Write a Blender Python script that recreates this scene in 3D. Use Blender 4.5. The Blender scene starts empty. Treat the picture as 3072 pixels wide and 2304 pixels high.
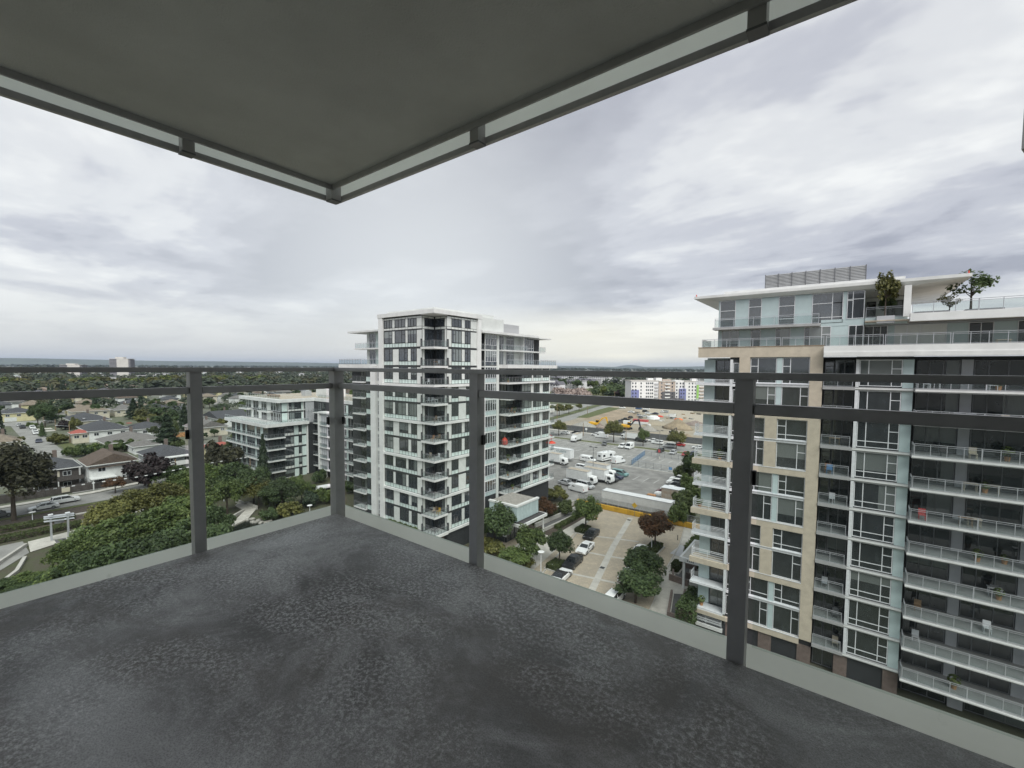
import bpy, bmesh, math, random
from mathutils import Vector, Matrix

scene = bpy.context.scene
col = scene.collection
rnd = random.Random(11)

# ---------------------------------------------------------------- camera
# World axes follow the street grid: X along the plaza front, Y away from it, Z up.
EYE = 31.0                      # eye height above the plaza
F_PX, HOR, PITCH, ROLL = 1315.0, 1100.0, math.radians(3.0), math.radians(0.38)
PHI = math.radians(37.2)        # yaw of the view off the +Y axis
CXP, CYP = 1536.0, HOR + F_PX * math.tan(PITCH)
FLOOR = EYE - 1.15              # balcony floor level

def ray(x, y):
    u = (x - CXP) / F_PX; v = -(y - CYP) / F_PX
    c, s = math.cos(ROLL), math.sin(ROLL)
    u, v = u * c - v * s, u * s + v * c
    cp, sp = math.cos(PITCH), math.sin(PITCH)
    wx, wy, wz = u, cp + v * sp, v * cp - sp
    c, s = math.cos(PHI), math.sin(PHI)
    return Vector((wx * c - wy * s, wx * s + wy * c, wz))

def gp(x, y, z=0.0):
    """photo pixel -> point on the level z"""
    d = ray(x, y); t = (z - EYE) / d.z
    return Vector((t * d.x, t * d.y, z))

cam = bpy.data.cameras.new('camera'); camo = bpy.data.objects.new('camera', cam); col.objects.link(camo)
cam.sensor_width = 36.0; cam.lens = 36.0 * F_PX / 3072.0; cam.clip_start = 0.05; cam.clip_end = 60000.0
cam.shift_y = (CYP - 1152.0) / 3072.0
_f = Vector((-math.sin(PHI), math.cos(PHI), 0)); _r = Vector((math.cos(PHI), math.sin(PHI), 0)); _u = Vector((0, 0, 1))
_fw = _f * math.cos(PITCH) - _u * math.sin(PITCH); _up = _f * math.sin(PITCH) + _u * math.cos(PITCH)
_cr = _r * math.cos(ROLL) + _up * math.sin(ROLL); _cu = -_r * math.sin(ROLL) + _up * math.cos(ROLL)
camo.matrix_world = Matrix(((_cr.x, _cu.x, -_fw.x, 0), (_cr.y, _cu.y, -_fw.y, 0), (_cr.z, _cu.z, -_fw.z, EYE), (0, 0, 0, 1)))
scene.camera = camo

# ---------------------------------------------------------------- sky, sun, exposure
SUN_AZ = Vector((0.75, -0.66, 0)).normalized()     # horizontal direction towards the sun, behind the viewer
SUN_EL = math.radians(52)
CLOUD_GAIN = 0.405      # brightness of the cloud sheet
world = bpy.data.worlds.new('World'); scene.world = world; world.use_nodes = True
nt = world.node_tree; nt.nodes.clear()
def N(t, tree=None, **kw):
    n = (tree or nt).nodes.new(t)
    for k, v in kw.items(): setattr(n, k, v)
    return n
def mathn(tree, op, a, b=None, c=None, clamp=False):
    n = tree.nodes.new('ShaderNodeMath'); n.operation = op; n.use_clamp = clamp
    for i, s in enumerate((a, b, c)):
        if s is None: continue
        if isinstance(s, (int, float)): n.inputs[i].default_value = s
        else: tree.links.new(s, n.inputs[i])
    return n.outputs[0]
def mixc(tree, fac, a, b, blend='MIX'):
    n = tree.nodes.new('ShaderNodeMix'); n.data_type = 'RGBA'; n.blend_type = blend
    if isinstance(fac, (int, float)): n.inputs[0].default_value = fac
    else: tree.links.new(fac, n.inputs[0])
    for i, s in ((6, a), (7, b)):
        if isinstance(s, tuple): n.inputs[i].default_value = (*s, 1) if len(s) == 3 else s
        else: tree.links.new(s, n.inputs[i])
    return n.outputs[2]
def ramp(tree, fac, stops, interp='LINEAR'):
    n = tree.nodes.new('ShaderNodeValToRGB'); n.color_ramp.interpolation = interp
    el = n.color_ramp.elements
    while len(el) < len(stops): el.new(0.5)
    for e, (p, c) in zip(el, stops): e.position = p; e.color = (*c, 1) if len(c) == 3 else c
    tree.links.new(fac, n.inputs[0]); return n.outputs[0]

tc = N('ShaderNodeTexCoord'); sep = N('ShaderNodeSeparateXYZ'); nt.links.new(tc.outputs['Generated'], sep.inputs[0])
zc = mathn(nt, 'MAXIMUM', sep.outputs[2], 0.0)
zq = mathn(nt, 'ADD', zc, 0.10)
cx = mathn(nt, 'DIVIDE', sep.outputs[0], zq); cy = mathn(nt, 'DIVIDE', sep.outputs[1], zq)
comb = N('ShaderNodeCombineXYZ'); nt.links.new(cx, comb.inputs[0]); nt.links.new(cy, comb.inputs[1])
def noise(tree, vec, scale, detail=6, rough=.55, dist=0.0, out=0):
    n = tree.nodes.new('ShaderNodeTexNoise'); n.inputs['Scale'].default_value = scale; n.inputs['Detail'].default_value = detail
    n.inputs['Roughness'].default_value = rough; n.inputs['Distortion'].default_value = dist
    if vec is not None: tree.links.new(vec, n.inputs['Vector'])
    return n.outputs[out]
mp = N('ShaderNodeMapping'); mp.inputs['Rotation'].default_value = (0, 0, math.radians(30)); mp.inputs['Scale'].default_value = (0.7, 1.0, 1.0)
nt.links.new(comb.outputs[0], mp.inputs[0])
big = noise(nt, mp.outputs[0], 0.36, 3, .5, .3)
mid = noise(nt, mp.outputs[0], 1.0, 5, .56, .4)
det = noise(nt, comb.outputs[0], 4.5, 3, .6)
dens = mathn(nt, 'ADD', mathn(nt, 'MULTIPLY', big, .58), mathn(nt, 'ADD', mathn(nt, 'MULTIPLY', mid, .36), mathn(nt, 'MULTIPLY', det, .07)))
cloud = ramp(nt, dens, [(0.41, (8.3, 8.35, 8.2)), (0.455, (6.8, 6.9, 7.0)), (0.495, (5.0, 5.12, 5.55)), (0.54, (3.4, 3.5, 4.0)), (0.60, (2.3, 2.4, 2.9))], 'EASE')
# the thin, bright part of the cloud sheet low over the horizon ahead
glow_d = N('ShaderNodeVectorMath', operation='DOT_PRODUCT'); nt.links.new(tc.outputs['Generated'], glow_d.inputs[0])
glow_d.inputs[1].default_value = ray(1250, 830).normalized()
gl = mathn(nt, 'POWER', mathn(nt, 'MAXIMUM', glow_d.outputs['Value'], 0.0), 9.0)
cloud = mixc(nt, mathn(nt, 'MULTIPLY', gl, 0.7, clamp=True), cloud, (8.0, 8.2, 8.1))
hz = ramp(nt, zc, [(0.0, (1, 1, 1)), (0.045, (.8, .8, .8)), (0.14, (0, 0, 0))])
hmask = noise(nt, comb.outputs[0], .25, 3, .5)
warm_d = N('ShaderNodeVectorMath', operation='DOT_PRODUCT'); nt.links.new(tc.outputs['Generated'], warm_d.inputs[0]); warm_d.inputs[1].default_value = ray(1800, 1040).normalized()
wm = mathn(nt, 'POWER', mathn(nt, 'MAXIMUM', warm_d.outputs['Value'], 0.0), 14.0)
hcol = mixc(nt, mathn(nt, 'MULTIPLY', wm, mathn(nt, 'MULTIPLY_ADD', ramp(nt, hmask, [(.42, (0, 0, 0)), (.6, (1, 1, 1))]), .5, .6), clamp=True), (6.4, 6.5, 6.5), (11.6, 11.0, 8.8))
cloud = mixc(nt, hz, cloud, hcol)
sky = N('ShaderNodeTexSky', sky_type='NISHITA', sun_disc=False)
sky.sun_elevation = SUN_EL; sky.sun_rotation = math.atan2(SUN_AZ.x, SUN_AZ.y); sky.altitude = 30; sky.air_density = 1; sky.dust_density = 2
cloud = mixc(nt, 1.0, cloud, (CLOUD_GAIN,) * 3, 'MULTIPLY')
skyc = mixc(nt, 0.94, sky.outputs[0], cloud)
below = mathn(nt, 'LESS_THAN', sep.outputs[2], -0.01)
bg = N('ShaderNodeBackground'); bg.inputs[1].default_value = 0.1; nt.links.new(skyc, bg.inputs[0])
world.cycles.sampling_method = 'MANUAL'; world.cycles.sample_map_resolution = 256
wo = N('ShaderNodeOutputWorld'); nt.links.new(bg.outputs[0], wo.inputs[0])

sun = bpy.data.lights.new('sun', 'SUN'); suno = bpy.data.objects.new('sun', sun); col.objects.link(suno)
sun.energy = 1.5; sun.angle = math.radians(55); sun.color = (1.0, 0.97, 0.93)
sd = -(SUN_AZ * math.cos(SUN_EL) + Vector((0, 0, math.sin(SUN_EL))))
suno.rotation_euler = sd.to_track_quat('-Z', 'Y').to_euler(); suno.location = (20, -30, 90)
vs = scene.view_settings
vs.view_transform = 'Standard'; vs.look = 'None'; vs.gamma = 1.0; vs.exposure = 1.5; vs.use_curve_mapping = False

# ---------------------------------------------------------------- materials
MATS = {}
def mat(name, c, rough=.6, var=.12, scale=3.0, bump=0.0, bscale=40.0, metal=0.0, spec=.5, objvar=0.0, c2=None, stain=0.0, coord='Object', detail=5):
    if name in MATS: return MATS[name]
    m = bpy.data.materials.new(name); m.use_nodes = True; t = m.node_tree; b = t.nodes['Principled BSDF']
    b.inputs['Roughness'].default_value = rough; b.inputs['Metallic'].default_value = metal; b.inputs['Specular IOR Level'].default_value = spec
    tcn = t.nodes.new('ShaderNodeTexCoord'); vec = tcn.outputs[coord]
    if var > 0 or c2:
        n1 = noise(t, vec, scale, detail, .6)
        c2_ = c2 or tuple(max(0, x * (1 - var * 2)) for x in c)
        c1_ = c if c2 else tuple(min(1, x * (1 + var)) for x in c)
        cc = ramp(t, n1, [(.32, c2_), (.66, c1_)])
        if stain > 0:
            n2 = noise(t, vec, scale * .23, 3, .6)
            cc = mixc(t, mathn(t, 'MULTIPLY', ramp(t, n2, [(.5, (0, 0, 0)), (.72, (1, 1, 1))]), stain), cc, tuple(x * .45 for x in c))
        if objvar > 0:
            oi = t.nodes.new('ShaderNodeObjectInfo')
            hs = t.nodes.new('ShaderNodeHueSaturation'); t.links.new(cc, hs.inputs['Color'])
            t.links.new(mathn(t, 'MULTIPLY_ADD', oi.outputs['Random'], objvar * 2, 1 - objvar), hs.inputs['Value'])
            cc = hs.outputs[0]
        t.links.new(cc, b.inputs['Base Color'])
    else:
        b.inputs['Base Color'].default_value = (*c, 1)
    if bump > 0:
        bn = t.nodes.new('ShaderNodeBump'); bn.inputs['Strength'].default_value = bump; bn.inputs['Distance'].default_value = .02
        t.links.new(noise(t, vec, bscale, 6, .65), bn.inputs['Height']); t.links.new(bn.outputs[0], b.inputs['Normal'])
    MATS[name] = m; return m

def glassmat(name, tint, refl=1.0, rough=0.02, opacity=0.06, ocol=(.5, .6, .58)):
    """thin pane: see-through with a tint, a faint film and a Fresnel reflection"""
    m = bpy.data.materials.new(name); m.use_nodes = True; t = m.node_tree; t.nodes.clear()
    tr = t.nodes.new('ShaderNodeBsdfTransparent'); tr.inputs[0].default_value = (*tint, 1)
    df = t.nodes.new('ShaderNodeBsdfDiffuse'); df.inputs[0].default_value = (*ocol, 1)
    gl_ = t.nodes.new('ShaderNodeBsdfGlossy'); gl_.inputs['Roughness'].default_value = rough
    fr = t.nodes.new('ShaderNodeFresnel'); fr.inputs[0].default_value = 1.5
    m1 = t.nodes.new('ShaderNodeMixShader'); m1.inputs[0].default_value = opacity
    t.links.new(tr.outputs[0], m1.inputs[1]); t.links.new(df.outputs[0], m1.inputs[2])
    m2 = t.nodes.new('ShaderNodeMixShader'); gm = t.nodes.new('ShaderNodeNewGeometry')
    t.links.new(mathn(t, 'MULTIPLY', mathn(t, 'MULTIPLY', fr.outputs[0], refl), mathn(t, 'SUBTRACT', 1.0, gm.outputs['Backfacing'])), m2.inputs[0])
    t.links.new(m1.outputs[0], m2.inputs[1]); t.links.new(gl_.outputs[0], m2.inputs[2])
    o = t.nodes.new('ShaderNodeOutputMaterial'); t.links.new(m2.outputs[0], o.inputs[0])
    MATS[name] = m; return m

def windowmat(name, dark, light, amount=.25, spec=.6, rough=.04, ior=1.5):
    """window seen from outside in daylight: dark room, now and then a blind or curtain, mirror-like pane"""
    m = bpy.data.materials.new(name); m.use_nodes = True; t = m.node_tree; b = t.nodes['Principled BSDF']
    oi = t.nodes.new('ShaderNodeObjectInfo'); tcn = t.nodes.new('ShaderNodeTexCoord')
    v = t.nodes.new('ShaderNodeVectorMath'); v.operation = 'ADD'; t.links.new(tcn.outputs['Object'], v.inputs[0])
    cmb = t.nodes.new('ShaderNodeCombineXYZ')
    for i in range(3): t.links.new(mathn(t, 'MULTIPLY', oi.outputs['Random'], 37.0 + 11 * i), cmb.inputs[i])
    t.links.new(cmb.outputs[0], v.inputs[1])
    mpn = t.nodes.new('ShaderNodeMapping'); mpn.inputs['Scale'].default_value = (1.3, 1.3, .7); t.links.new(v.outputs[0], mpn.inputs[0])
    n1 = noise(t, mpn.outputs[0], 1.1, 4, .6)
    room = ramp(t, n1, [(.30, dark), (.75, tuple(x * 2.2 + .006 for x in dark))])
    # curtain on some of the windows
    wv = t.nodes.new('ShaderNodeTexWave'); wv.inputs['Scale'].default_value = 4.0; wv.inputs['Distortion'].default_value = 1.5; t.links.new(tcn.outputs['Object'], wv.inputs[0])
    cur = mixc(t, wv.outputs['Fac'], tuple(x * .72 for x in light), light)
    on = mathn(t, 'LESS_THAN', oi.outputs['Random'], amount)
    sx = t.nodes.new('ShaderNodeSeparateXYZ'); t.links.new(tcn.outputs['Object'], sx.inputs[0])
    r2 = mathn(t, 'FRACT', mathn(t, 'MULTIPLY', oi.outputs['Random'], 57.3)); r3 = mathn(t, 'FRACT', mathn(t, 'MULTIPLY', oi.outputs['Random'], 131.7))
    pv_ = mathn(t, 'GREATER_THAN', sx.outputs[0], mathn(t, 'MULTIPLY_ADD', r2, 1.6, -.9)); pz_ = mathn(t, 'GREATER_THAN', sx.outputs[2], mathn(t, 'MULTIPLY_ADD', r2, 1.3, -.6))
    part = mathn(t, 'ADD', mathn(t, 'MULTIPLY', pv_, mathn(t, 'LESS_THAN', r3, .5)), mathn(t, 'MULTIPLY', pz_, mathn(t, 'GREATER_THAN', r3, .5)))
    cc = mixc(t, mathn(t, 'MULTIPLY', mathn(t, 'MULTIPLY', on, part), .55), room, cur)
    t.links.new(cc, b.inputs['Base Color']); b.inputs['Roughness'].default_value = rough; b.inputs['Specular IOR Level'].default_value = spec; b.inputs['IOR'].default_value = ior
    bn = t.nodes.new('ShaderNodeBump'); bn.inputs['Strength'].default_value = .03; t.links.new(noise(t, v.outputs[0], .8, 2, .5), bn.inputs['Height'])
    t.links.new(bn.outputs[0], b.inputs['Normal'])
    MATS[name] = m; return m

def leafmat(name, c, c2, objvar=.25):
    m = bpy.data.materials.new(name); m.use_nodes = True; t = m.node_tree; t.nodes.clear()
    g = t.nodes.new('ShaderNodeNewGeometry'); oi = t.nodes.new('ShaderNodeObjectInfo')
    tcn = t.nodes.new('ShaderNodeTexCoord')
    n1 = noise(t, tcn.outputs['Object'], .55, 3, .6)
    f = mathn(t, 'ADD', mathn(t, 'MULTIPLY', g.outputs['Random Per Island'], .5), mathn(t, 'MULTIPLY', n1, .55))
    cc = ramp(t, f, [(.22, c2), (.78, c)])
    hs = t.nodes.new('ShaderNodeHueSaturation'); t.links.new(cc, hs.inputs['Color'])
    t.links.new(mathn(t, 'MULTIPLY_ADD', oi.outputs['Random'], objvar * 2, 1 - objvar), hs.inputs['Value'])
    hs.inputs['Saturation'].default_value = .95
    d = t.nodes.new('ShaderNodeBsdfPrincipled'); d.inputs['Roughness'].default_value = .55; d.inputs['Specular IOR Level'].default_value = .3
    tl = t.nodes.new('ShaderNodeBsdfTranslucent'); t.links.new(hs.outputs[0], d.inputs['Base Color']); t.links.new(hs.outputs[0], tl.inputs[0])
    mx = t.nodes.new('ShaderNodeMixShader'); mx.inputs[0].default_value = .28
    t.links.new(d.outputs[0], mx.inputs[1]); t.links.new(tl.outputs[0], mx.inputs[2])
    o = t.nodes.new('ShaderNodeOutputMaterial'); t.links.new(mx.outputs[0], o.inputs[0])
    MATS[name] = m; return m

# ---------------------------------------------------------------- mesh helpers
class MB:
    def __init__(s): s.v = []; s.f = []; s.m = []; s.sm = False
    def add(s, vs, fs, m=0):
        o = len(s.v); s.v += [tuple(p) for p in vs]
        for f in fs: s.f.append(tuple(i + o for i in f)); s.m.append(m)
        return s
    def box(s, x0, x1, y0, y1, z0, z1, m=0):
        return s.add([(x0, y0, z0), (x1, y0, z0), (x1, y1, z0), (x0, y1, z0), (x0, y0, z1), (x1, y0, z1), (x1, y1, z1), (x0, y1, z1)],
                     [(0, 3, 2, 1), (4, 5, 6, 7), (0, 1, 5, 4), (1, 2, 6, 5), (2, 3, 7, 6), (3, 0, 4, 7)], m)
    def prism(s, poly, z0, z1, m=0):
        """polygon in XY pulled up"""
        n = len(poly)
        return s.add([(x, y, z0) for x, y in poly] + [(x, y, z1) for x, y in poly],
                     [tuple(range(n))[::-1], tuple(range(n, 2 * n))] + [(i, (i + 1) % n, (i + 1) % n + n, i + n) for i in range(n)], m)
    def tube(s, p0, p1, r0, r1=None, n=8, m=0, caps=True):
        r1 = r0 if r1 is None else r1
        p0 = Vector(p0); p1 = Vector(p1); d = (p1 - p0).normalized()
        a = d.orthogonal().normalized(); b = d.cross(a)
        vs = []
        for p, r in ((p0, r0), (p1, r1)):
            for i in range(n):
                t = 2 * math.pi * i / n; vs.append(p + a * (r * math.cos(t)) + b * (r * math.sin(t)))
        fs = [(i, (i + 1) % n, (i + 1) % n + n, i + n) for i in range(n)]
        if caps: fs += [tuple(range(n))[::-1], tuple(range(n, 2 * n))]
        return s.add(vs, fs, m)
    def loft(s, rings, m=0, caps=True):
        n = len(rings[0]); vs = [p for r in rings for p in r]; fs = []
        for k in range(len(rings) - 1):
            for i in range(n):
                j = (i + 1) % n; fs.append((k * n + i, k * n + j, (k + 1) * n + j, (k + 1) * n + i))
        if caps: fs += [tuple(range(n))[::-1], tuple(range((len(rings) - 1) * n, len(rings) * n))]
        return s.add(vs, fs, m)
    def mesh(s, name, mats, smooth=False):
        me = bpy.data.meshes.new(name); me.from_pydata(s.v, [], s.f)
        for mm in (mats if isinstance(mats, (list, tuple)) else [mats]): me.materials.append(MATS[mm] if isinstance(mm, str) else mm)
        if len(me.materials) > 1: me.polygons.foreach_set('material_index', s.m)
        if smooth: me.polygons.foreach_set('use_smooth', [True] * len(s.f))
        me.update(); return me

ORG = {}
def obj(name, me, parent=None, loc=(0, 0, 0), rotz=0.0, world=True):
    """link one mesh object; with a parent, loc is a world point unless world=False"""
    o = bpy.data.objects.new(name, me); col.objects.link(o)
    l = Vector(loc)
    if parent is not None:
        o.parent = parent
        if world: l = l - ORG.get(parent.name, Vector())
    o.location = l; o.rotation_euler = (0, 0, rotz)
    ORG[o.name] = Vector(loc) if world else (ORG.get(parent.name, Vector()) + l if parent else l)
    return o
def tag(o, label, cat, group=None):
    o['label'] = label; o['category'] = cat
    if group: o['group'] = group
    return o
def thing(name, label, cat, loc=(0, 0, 0), rotz=0.0, group=None):
    o = bpy.data.objects.new(name, None); col.objects.link(o); o.empty_display_size = .3
    o.location = loc; o.rotation_euler = (0, 0, rotz); ORG[o.name] = Vector(loc)
    return tag(o, label, cat, group)
def struct(name, me, parent=None, kind='structure'):
    o = obj(name, me, parent)
    if parent is None or kind == 'stuff': o['kind'] = kind
    return o
def copytree(o, parent=None):
    c = o.copy(); col.objects.link(c)
    if parent is not None: c.parent = parent
    for ch in o.children: copytree(ch, c)
    return c
BOXC = {}
def bx(name, m, parent, x0, x1, y0, y1, z0, z1):
    """axis-aligned box as one part, mesh data shared between equal boxes"""
    if x1 < x0: x0, x1 = x1, x0
    if y1 < y0: y0, y1 = y1, y0
    k = (round(x1 - x0, 3), round(y1 - y0, 3), round(z1 - z0, 3), m)
    me = BOXC.get(k)
    if me is None:
        me = BOXC[k] = MB().box(-k[0] / 2, k[0] / 2, -k[1] / 2, k[1] / 2, -k[2] / 2, k[2] / 2).mesh(name, m)
    return obj(name, me, parent, ((x0 + x1) / 2, (y0 + y1) / 2, (z0 + z1) / 2))
# ---------------------------------------------------------------- the palette
mat('concrete_white', (.66, .67, .66), .6, .06, .7, stain=.22)
mat('white_frame', (.69, .70, .69), .5, .05, .5, stain=.12)
mat('panel_mint', (.58, .68, .655), .3, .05, .5, objvar=.07)
mat('panel_pale', (.63, .655, .635), .4, .05, .5, objvar=.06)
mat('panel_blue', (.46, .555, .56), .35, .06, .6, objvar=.05)
mat('concrete_slab', (.37, .375, .375), .65, .08, .8, stain=.3)
mat('panel_grey', (.42, .43, .45), .5, .06, .6)
mat('soffit_pale', (.62, .62, .60), .7, .05, .5)
mat('metal_dark', (.035, .037, .040), .42, .08, 6, spec=.5)
mat('metal_grey', (.16, .165, .175), .45, .06, 4)
mat('metal_white', (.66, .68, .70), .4, .05, 4)
mat('metal_silver', (.50, .52, .55), .35, .05, 4, metal=.4)
mat('beige_stone', (.50, .445, .355), .75, .07, 1.4, bump=.15, bscale=12, stain=.08)
mat('brown_brick', (.16, .125, .11), .8, .12, 3.0, bump=.2, bscale=18)
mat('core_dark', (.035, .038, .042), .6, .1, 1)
mat('core_pale', (.55, .57, .57), .6, .06, .5)
mat('roof_gravel', (.30, .285, .26), .9, .18, 2.5, bump=.3)
mat('roof_tan', (.42, .37, .30), .9, .12, 1.5)
mat('roof_dark', (.06, .055, .058), .85, .15, 2.0)
mat('louvre', (.42, .43, .44), .5, .06, 2)
mat('deck_wood', (.23, .17, .12), .7, .2, 4)
windowmat('win_tower', (.020, .025, .031), (.30, .34, .33), .34, spec=.8, ior=1.8)
windowmat('win_right', (.016, .020, .022), (.26, .29, .28), .28, spec=.8, ior=1.7)
windowmat('win_low', (.020, .025, .028), (.33, .38, .37), .34, spec=.8, ior=1.8)
windowmat('win_house', (.015, .017, .02), (.35, .36, .36), .30)
windowmat('win_far', (.03, .035, .045), (.3, .32, .34), .2, rough=.15)
windowmat('car_glass', (.010, .012, .014), (.05, .05, .05), .0, spec=.7, rough=.03)
glassmat('glass_rail', (.94, .968, .955), 1.0, .02, .014)
glassmat('glass_far', (.86, .89, .89), .8, .05, .035, (.42, .47, .48))
mat('asphalt', (.225, .22, .21), .9, .16, .35, bump=.25, bscale=30, stain=.25)
mat('asphalt_new', (.105, .105, .105), .9, .14, .3, bump=.2, bscale=30, stain=.2)
mat('asphalt_street', (.265, .262, .25), .9, .12, .25, bump=.2, bscale=30, stain=.15)
mat('concrete_pave', (.47, .455, .415), .85, .10, .8, bump=.1)
mat('concrete_kerb', (.43, .42, .39), .85, .08, 1.2)
mat('line_paint', (.62, .62, .60), .7, .12, 3.0)
mat('line_yellow', (.62, .40, .04), .7, .15, 3.0)
mat('grass', (.075, .105, .028), .95, .2, 1.2, c2=(.105, .10, .045), bump=.4, bscale=9)
mat('lawn', (.06, .072, .032), .95, .2, .5, c2=(.07, .06, .045), bump=.5, bscale=7)
mat('soil', (.075, .06, .048), .95, .2, 1.5, bump=.5, bscale=6)
mat('dirt', (.34, .295, .225), .95, .15, .06, c2=(.25, .225, .185), bump=.4, bscale=3, stain=.15)
mat('dirt_red', (.32, .255, .185), .95, .15, .15, bump=.3, bscale=3)
mat('dirt_pile', (.29, .235, .165), .95, .15, .4, bump=.5, bscale=4)
mat('rubble', (.30, .255, .225), .95, .3, .9, c2=(.16, .12, .105), bump=.8, bscale=5)
mat('suburb_ground', (.085, .10, .05), .95, .2, .02, c2=(.15, .15, .13), bump=.2, bscale=2)
mat('water_pond', (.02, .024, .02), .06, .1, .8, spec=.5)
mat('rock', (.33, .32, .29), .9, .2, 2.0, bump=.5)
mat('yellow_wall', (.62, .36, .035), .7, .15, .9, stain=.35)
mat('hoarding', (.11, .115, .12), .7, .15, .6)
mat('chain_mesh', (.3, .31, .32), .5, .05, 3)
mat('blue_mesh', (.12, .27, .50), .6, .1, 1)
mat('timber', (.27, .19, .12), .85, .2, 2)
mat('cedar', (.42, .22, .10), .85, .2, 1.5)
mat('bark', (.075, .058, .045), .95, .2, 6, bump=.6, bscale=15)
mat('tyre', (.018, .018, .019), .85, 0)
mat('rim', (.33, .34, .36), .35, 0, metal=.6)
mat('lamp_red', (.35, .015, .012), .25, 0)
mat('lamp_clear', (.62, .64, .66), .15, 0)
mat('trim_black', (.02, .02, .021), .5, 0)
mat('white_paint', (.74, .75, .75), .35, .05, 1.2, stain=.04)
mat('orange', (.75, .16, .03), .5, .05, 2)
mat('red_tarp', (.62, .07, .04), .6, .12, 2)
mat('shade_red', (.50, .09, .09), .6, .12, 2)
leafmat('leaf_green', (.132, .178, .046), (.048, .080, .025))
leafmat('leaf_deep', (.086, .128, .043), (.031, .055, .022))
leafmat('leaf_far', (.058, .076, .044), (.024, .036, .022))
leafmat('leaf_far_olive', (.092, .094, .040), (.042, .050, .024))
leafmat('leaf_olive', (.175, .170, .045), (.078, .090, .026))
leafmat('leaf_bright', (.15, .19, .032), (.075, .105, .022))
leafmat('leaf_rust', (.16, .075, .034), (.065, .045, .022))
leafmat('leaf_plum', (.050, .034, .036), (.020, .014, .016))
leafmat('leaf_bronze', (.072, .070, .036), (.026, .026, .016))
leafmat('leaf_conifer', (.055, .085, .042), (.020, .036, .022))
leafmat('leaf_hedge', (.090, .118, .036), (.038, .052, .019))

def pavermat():
    m = bpy.data.materials.new('plaza_pavers'); m.use_nodes = True; t = m.node_tree; b = t.nodes['Principled BSDF']
    tcn = t.nodes.new('ShaderNodeTexCoord')
    br = t.nodes.new('ShaderNodeTexBrick'); t.links.new(tcn.outputs['Object'], br.inputs[0])
    br.inputs['Color1'].default_value = (.455, .39, .295, 1); br.inputs['Color2'].default_value = (.37, .32, .25, 1); br.inputs['Mortar'].default_value = (.22, .20, .17, 1)
    br.inputs['Scale'].default_value = 1.0; br.inputs['Brick Width'].default_value = .45; br.inputs['Row Height'].default_value = .3; br.inputs['Mortar Size'].default_value = .012
    n1 = noise(t, tcn.outputs['Object'], .35, 5, .6)
    cc = mixc(t, ramp(t, n1, [(.4, (0, 0, 0)), (.68, (.45, .45, .45))]), br.outputs[0], (.25, .23, .195))
    t.links.new(cc, b.inputs['Base Color']); b.inputs['Roughness'].default_value = .85
    MATS['plaza_pavers'] = m
pavermat()

def floormat():
    """weathered waterproof coating on the balcony: dark grey, blotched, worn pale where it is walked on"""
    m = bpy.data.materials.new('balcony_coating'); m.use_nodes = True; t = m.node_tree; b = t.nodes['Principled BSDF']
    tcn = t.nodes.new('ShaderNodeTexCoord'); v = tcn.outputs['Object']
    n0 = noise(t, v, .50, 7, .66, 1.0); n1 = noise(t, v, 1.3, 9, .72, 1.2); n2 = noise(t, v, 60, 5, .75); n3 = noise(t, v, 200, 3, .7)
    base = ramp(t, n0, [(.36, (.125, .120, .114)), (.50, (.24, .235, .228)), (.62, (.42, .415, .405))])
    base = mixc(t, ramp(t, n1, [(.45, (0, 0, 0)), (.60, (.9, .9, .9))]), base, (.42, .415, .405))
    brown = ramp(t, noise(t, v, .85, 9, .72, 1.4), [(.48, (0, 0, 0)), (.60, (1, 1, 1))])
    base = mixc(t, mathn(t, 'MULTIPLY', brown, .68), base, (.150, .134, .118))
    sp = ramp(t, n2, [(.46, (0, 0, 0)), (.62, (1, 1, 1))])
    wear = mathn(t, 'MULTIPLY', sp, ramp(t, noise(t, v, 1.6, 7, .68, .4), [(.42, (.05, .05, .05)), (.60, (1, 1, 1))]))
    base = mixc(t, mathn(t, 'MULTIPLY', wear, .78), base, (.74, .735, .72))
    base = mixc(t, mathn(t, 'MULTIPLY', ramp(t, n3, [(.40, (1, 1, 1)), (.54, (0, 0, 0))]), .5), base, (.075, .07, .066))
    t.links.new(base, b.inputs['Base Color']); t.links.new(ramp(t, n0, [(.35, (.72, .72, .72)), (.62, (.42, .42, .42))]), b.inputs['Roughness']); b.inputs['Specular IOR Level'].default_value = .5
    bn = t.nodes.new('ShaderNodeBump'); bn.inputs['Strength'].default_value = .55; bn.inputs['Distance'].default_value = .004
    t.links.new(mathn(t, 'ADD', n2, mathn(t, 'MULTIPLY', n3, .6)), bn.inputs['Height']); t.links.new(bn.outputs[0], b.inputs['Normal'])
    MATS['balcony_coating'] = m
floormat()
def soffitmat():
    m = mat('soffit_own', (.62, .635, .625), .9, .06, 1.4, bump=.5, bscale=110, stain=.22)
soffitmat()
mat('rail_metal', (.44, .44, .435), .34, .06, 9, bump=.06, bscale=300)
mat('kerb_panel', (.60, .655, .60), .5, .035, 2.0, stain=.06)
mat('upper_panel', (.60, .64, .58), .5, .05, 2.0, stain=.1)
mat('own_wall', (.42, .42, .41), .7, .06, .6)
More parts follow.
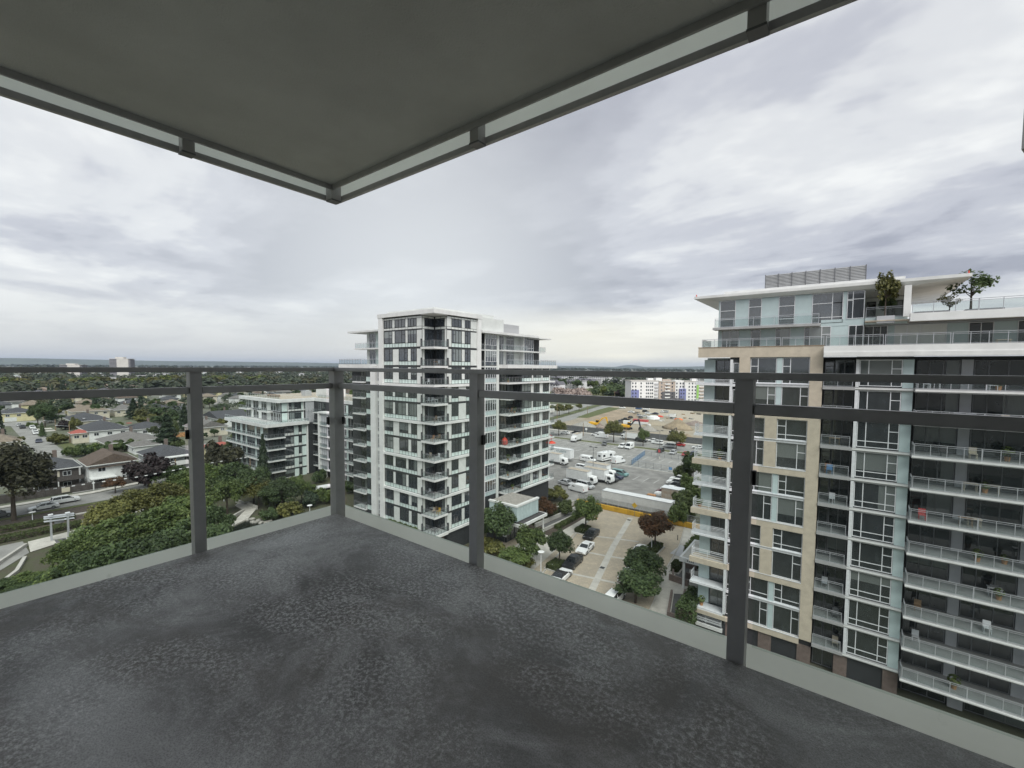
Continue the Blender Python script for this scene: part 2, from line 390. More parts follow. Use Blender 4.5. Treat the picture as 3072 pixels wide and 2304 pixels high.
# ---------------------------------------------------------------- the balcony we stand on, the one above, the house they belong to
def translucent(name, c, amt):
    m = bpy.data.materials.new(name); m.use_nodes = True; t = m.node_tree; b = t.nodes['Principled BSDF']; o = t.nodes['Material Output']
    tcn = t.nodes.new('ShaderNodeTexCoord')
    cc = ramp(t, noise(t, tcn.outputs['Object'], 1.7, 5, .6), [(.3, tuple(x * .90 for x in c)), (.6, c)])
    st = ramp(t, noise(t, tcn.outputs['Object'], 9, 5, .7), [(.66, (0, 0, 0)), (.78, (.5, .5, .5))])
    cc = mixc(t, st, cc, tuple(x * .62 for x in c))
    t.links.new(cc, b.inputs['Base Color']); b.inputs['Roughness'].default_value = .45
    tl = t.nodes.new('ShaderNodeBsdfTranslucent'); t.links.new(cc, tl.inputs[0])
    mx = t.nodes.new('ShaderNodeMixShader'); mx.inputs[0].default_value = amt
    t.links.new(b.outputs[0], mx.inputs[1]); t.links.new(tl.outputs[0], mx.inputs[2]); t.links.new(mx.outputs[0], o.inputs[0])
    MATS[name] = m
translucent('frosted_panel', (.90, .95, .86), .60)
CX0, CY0 = -3.11, 1.85          # outer corner of the slab
RX1, LY1 = 3.2, -2.6            # where the railings run back to the house
fl = MB().box(CX0, RX1, -0.55, CY0, FLOOR - .22, FLOOR).mesh('balcony_floor', 'balcony_coating')
struct('balcony_floor', fl)
fl2 = MB().box(CX0, -1.2, LY1, -0.552, FLOOR - .22, FLOOR - .002).mesh('balcony_floor', 'balcony_coating')
struct('balcony_floor', fl2)

def vsheet(xa, ya, xb, yb, z0, z1): return MB().add([(xa, ya, z0), (xb, yb, z0), (xb, yb, z1), (xa, ya, z1)], [(0, 1, 2, 3)])
def railing_run(th, base, top=True, posts=True):
    """two railing runs meeting at the corner; base = floor level they belong to"""
    z = base
    PO = .062
    px = [-1.695, -.305, 1.09, 2.45]; py = [.955, -.44, -1.83]
    pz0, pz1 = (z - .11, z + 1.107)
    pm = MB().box(-PO / 2, PO / 2, 0, PO, 0, pz1 - pz0).mesh('post', 'rail_metal')
    pml = MB().box(-PO, 0, -PO / 2, PO / 2, 0, pz1 - pz0).mesh('post', 'rail_metal')
    foot = MB().box(-.034, .034, -.002, .066, -.01, 0).mesh('foot_plate', 'metal_grey')
    footl = MB().box(-.066, .002, -.034, .034, -.01, 0).mesh('foot_plate', 'metal_grey')
    clip = MB().box(-.006, .006, -.010, .010, -.028, .028).mesh('glass_clamp', 'trim_black')
    for x in px:
        p = obj('post', pm, th, (x, CY0 + .016, pz0)); obj('foot_plate', foot, p, (x, CY0 + .016, pz0))
        obj('glass_clamp', clip, p, (x + .039, CY0 + .062, z + .725))
    for y in py:
        p = obj('post', pml, th, (CX0 - .016, y, pz0)); obj('foot_plate', footl, p, (CX0 - .016, y, pz0))
        obj('glass_clamp', clip, p, (CX0 - .062, y - .039, z + .725))
    c = obj('corner_post', MB().box(-.078, .0, .0, .078, 0, pz1 - pz0).mesh('corner_post', 'rail_metal'), th, (CX0 + .006, CY0 - .006, pz0))
    obj('foot_plate', MB().box(-.076, .002, -.002, .076, -.01, 0).mesh('foot_plate', 'metal_grey'), c, (CX0, CY0, pz0))
    obj('glass_clamp', clip, c, (CX0 + .024, CY0 + .055, z + .725)); obj('glass_clamp', clip, c, (CX0 - .055, CY0 - .026, z + .725))
    def bev(name, m, x0, x1, y0, y1, z0, z1, parent):
        bm = bmesh.new(); me = MB().box(x0, x1, y0, y1, z0, z1).mesh(name, m); bm.from_mesh(me)
        bmesh.ops.bevel(bm, geom=list(bm.edges), offset=.004, segments=2, affect='EDGES'); bm.to_mesh(me); bm.free()
        return obj(name, me, parent)
    if top:
        bev('top_rail', 'rail_metal', CX0 - .086, RX1, CY0 + .0, CY0 + .095, z + 1.107, z + 1.133, th)
        bev('top_rail', 'rail_metal', CX0 - .095, CX0 - .0, LY1, CY0 - .002, z + 1.106, z + 1.1325, th)
        xs = [CX0 + .007] + px + [RX1]
        for a, b in zip(xs, xs[1:]):
            bev('mid_rail', 'rail_metal', a + (.032 if a in px else 0), b - (.032 if b in px else 0), CY0 + .022, CY0 + .064, z + .973, z + 1.014, th)
        ys = [CY0 - .007] + py + [LY1]
        for a, b in zip(ys, ys[1:]):
            bev('mid_rail', 'rail_metal', CX0 - .064, CX0 - .022, b + (.032 if b in py else 0), a - (.032 if a in py else 0), z + .973, z + 1.014, th)
    # panes between the posts, just outboard, and the frosted strip under them
    xs = [CX0 - .02] + px + [RX1]; ys = [CY0 + .02] + py + [LY1]
    for a, b in zip(xs, xs[1:]):
        obj('glass_pane', MB().box(a + .05, b - .05, CY0 + .070, CY0 + .076, z + .045, z + .99).mesh('glass_pane', 'glass_rail'), th)
    for a, b in zip(ys, ys[1:]):
        obj('glass_pane', MB().box(CX0 - .076, CX0 - .070, b + .05, a - .05, z + .045, z + .99).mesh('glass_pane', 'glass_rail'), th)
    for a, b in zip(xs, xs[1:]):
        obj('frosted_strip', vsheet(a + .002 if a > -3 else CX0 - .09, CY0 + .09, b - .002, CY0 + .09, z - .07, z + .043).mesh('frosted_strip', 'frosted_panel'), th)
    for a, b in zip(ys, ys[1:]):
        obj('frosted_strip', vsheet(CX0 - .09, b + .002, CX0 - .09, (a - .002) if a < 1.8 else CY0 + .09, z - .07, z + .043).mesh('frosted_strip', 'frosted_panel'), th)
    obj('bottom_rail', MB().box(CX0 - .102, RX1, CY0 + .078, CY0 + .102, z - .106, z - .071).mesh('bottom_rail', 'rail_metal'), th)
    obj('bottom_rail', MB().box(CX0 - .102, CX0 - .078, LY1, CY0 + .076, z - .106, z - .071).mesh('bottom_rail', 'rail_metal'), th)

rl = thing('balcony_railing', 'dark grey metal railing with clear glass panes round the stained balcony floor', 'railing', (CX0, CY0, FLOOR))
railing_run(rl, FLOOR)
ub = thing('upper_balcony', 'grey concrete balcony slab overhead with dark metal edge and pale frosted strip', 'balcony', (CX0, CY0, FLOOR + 2.5))
Z2 = FLOOR + 2.5
obj('slab', MB().prism([(CX0, CY0), (CX0, LY1), (-1.2, LY1), (-1.2, -.55), (RX1, -.55), (RX1, CY0)][::-1], Z2, Z2 + .215).mesh('slab', 'soffit_own'), ub)
obj('edge_trim', MB().box(CX0 - .014, RX1, CY0 + .001, CY0 + .014, Z2 - .034, Z2 + .2).mesh('edge_trim', 'rail_metal'), ub)
obj('edge_trim', MB().box(CX0 - .0135, CX0 - .001, LY1, CY0, Z2 - .034, Z2 + .2).mesh('edge_trim', 'rail_metal'), ub)
ur = thing('upper_railing', 'dark posts and bottom rail of the balcony above, seen from below', 'railing', (CX0, CY0, Z2 + .05))
railing_run(ur, Z2 + .011)

# the tower we stand in: behind and beside the viewer, it shades the balcony
own = thing('home_tower', 'grey apartment tower that carries the balcony', 'building', (10, -10, 0))
bx('wall', 'own_wall', own, -1.2, 30, -24, -.55, 0, 46)
bx('wall', 'own_wall', own, 3.22, 30, -.548, 6.0, 0, 45.9)
bx('balcony_door', 'win_right', own, -1.0, 2.8, -.56, -.53, FLOOR + .05, FLOOR + 2.3)
obj('corner_balcony', MB().prism([(1.20, 6.05), (1.5, 6.9), (3.3, 6.9), (3.3, 5.6), (1.27, 5.86)], 33.0, 33.36).mesh('corner_balcony', 'own_wall'), own)
# ---------------------------------------------------------------- facade kit
# a face is ('F', y) looking towards -Y, or ('S', x) looking towards +X; a = position along it, o = distance out of it
def fb(th, name, m, face, a0, a1, o0, o1, z0, z1):
    k, p = face
    if k == 'F': return bx(name, m, th, a0, a1, p - o1, p - o0, z0, z1)
    return bx(name, m, th, p + o0, p + o1, a0, a1, z0, z1)
def fplace(name, me, th, face, a, o, z):
    k, p = face
    if k == 'F': return obj(name, me, th, (a, p - o, z), 0)
    return obj(name, me, th, (p + o, a, z), math.pi / 2)
WC = {}
def win(th, face, a0, a1, z0, z1, glass='win_tower', frame='metal_dark', style='', t=.07, name='window'):
    """one window: pane with its own frame; style lists bars: v<frac> upright, h<frac> across, c<frac> casement at that side"""
    w, h = round(a1 - a0, 2), round(z1 - z0, 2)
    k = (w, h, glass, frame, style, t)
    if k not in WC:
        g = MB().box(-w / 2, w / 2, 0, .03, -h / 2, h / 2).mesh('window', glass)
        b = MB()
        b.box(-w / 2, -w / 2 + t, -.05, 0, -h / 2, h / 2); b.box(w / 2 - t, w / 2, -.05, 0, -h / 2, h / 2)
        b.box(-w / 2 + t, w / 2 - t, -.05, 0, h / 2 - t, h / 2); b.box(-w / 2 + t, w / 2 - t, -.05, 0, -h / 2, -h / 2 + t)
        for it in style.split():
            f = float(it[1:])
            if it[0] == 'v': x = -w / 2 + w * f; b.box(x - t / 2, x + t / 2, -.045, .001, -h / 2 + t, h / 2 - t)
            if it[0] == 'h': z = -h / 2 + h * f; b.box(-w / 2 + t, w / 2 - t, -.044, .002, z - t / 2, z + t / 2)
            if it[0] == 'c':      # casement: upright and a cross bar on the narrow side
                x = -w / 2 + w * f; b.box(x - t / 2, x + t / 2, -.045, .001, -h / 2 + t, h / 2 - t)
                z = h * .16
                if f > .5: b.box(x + t / 2, w / 2 - t, -.044, .002, z - t / 2, z + t / 2)
                else: b.box(-w / 2 + t, x - t / 2, -.044, .002, z - t / 2, z + t / 2)
        WC[k] = (g, b.mesh('window_frame', frame))
    g, b = WC[k]
    o = fplace(name, g, th, face, (a0 + a1) / 2, 0, (z0 + z1) / 2)
    f = bpy.data.objects.new('window_frame', b); col.objects.link(f); f.parent = o
    return o
RC = {}
def rail(th, face, a0, a1, z, h=1.05, step=1.3, m='metal_silver', glass='glass_far', bars=0, o=0.0, name='railing'):
    """balcony railing along a face: posts, top rail and panes (or bars)"""
    w = round(abs(a1 - a0), 2); k = (w, h, step, m, glass, bars)
    if k not in RC:
        b = MB(); n = max(1, round(w / step))
        for i in range(n + 1):
            x = -w / 2 + .02 + (w - .04) * i / n; b.box(x - .022, x + .022, -.02, .02, 0, h - .03)
        b.box(-w / 2, w / 2, -.03, .03, h - .03, h + .01); b.box(-w / 2, w / 2, -.02, .02, h - .17, h - .14); b.box(-w / 2, w / 2, -.015, .015, .05, .08)
        for i in range(bars): z = .16 + (h - .34) * i / max(1, bars - 1); b.box(-w / 2, w / 2, -.021, .021, z - .018, z + .018)
        g = None if bars else MB().box(-w / 2 + .02, w / 2 - .02, .022, .03, .08, h - .17).mesh('glass_panel', glass)
        RC[k] = (b.mesh('railing', m), g)
    b, g = RC[k]
    r_ = fplace(name, b, th, face, (a0 + a1) / 2, o, z)
    if g:
        q = bpy.data.objects.new('glass_panel', g); col.objects.link(q); q.parent = r_
    return r_
def strip(th, face, segs, z0, z1, sp, glass, frame, pan, spm, spname="spandrel", gap=.08):
    """one storey of curtain wall. segs: (a0, a1, kind, style); kind w = window over spandrel, W = full-height window, p = full panel, q = panel over spandrel"""
    for a0, a1, kd, st in segs:
        if kd in 'wq':
            n = max(1, round((a1 - a0) / .85))
            for i in range(n):
                b0 = a0 + (a1 - a0) * i / n; b1 = a0 + (a1 - a0) * (i + 1) / n
                fb(th, spname, spm, face, b0 + gap * .65, b1 - gap * .65, -.02, .0, z0 + gap, z0 + sp - gap)
            if kd == 'w': win(th, face, a0, a1, z0 + sp, z1, glass, frame, st)
            else: fb(th, 'panel', pan, face, a0 + gap / 2, a1 - gap / 2, -.02, .002, z0 + sp, z1 - gap)
        elif kd == 'W': win(th, face, a0, a1, z0 + gap, z1, glass, frame, st)
        elif kd == 'p': fb(th, 'panel', pan, face, a0 + gap / 2, a1 - gap / 2, -.02, .002, z0 + gap, z1 - gap)
# ---------------------------------------------------------------- white framed tower across the plaza
T = thing('apartment_tower', 'white framed glass apartment tower with wedge balconies at its corner', 'building', (-60, 62, 0))
LF, SF = ('F', 47.7), ('S', -51.6)
Zk = [3.75 + 3.03 * k for k in range(12)]            # storey levels; Zk[10] = 34.05
# cores (dark recess colour behind the glazing)
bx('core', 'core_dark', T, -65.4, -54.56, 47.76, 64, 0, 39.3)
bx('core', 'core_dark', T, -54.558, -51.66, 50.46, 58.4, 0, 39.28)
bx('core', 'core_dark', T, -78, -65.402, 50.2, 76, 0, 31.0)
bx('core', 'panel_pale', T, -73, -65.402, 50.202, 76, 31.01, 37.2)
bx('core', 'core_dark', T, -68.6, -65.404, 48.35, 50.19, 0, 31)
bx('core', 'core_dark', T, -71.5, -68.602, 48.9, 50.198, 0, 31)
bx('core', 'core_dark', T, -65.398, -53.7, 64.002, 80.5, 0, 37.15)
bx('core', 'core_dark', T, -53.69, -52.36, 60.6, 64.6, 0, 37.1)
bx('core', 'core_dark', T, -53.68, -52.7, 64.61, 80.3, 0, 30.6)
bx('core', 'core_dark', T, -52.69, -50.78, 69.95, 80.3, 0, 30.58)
A = [(-64.35, -61.98, 'w', 'c.62'), (-61.98, -60.3, 'p', ''), (-60.3, -58.0, 'w', 'c.66'), (-58.0, -57.2, 'q', ''), (-57.2, -55.78, 'w', 'c.5'), (-55.78, -54.5, 'p', '')]
B = [(-64.35, -62.05, 'w', 'c.62'), (-62.05, -61.35, 'q', ''), (-61.35, -58.6, 'w', 'c.66'), (-58.6, -57.95, 'q', ''), (-57.95, -55.78, 'w', 'v.33 v.66'), (-55.78, -54.5, 'p', '')]
As = [(50.42, 51.5, 'p', ''), (51.5, 53.86, 'w', 'c.4 v.7'), (53.86, 54.65, 'q', ''), (54.65, 56.05, 'w', 'c.5'), (56.05, 57.68, 'p', '')]
Bs = [(50.42, 51.5, 'p', ''), (51.5, 53.1, 'w', 'c.5'), (53.1, 55.0, 'p', ''), (55.0, 56.6, 'w', 'c.5'), (56.6, 57.68, 'p', '')]
patt = [A, A, B, B, A, A, B, B, A, A, B]; patts = [As, As, Bs, Bs, As, As, Bs, Bs, As, As, As]
for k in range(11):
    z0, z1 = Zk[k], Zk[k + 1] - .14
    strip(T, LF, patt[k], z0 + .05, z1, .76, 'win_tower', 'metal_dark', 'panel_pale', 'panel_mint')
    strip(T, SF, patts[k], z0 + .05, z1, .76, 'win_tower', 'metal_dark', 'panel_pale', 'panel_mint')
    # recessed corner: glazed walls behind the wedge balcony
    fr_, sr_ = ('F', 50.42), ('S', -54.52)
    zt = z1 if k < 10 else 37.0
    win(T, fr_, -54.0, -52.1, z0 + .1, zt, 'win_tower', 'metal_dark', 'v.45 h.8')
    fb(T, 'panel', 'panel_pale', fr_, -52.06, -51.7, -.02, .01, z0 + .1, zt)
    win(T, sr_, 48.3, 50.35, z0 + .1, zt, 'win_tower', 'metal_dark', 'v.5 h.8')
    fb(T, 'panel', 'panel_pale', sr_, 47.85, 48.25, -.02, .01, z0 + .1, zt)
    # wedge balcony slab and its railing
    if k > 0:
        bx('balcony_slab', 'concrete_white', T, -54.5, -51.28, 47.38, 50.4, z0 - .3, z0 + .02)
    bx('balcony_post', 'metal_dark', T, -54.62, -54.42, 47.5, 47.7, z0 + .02, z0 + 1.35)
    bx('balcony_post', 'metal_dark', T, -51.55, -51.35, 50.42, 50.62, z0 + .02, z0 + 1.35)
    rail(T, ('F', 47.46), -54.4, -51.4, z0 + .02, 1.05, .75, 'metal_grey')
    rail(T, ('S', -51.36), 47.5, 50.4, z0 + .02, 1.05, .75, 'metal_grey')
# the tall top storey: clerestory above the last floor
for f, segs in ((LF, B), (SF, As)):
    for a0, a1, kd, st in segs:
        n = max(1, round((a1 - a0) / .9))
        for i in range(n):
            b0 = a0 + (a1 - a0) * i / n; b1 = a0 + (a1 - a0) * (i + 1) / n
            fb(T, 'spandrel', 'panel_pale', f, b0 + .03, b1 - .03, -.02, .0, 37.1, 37.42)
            fb(T, 'spandrel', 'panel_pale', f, b0 + .03, b1 - .03, -.02, .0, 38.85, 39.1)
        if kd == 'w': win(T, f, a0, a1, 37.48, 38.8, 'win_tower', 'metal_dark', 'v.33 v.66')
        else: fb(T, 'panel', 'panel_pale', f, a0 + .03, a1 - .03, -.02, 0, 37.48, 38.8)
win(T, ('F', 50.42), -54.0, -52.1, 37.5, 38.75, 'win_tower', 'metal_dark', 'v.5'); win(T, ('S', -54.52), 48.3, 50.35, 37.5, 38.75, 'win_tower', 'metal_dark', 'v.5')
for za, zb_ in ((37.08, 37.42), (38.82, 39.1)):
    for a0, a1 in ((-54.3, -53.1), (-53.0, -51.75)): fb(T, 'spandrel', 'panel_pale', ('F', 50.42), a0, a1, -.02, .02, za, zb_)
    for a0, a1 in ((47.85, 49.0), (49.1, 50.3)): fb(T, 'spandrel', 'panel_pale', ('S', -54.52), a0, a1, -.02, .02, za, zb_)
for za, zb_ in ((37.48, 38.75),):
    fb(T, 'panel', 'panel_pale', ('F', 50.42), -52.06, -51.7, -.02, .01, za, zb_); fb(T, 'panel', 'panel_pale', ('S', -54.52), 47.85, 48.25, -.02, .01, za, zb_)
bx('roof', 'concrete_white', T, -65.75, -51.2, 47.3, 58.7, 39.3, 39.95)
bx('roof_soffit', 'soffit_pale', T, -54.45, -51.3, 47.4, 50.38, 39.18, 39.298)
bx('parapet', 'panel_pale', T, -64.9, -53, 49.0, 64, 39.952, 40.5)
# white frame piers and the bands at every second storey
fb(T, 'frame_pier', 'white_frame', LF, -65.52, -64.42, -.06, .34, 3.3, 39.298)
fb(T, 'frame_pier', 'white_frame', SF, 57.7, 58.52, -.06, .34, 3.3, 39.298)
for k in (0, 2, 4, 6, 8):
    z = Zk[k]
    fb(T, 'frame_band', 'white_frame', LF, -64.42, -54.48, -.03, .26, z - .38, z + .04)
    fb(T, 'frame_band', 'white_frame', SF, 50.38, 57.7, -.03, .26, z - .38, z + .04)
for k in (1, 3, 5, 7, 9, 10):
    fb(T, 'slab_line', 'metal_dark', LF, -64.4, -54.5, -.03, .03, Zk[k] - .14, Zk[k] + .05)
    fb(T, 'slab_line', 'metal_dark', SF, 50.4, 57.68, -.03, .03, Zk[k] - .14, Zk[k] + .05)
bx('frame_band', 'white_frame', T, -54.478, -51.2, 47.3, 50.37, 3.3, 3.77)
bx('base_wall', 'brown_brick', T, -64.8, -52.3, 48.6, 58, .0, 3.29)
# left of the frame: narrow window slot, pier, glazed strip, balconies
for k in range(9):
    z0, z1 = Zk[k], Zk[k + 1] - .1
    win(T, ('F', 48.3), -67.1, -65.56, z0 + .25, z1 - .1, 'win_tower', 'metal_white', 'v.33 v.66 h.28 h.72')
    fb(T, 'slab_edge', 'panel_pale', ('F', 48.3), -67.2, -65.54, -.04, .02, z1 - .1, z1 + .33)
    f = ('F', 48.85)
    win(T, f, -71.4, -68.75, z0 + 1.0, z1, 'win_tower', 'metal_dark', 'v.4 v.7')
    for i in range(3): fb(T, 'spandrel', 'panel_mint', f, -71.4 + .9 * i + .03, -70.5 + .9 * i - .03, -.03, .01, z0 + .08, z0 + .95)
    fb(T, 'slab_edge', 'metal_dark', f, -71.42, -68.72, -.03, .03, z1, z1 + .16)
    bx('balcony_slab', 'concrete_white', T, -75.4, -71.6, 48.5, 50.2, z0 - .22, z0 + .02)
    rail(T, ('F', 48.58), -75.3, -71.62, z0 + .02, 1.05, 1.2, 'metal_grey')
    win(T, ('F', 50.16), -75.2, -71.7, z0 + .1, z1 - .1, 'win_right', 'metal_dark', 'v.3 v.6')
bx('frame_pier', 'white_frame', T, -68.7, -67.2, 47.85, 48.6, 0, 31.0)
# roof terraces and setback top storeys on the left
bx('terrace_wall', 'concrete_white', T, -79.5, -65.56, 48.2, 51.4, 30.45, 31.25)
rail(T, ('F', 48.3), -79.4, -72.2, 31.25, 1.0, .9, 'metal_grey')
rail(T, ('F', 48.4), -72.1, -65.7, 31.25, 1.0, .9, 'metal_silver')
for z0, z1 in ((31.3, 34.0), (34.3, 37.1)):
    win(T, ('F', 50.19), -72.2, -70.2, z0, z1, 'win_tower', 'metal_white', 'v.5')
    fb(T, 'panel', 'panel_mint', ('F', 50.19), -70.15, -69.2, -.02, .02, z0, z1)
    win(T, ('F', 50.19), -69.1, -65.7, z0, z1, 'win_tower', 'metal_white', 'v.3 v.62')
bx('balcony_slab', 'concrete_white', T, -74.6, -65.6, 48.6, 50.19, 34.02, 34.25)
rail(T, ('F', 48.68), -74.5, -65.7, 34.25, 1.0, .9, 'metal_silver')
bx('roof', 'concrete_white', T, -76.5, -65.76, 48.3, 74, 37.2, 37.5)
# right of the frame: small inset balconies, white framed windows, pier
RS = ('S', -52.3)
for k in range(1, 11):
    z0, z1 = Zk[k], Zk[k + 1] - .12
    if k == 10: z1 = 36.95
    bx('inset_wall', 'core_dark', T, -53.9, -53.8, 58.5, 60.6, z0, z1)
    win(T, ('S', -53.78), 59.4, 60.5, z0 + .05, z1 - .3, 'win_right', 'metal_white', 'h.85')
    fb(T, 'slab_edge', 'concrete_white', RS, 58.54, 60.62, -1.4, .05, z0 - .18, z0)
    rail(T, RS, 58.56, 60.6, z0, 1.0, 1.0, 'metal_silver')
    st = 'v.22 v.45 c.66 v.84'
    win(T, RS, 60.75, 64.0, z0 + .85, z1, 'win_tower', 'metal_white', st)
    for i in range(4):
        fb(T, 'spandrel', 'panel_blue' if k < 9 else 'win_tower', RS, 60.75 + .81 * i + .02, 61.56 + .81 * i - .02, -.03, .0, z0 + .1, z0 + .82)
    fb(T, 'slab_edge', 'panel_pale', RS, 60.64, 64.04, -.04, .03, z1, z0 + 3.03 + .08)
fb(T, 'pier', 'panel_pale', RS, 64.06, 64.66, -.1, .12, 3.7, 37.0)
fb(T, 'pier', 'panel_pale', RS, 60.6, 60.74, -.1, .06, 3.7, 37.0)
bx('base_wall', 'brown_brick', T, -53, -52.4, 58.5, 64.6, 0, 4.6)
# the balcony wing at the right
WS = ('S', -50.72)
w1 = [(70.0, 73.1, 'w', 'v.3 c.66'), (73.1, 74.2, 'p', ''), (74.2, 76.3, 'w', 'c.5'), (76.3, 77.6, 'p', ''), (77.6, 79.9, 'w', 'c.4')]
w2 = [(70.0, 73.4, 'w', 'v.3 c.66'), (73.4, 74.0, 'p', ''), (74.0, 76.9, 'w', 'v.33 c.66'), (76.9, 77.5, 'p', ''), (77.5, 79.9, 'w', 'c.5')]
for k in range(1, 9):
    z0, z1 = Zk[k], Zk[k + 1] - .3
    bx('balcony_slab', 'concrete_white', T, -52.68, -50.2, 65.3, 81.6, z0 - .32, z0)
    strip(T, WS, w1 if k % 2 else w2, z0 + .04, z1, .8, 'win_tower', 'metal_dark', 'panel_pale', 'panel_mint')
    win(T, ('S', -52.66), 65.7, 69.8, z0 + .05, z1, 'win_right', 'metal_dark', 'v.25 v.5 v.75')
    win(T, ('F', 69.9), -52.6, -50.8, z0 + .05, z1, 'win_right', 'metal_dark', 'v.5')
    fb(T, 'end_pier', 'panel_pale', WS, 79.95, 80.35, -.3, .04, z0 + .01, z1)
    rail(T, ('F', 65.42), -52.6, -50.3, z0, 1.05, .8, 'metal_grey')
    rail(T, ('S', -50.28), 65.45, 70.0, z0, 1.05, .9, 'metal_grey')
    rail(T, ('S', -50.28), 80.3, 81.5, z0, 1.05, .6, 'metal_grey')
bx('slab_top', 'concrete_white', T, -52.68, -50.2, 65.3, 81.6, Zk[9] - .32, Zk[9] - .05)
bx('terrace_wall', 'concrete_white', T, -52.9, -50.1, 64.7, 82.3, 30.69, 31.35)
rail(T, ('S', -50.3), 64.9, 76, 31.35, 1.0, 1.0, 'metal_silver'); rail(T, ('S', -50.3), 76.1, 82.0, 31.35, 1.0, .9, 'metal_grey')
US = ('S', -53.66)
for z0, z1 in ((31.35, 33.95), (34.2, 36.95)):
    win(T, US, 64.9, 67.8, z0, z1, 'win_tower', 'metal_white', 'v.25 v.5 v.75'); fb(T, 'panel', 'panel_pale', US, 67.85, 68.6, -.02, .02, z0, z1)
    win(T, US, 68.7, 71.2, z0, z1, 'win_right', 'metal_white', 'v.5 h.8'); fb(T, 'panel', 'panel_pale', US, 71.3, 73.2, -.02, .02, z0, z1)
    win(T, ('S', -52.8), 73.6, 77.0, z0, z1, 'win_tower', 'metal_white', 'v.25 v.5 v.75 h.25')
    bx('pier', 'white_frame', T, -53.7, -52.7, 73.2, 73.58, z0, z1)
bx('balcony_slab', 'concrete_white', T, -53.6, -51.6, 64.7, 80, 33.96, 34.18)
rail(T, ('S', -51.7), 64.9, 73.2, 34.18, 1.0, 1.0, 'metal_silver'); rail(T, ('S', -51.7), 77.2, 79.9, 34.18, 1.0, 1.0, 'metal_grey')
bx('roof', 'concrete_white', T, -66, -51.1, 58.72, 76.6, 36.98, 37.4)
bx('roof', 'concrete_white', T, -62, -51.0, 76.62, 81.2, 36.85, 37.05)
bx('plant_room', 'panel_pale', T, -61, -52.2, 58.75, 66.0, 37.42, 39.8)
bx('plant_screen', 'louvre', T, -61, -52.6, 66.02, 71.5, 37.42, 39.2)
for i in range(18): fb(T, 'screen_slat', 'louvre', ('S', -52.6), 66.1 + i * .3, 66.3 + i * .3, 0, .05, 37.5, 39.15)
# glazed box over the entrance and the flat canopy
bx('entrance_box', 'panel_blue', T, -50.0, -43.9, 59.4, 66.0, 4.35, 6.9)
for i in range(7): fb(T, 'glass_panel', 'panel_blue', ('S', -43.89), 59.45 + .94 * i, 60.35 + .94 * i, 0, .02, 4.4, 6.85)
for i in range(6): fb(T, 'glass_panel', 'panel_blue', ('F', 59.39), -49.9 + i, -48.95 + i, 0, .02, 4.4, 6.85)
bx('entrance_parapet', 'white_frame', T, -50.1, -43.75, 59.25, 59.75, 6.9, 7.2); bx('entrance_parapet', 'white_frame', T, -44.3, -43.75, 59.76, 66.1, 6.9, 7.2)
bx('entrance_roof', 'roof_gravel', T, -50.0, -44.31, 59.76, 66.0, 6.9, 7.0)
bx('canopy', 'white_frame', T, -49.5, -42.6, 58.9, 67.1, 3.7, 4.2)
bx('canopy_roof', 'roof_dark', T, -49.3, -42.85, 59.15, 66.85, 4.2, 4.23)
for y in (59.3, 66.7): bx('canopy_post', 'white_frame', T, -43.3, -43.1, y - .1, y + .1, 0, 3.7)
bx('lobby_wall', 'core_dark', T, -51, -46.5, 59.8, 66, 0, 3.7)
for i in range(5): win(T, ('S', -46.48), 59.9 + 1.2 * i, 61.05 + 1.2 * i, .1, 3.5, 'win_right', 'metal_dark', 'h.75')
# ---------------------------------------------------------------- seven-storey block beside the garden
LB = thing('low_apartment_block', 'seven-storey white banded apartment block with roof terraces beside the garden trees', 'building', (-130, 62, 0))
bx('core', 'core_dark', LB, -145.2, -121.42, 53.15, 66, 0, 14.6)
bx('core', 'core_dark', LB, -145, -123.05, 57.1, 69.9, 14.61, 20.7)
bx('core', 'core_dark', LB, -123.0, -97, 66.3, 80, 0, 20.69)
f1, s1 = ('F', 53.05), ('S', -121.36)
zl = [2.4 + 3.05 * k for k in range(5)]
segF = [(-145.0, -142.6, 'W', 'v.5'), (-142.6, -141.6, 'p', ''), (-141.6, -139.2, 'W', 'v.5'), (-139.2, -137.6, 'p', ''), (-137.6, -135.6, 'W', ''), (-135.6, -134.6, 'p', ''), (-134.6, -129.6, 'W', 'v.33 v.66'), (-129.6, -128.4, 'p', ''), (-128.4, -126.2, 'W', 'v.5'), (-126.2, -124.4, 'p', ''), (-124.4, -121.5, 'W', 'v.4')]
segS = [(57.2, 59.8, 'w', 'v.5'), (59.8, 61.1, 'p', ''), (61.1, 62.0, 'w', ''), (62.0, 63.3, 'p', '')]
for k, z0 in enumerate(zl[:4] + [-.6]):
    z1 = z0 + 2.75
    strip(LB, f1, segF, z0 + .03, z1, .8, 'win_low', 'metal_grey', 'panel_mint', 'panel_mint')
    strip(LB, s1, segS, z0 + .03, z1, .8, 'win_low', 'metal_dark', 'panel_mint', 'panel_pale')
    win(LB, s1, 54.2, 57.1, z0 + .05, z1, 'win_right', 'metal_dark', 'v.33 v.66')
    if z0 > 0:
        fb(LB, 'slab_band', 'concrete_white', f1, -147.2, -120.4, -.2, .95, z0 - .32, z0)
        bx('balcony_slab', 'concrete_white', LB, -121.34, -120.4, 53.26, 57.1, z0 - .318, z0 - .002)
        rail(LB, ('F', 52.2), -146.9, -133.7, z0, 1.0, 1.3, 'metal_silver'); rail(LB, ('F', 52.2), -133.6, -120.5, z0, 1.0, 1.3, 'metal_silver')
        rail(LB, ('S', -120.46), 52.3, 57.0, z0, 1.0, 1.0, 'metal_grey')
fb(LB, 'terrace_band', 'concrete_white', f1, -147.4, -120.2, -4.0, 1.1, 14.5, 15.3)
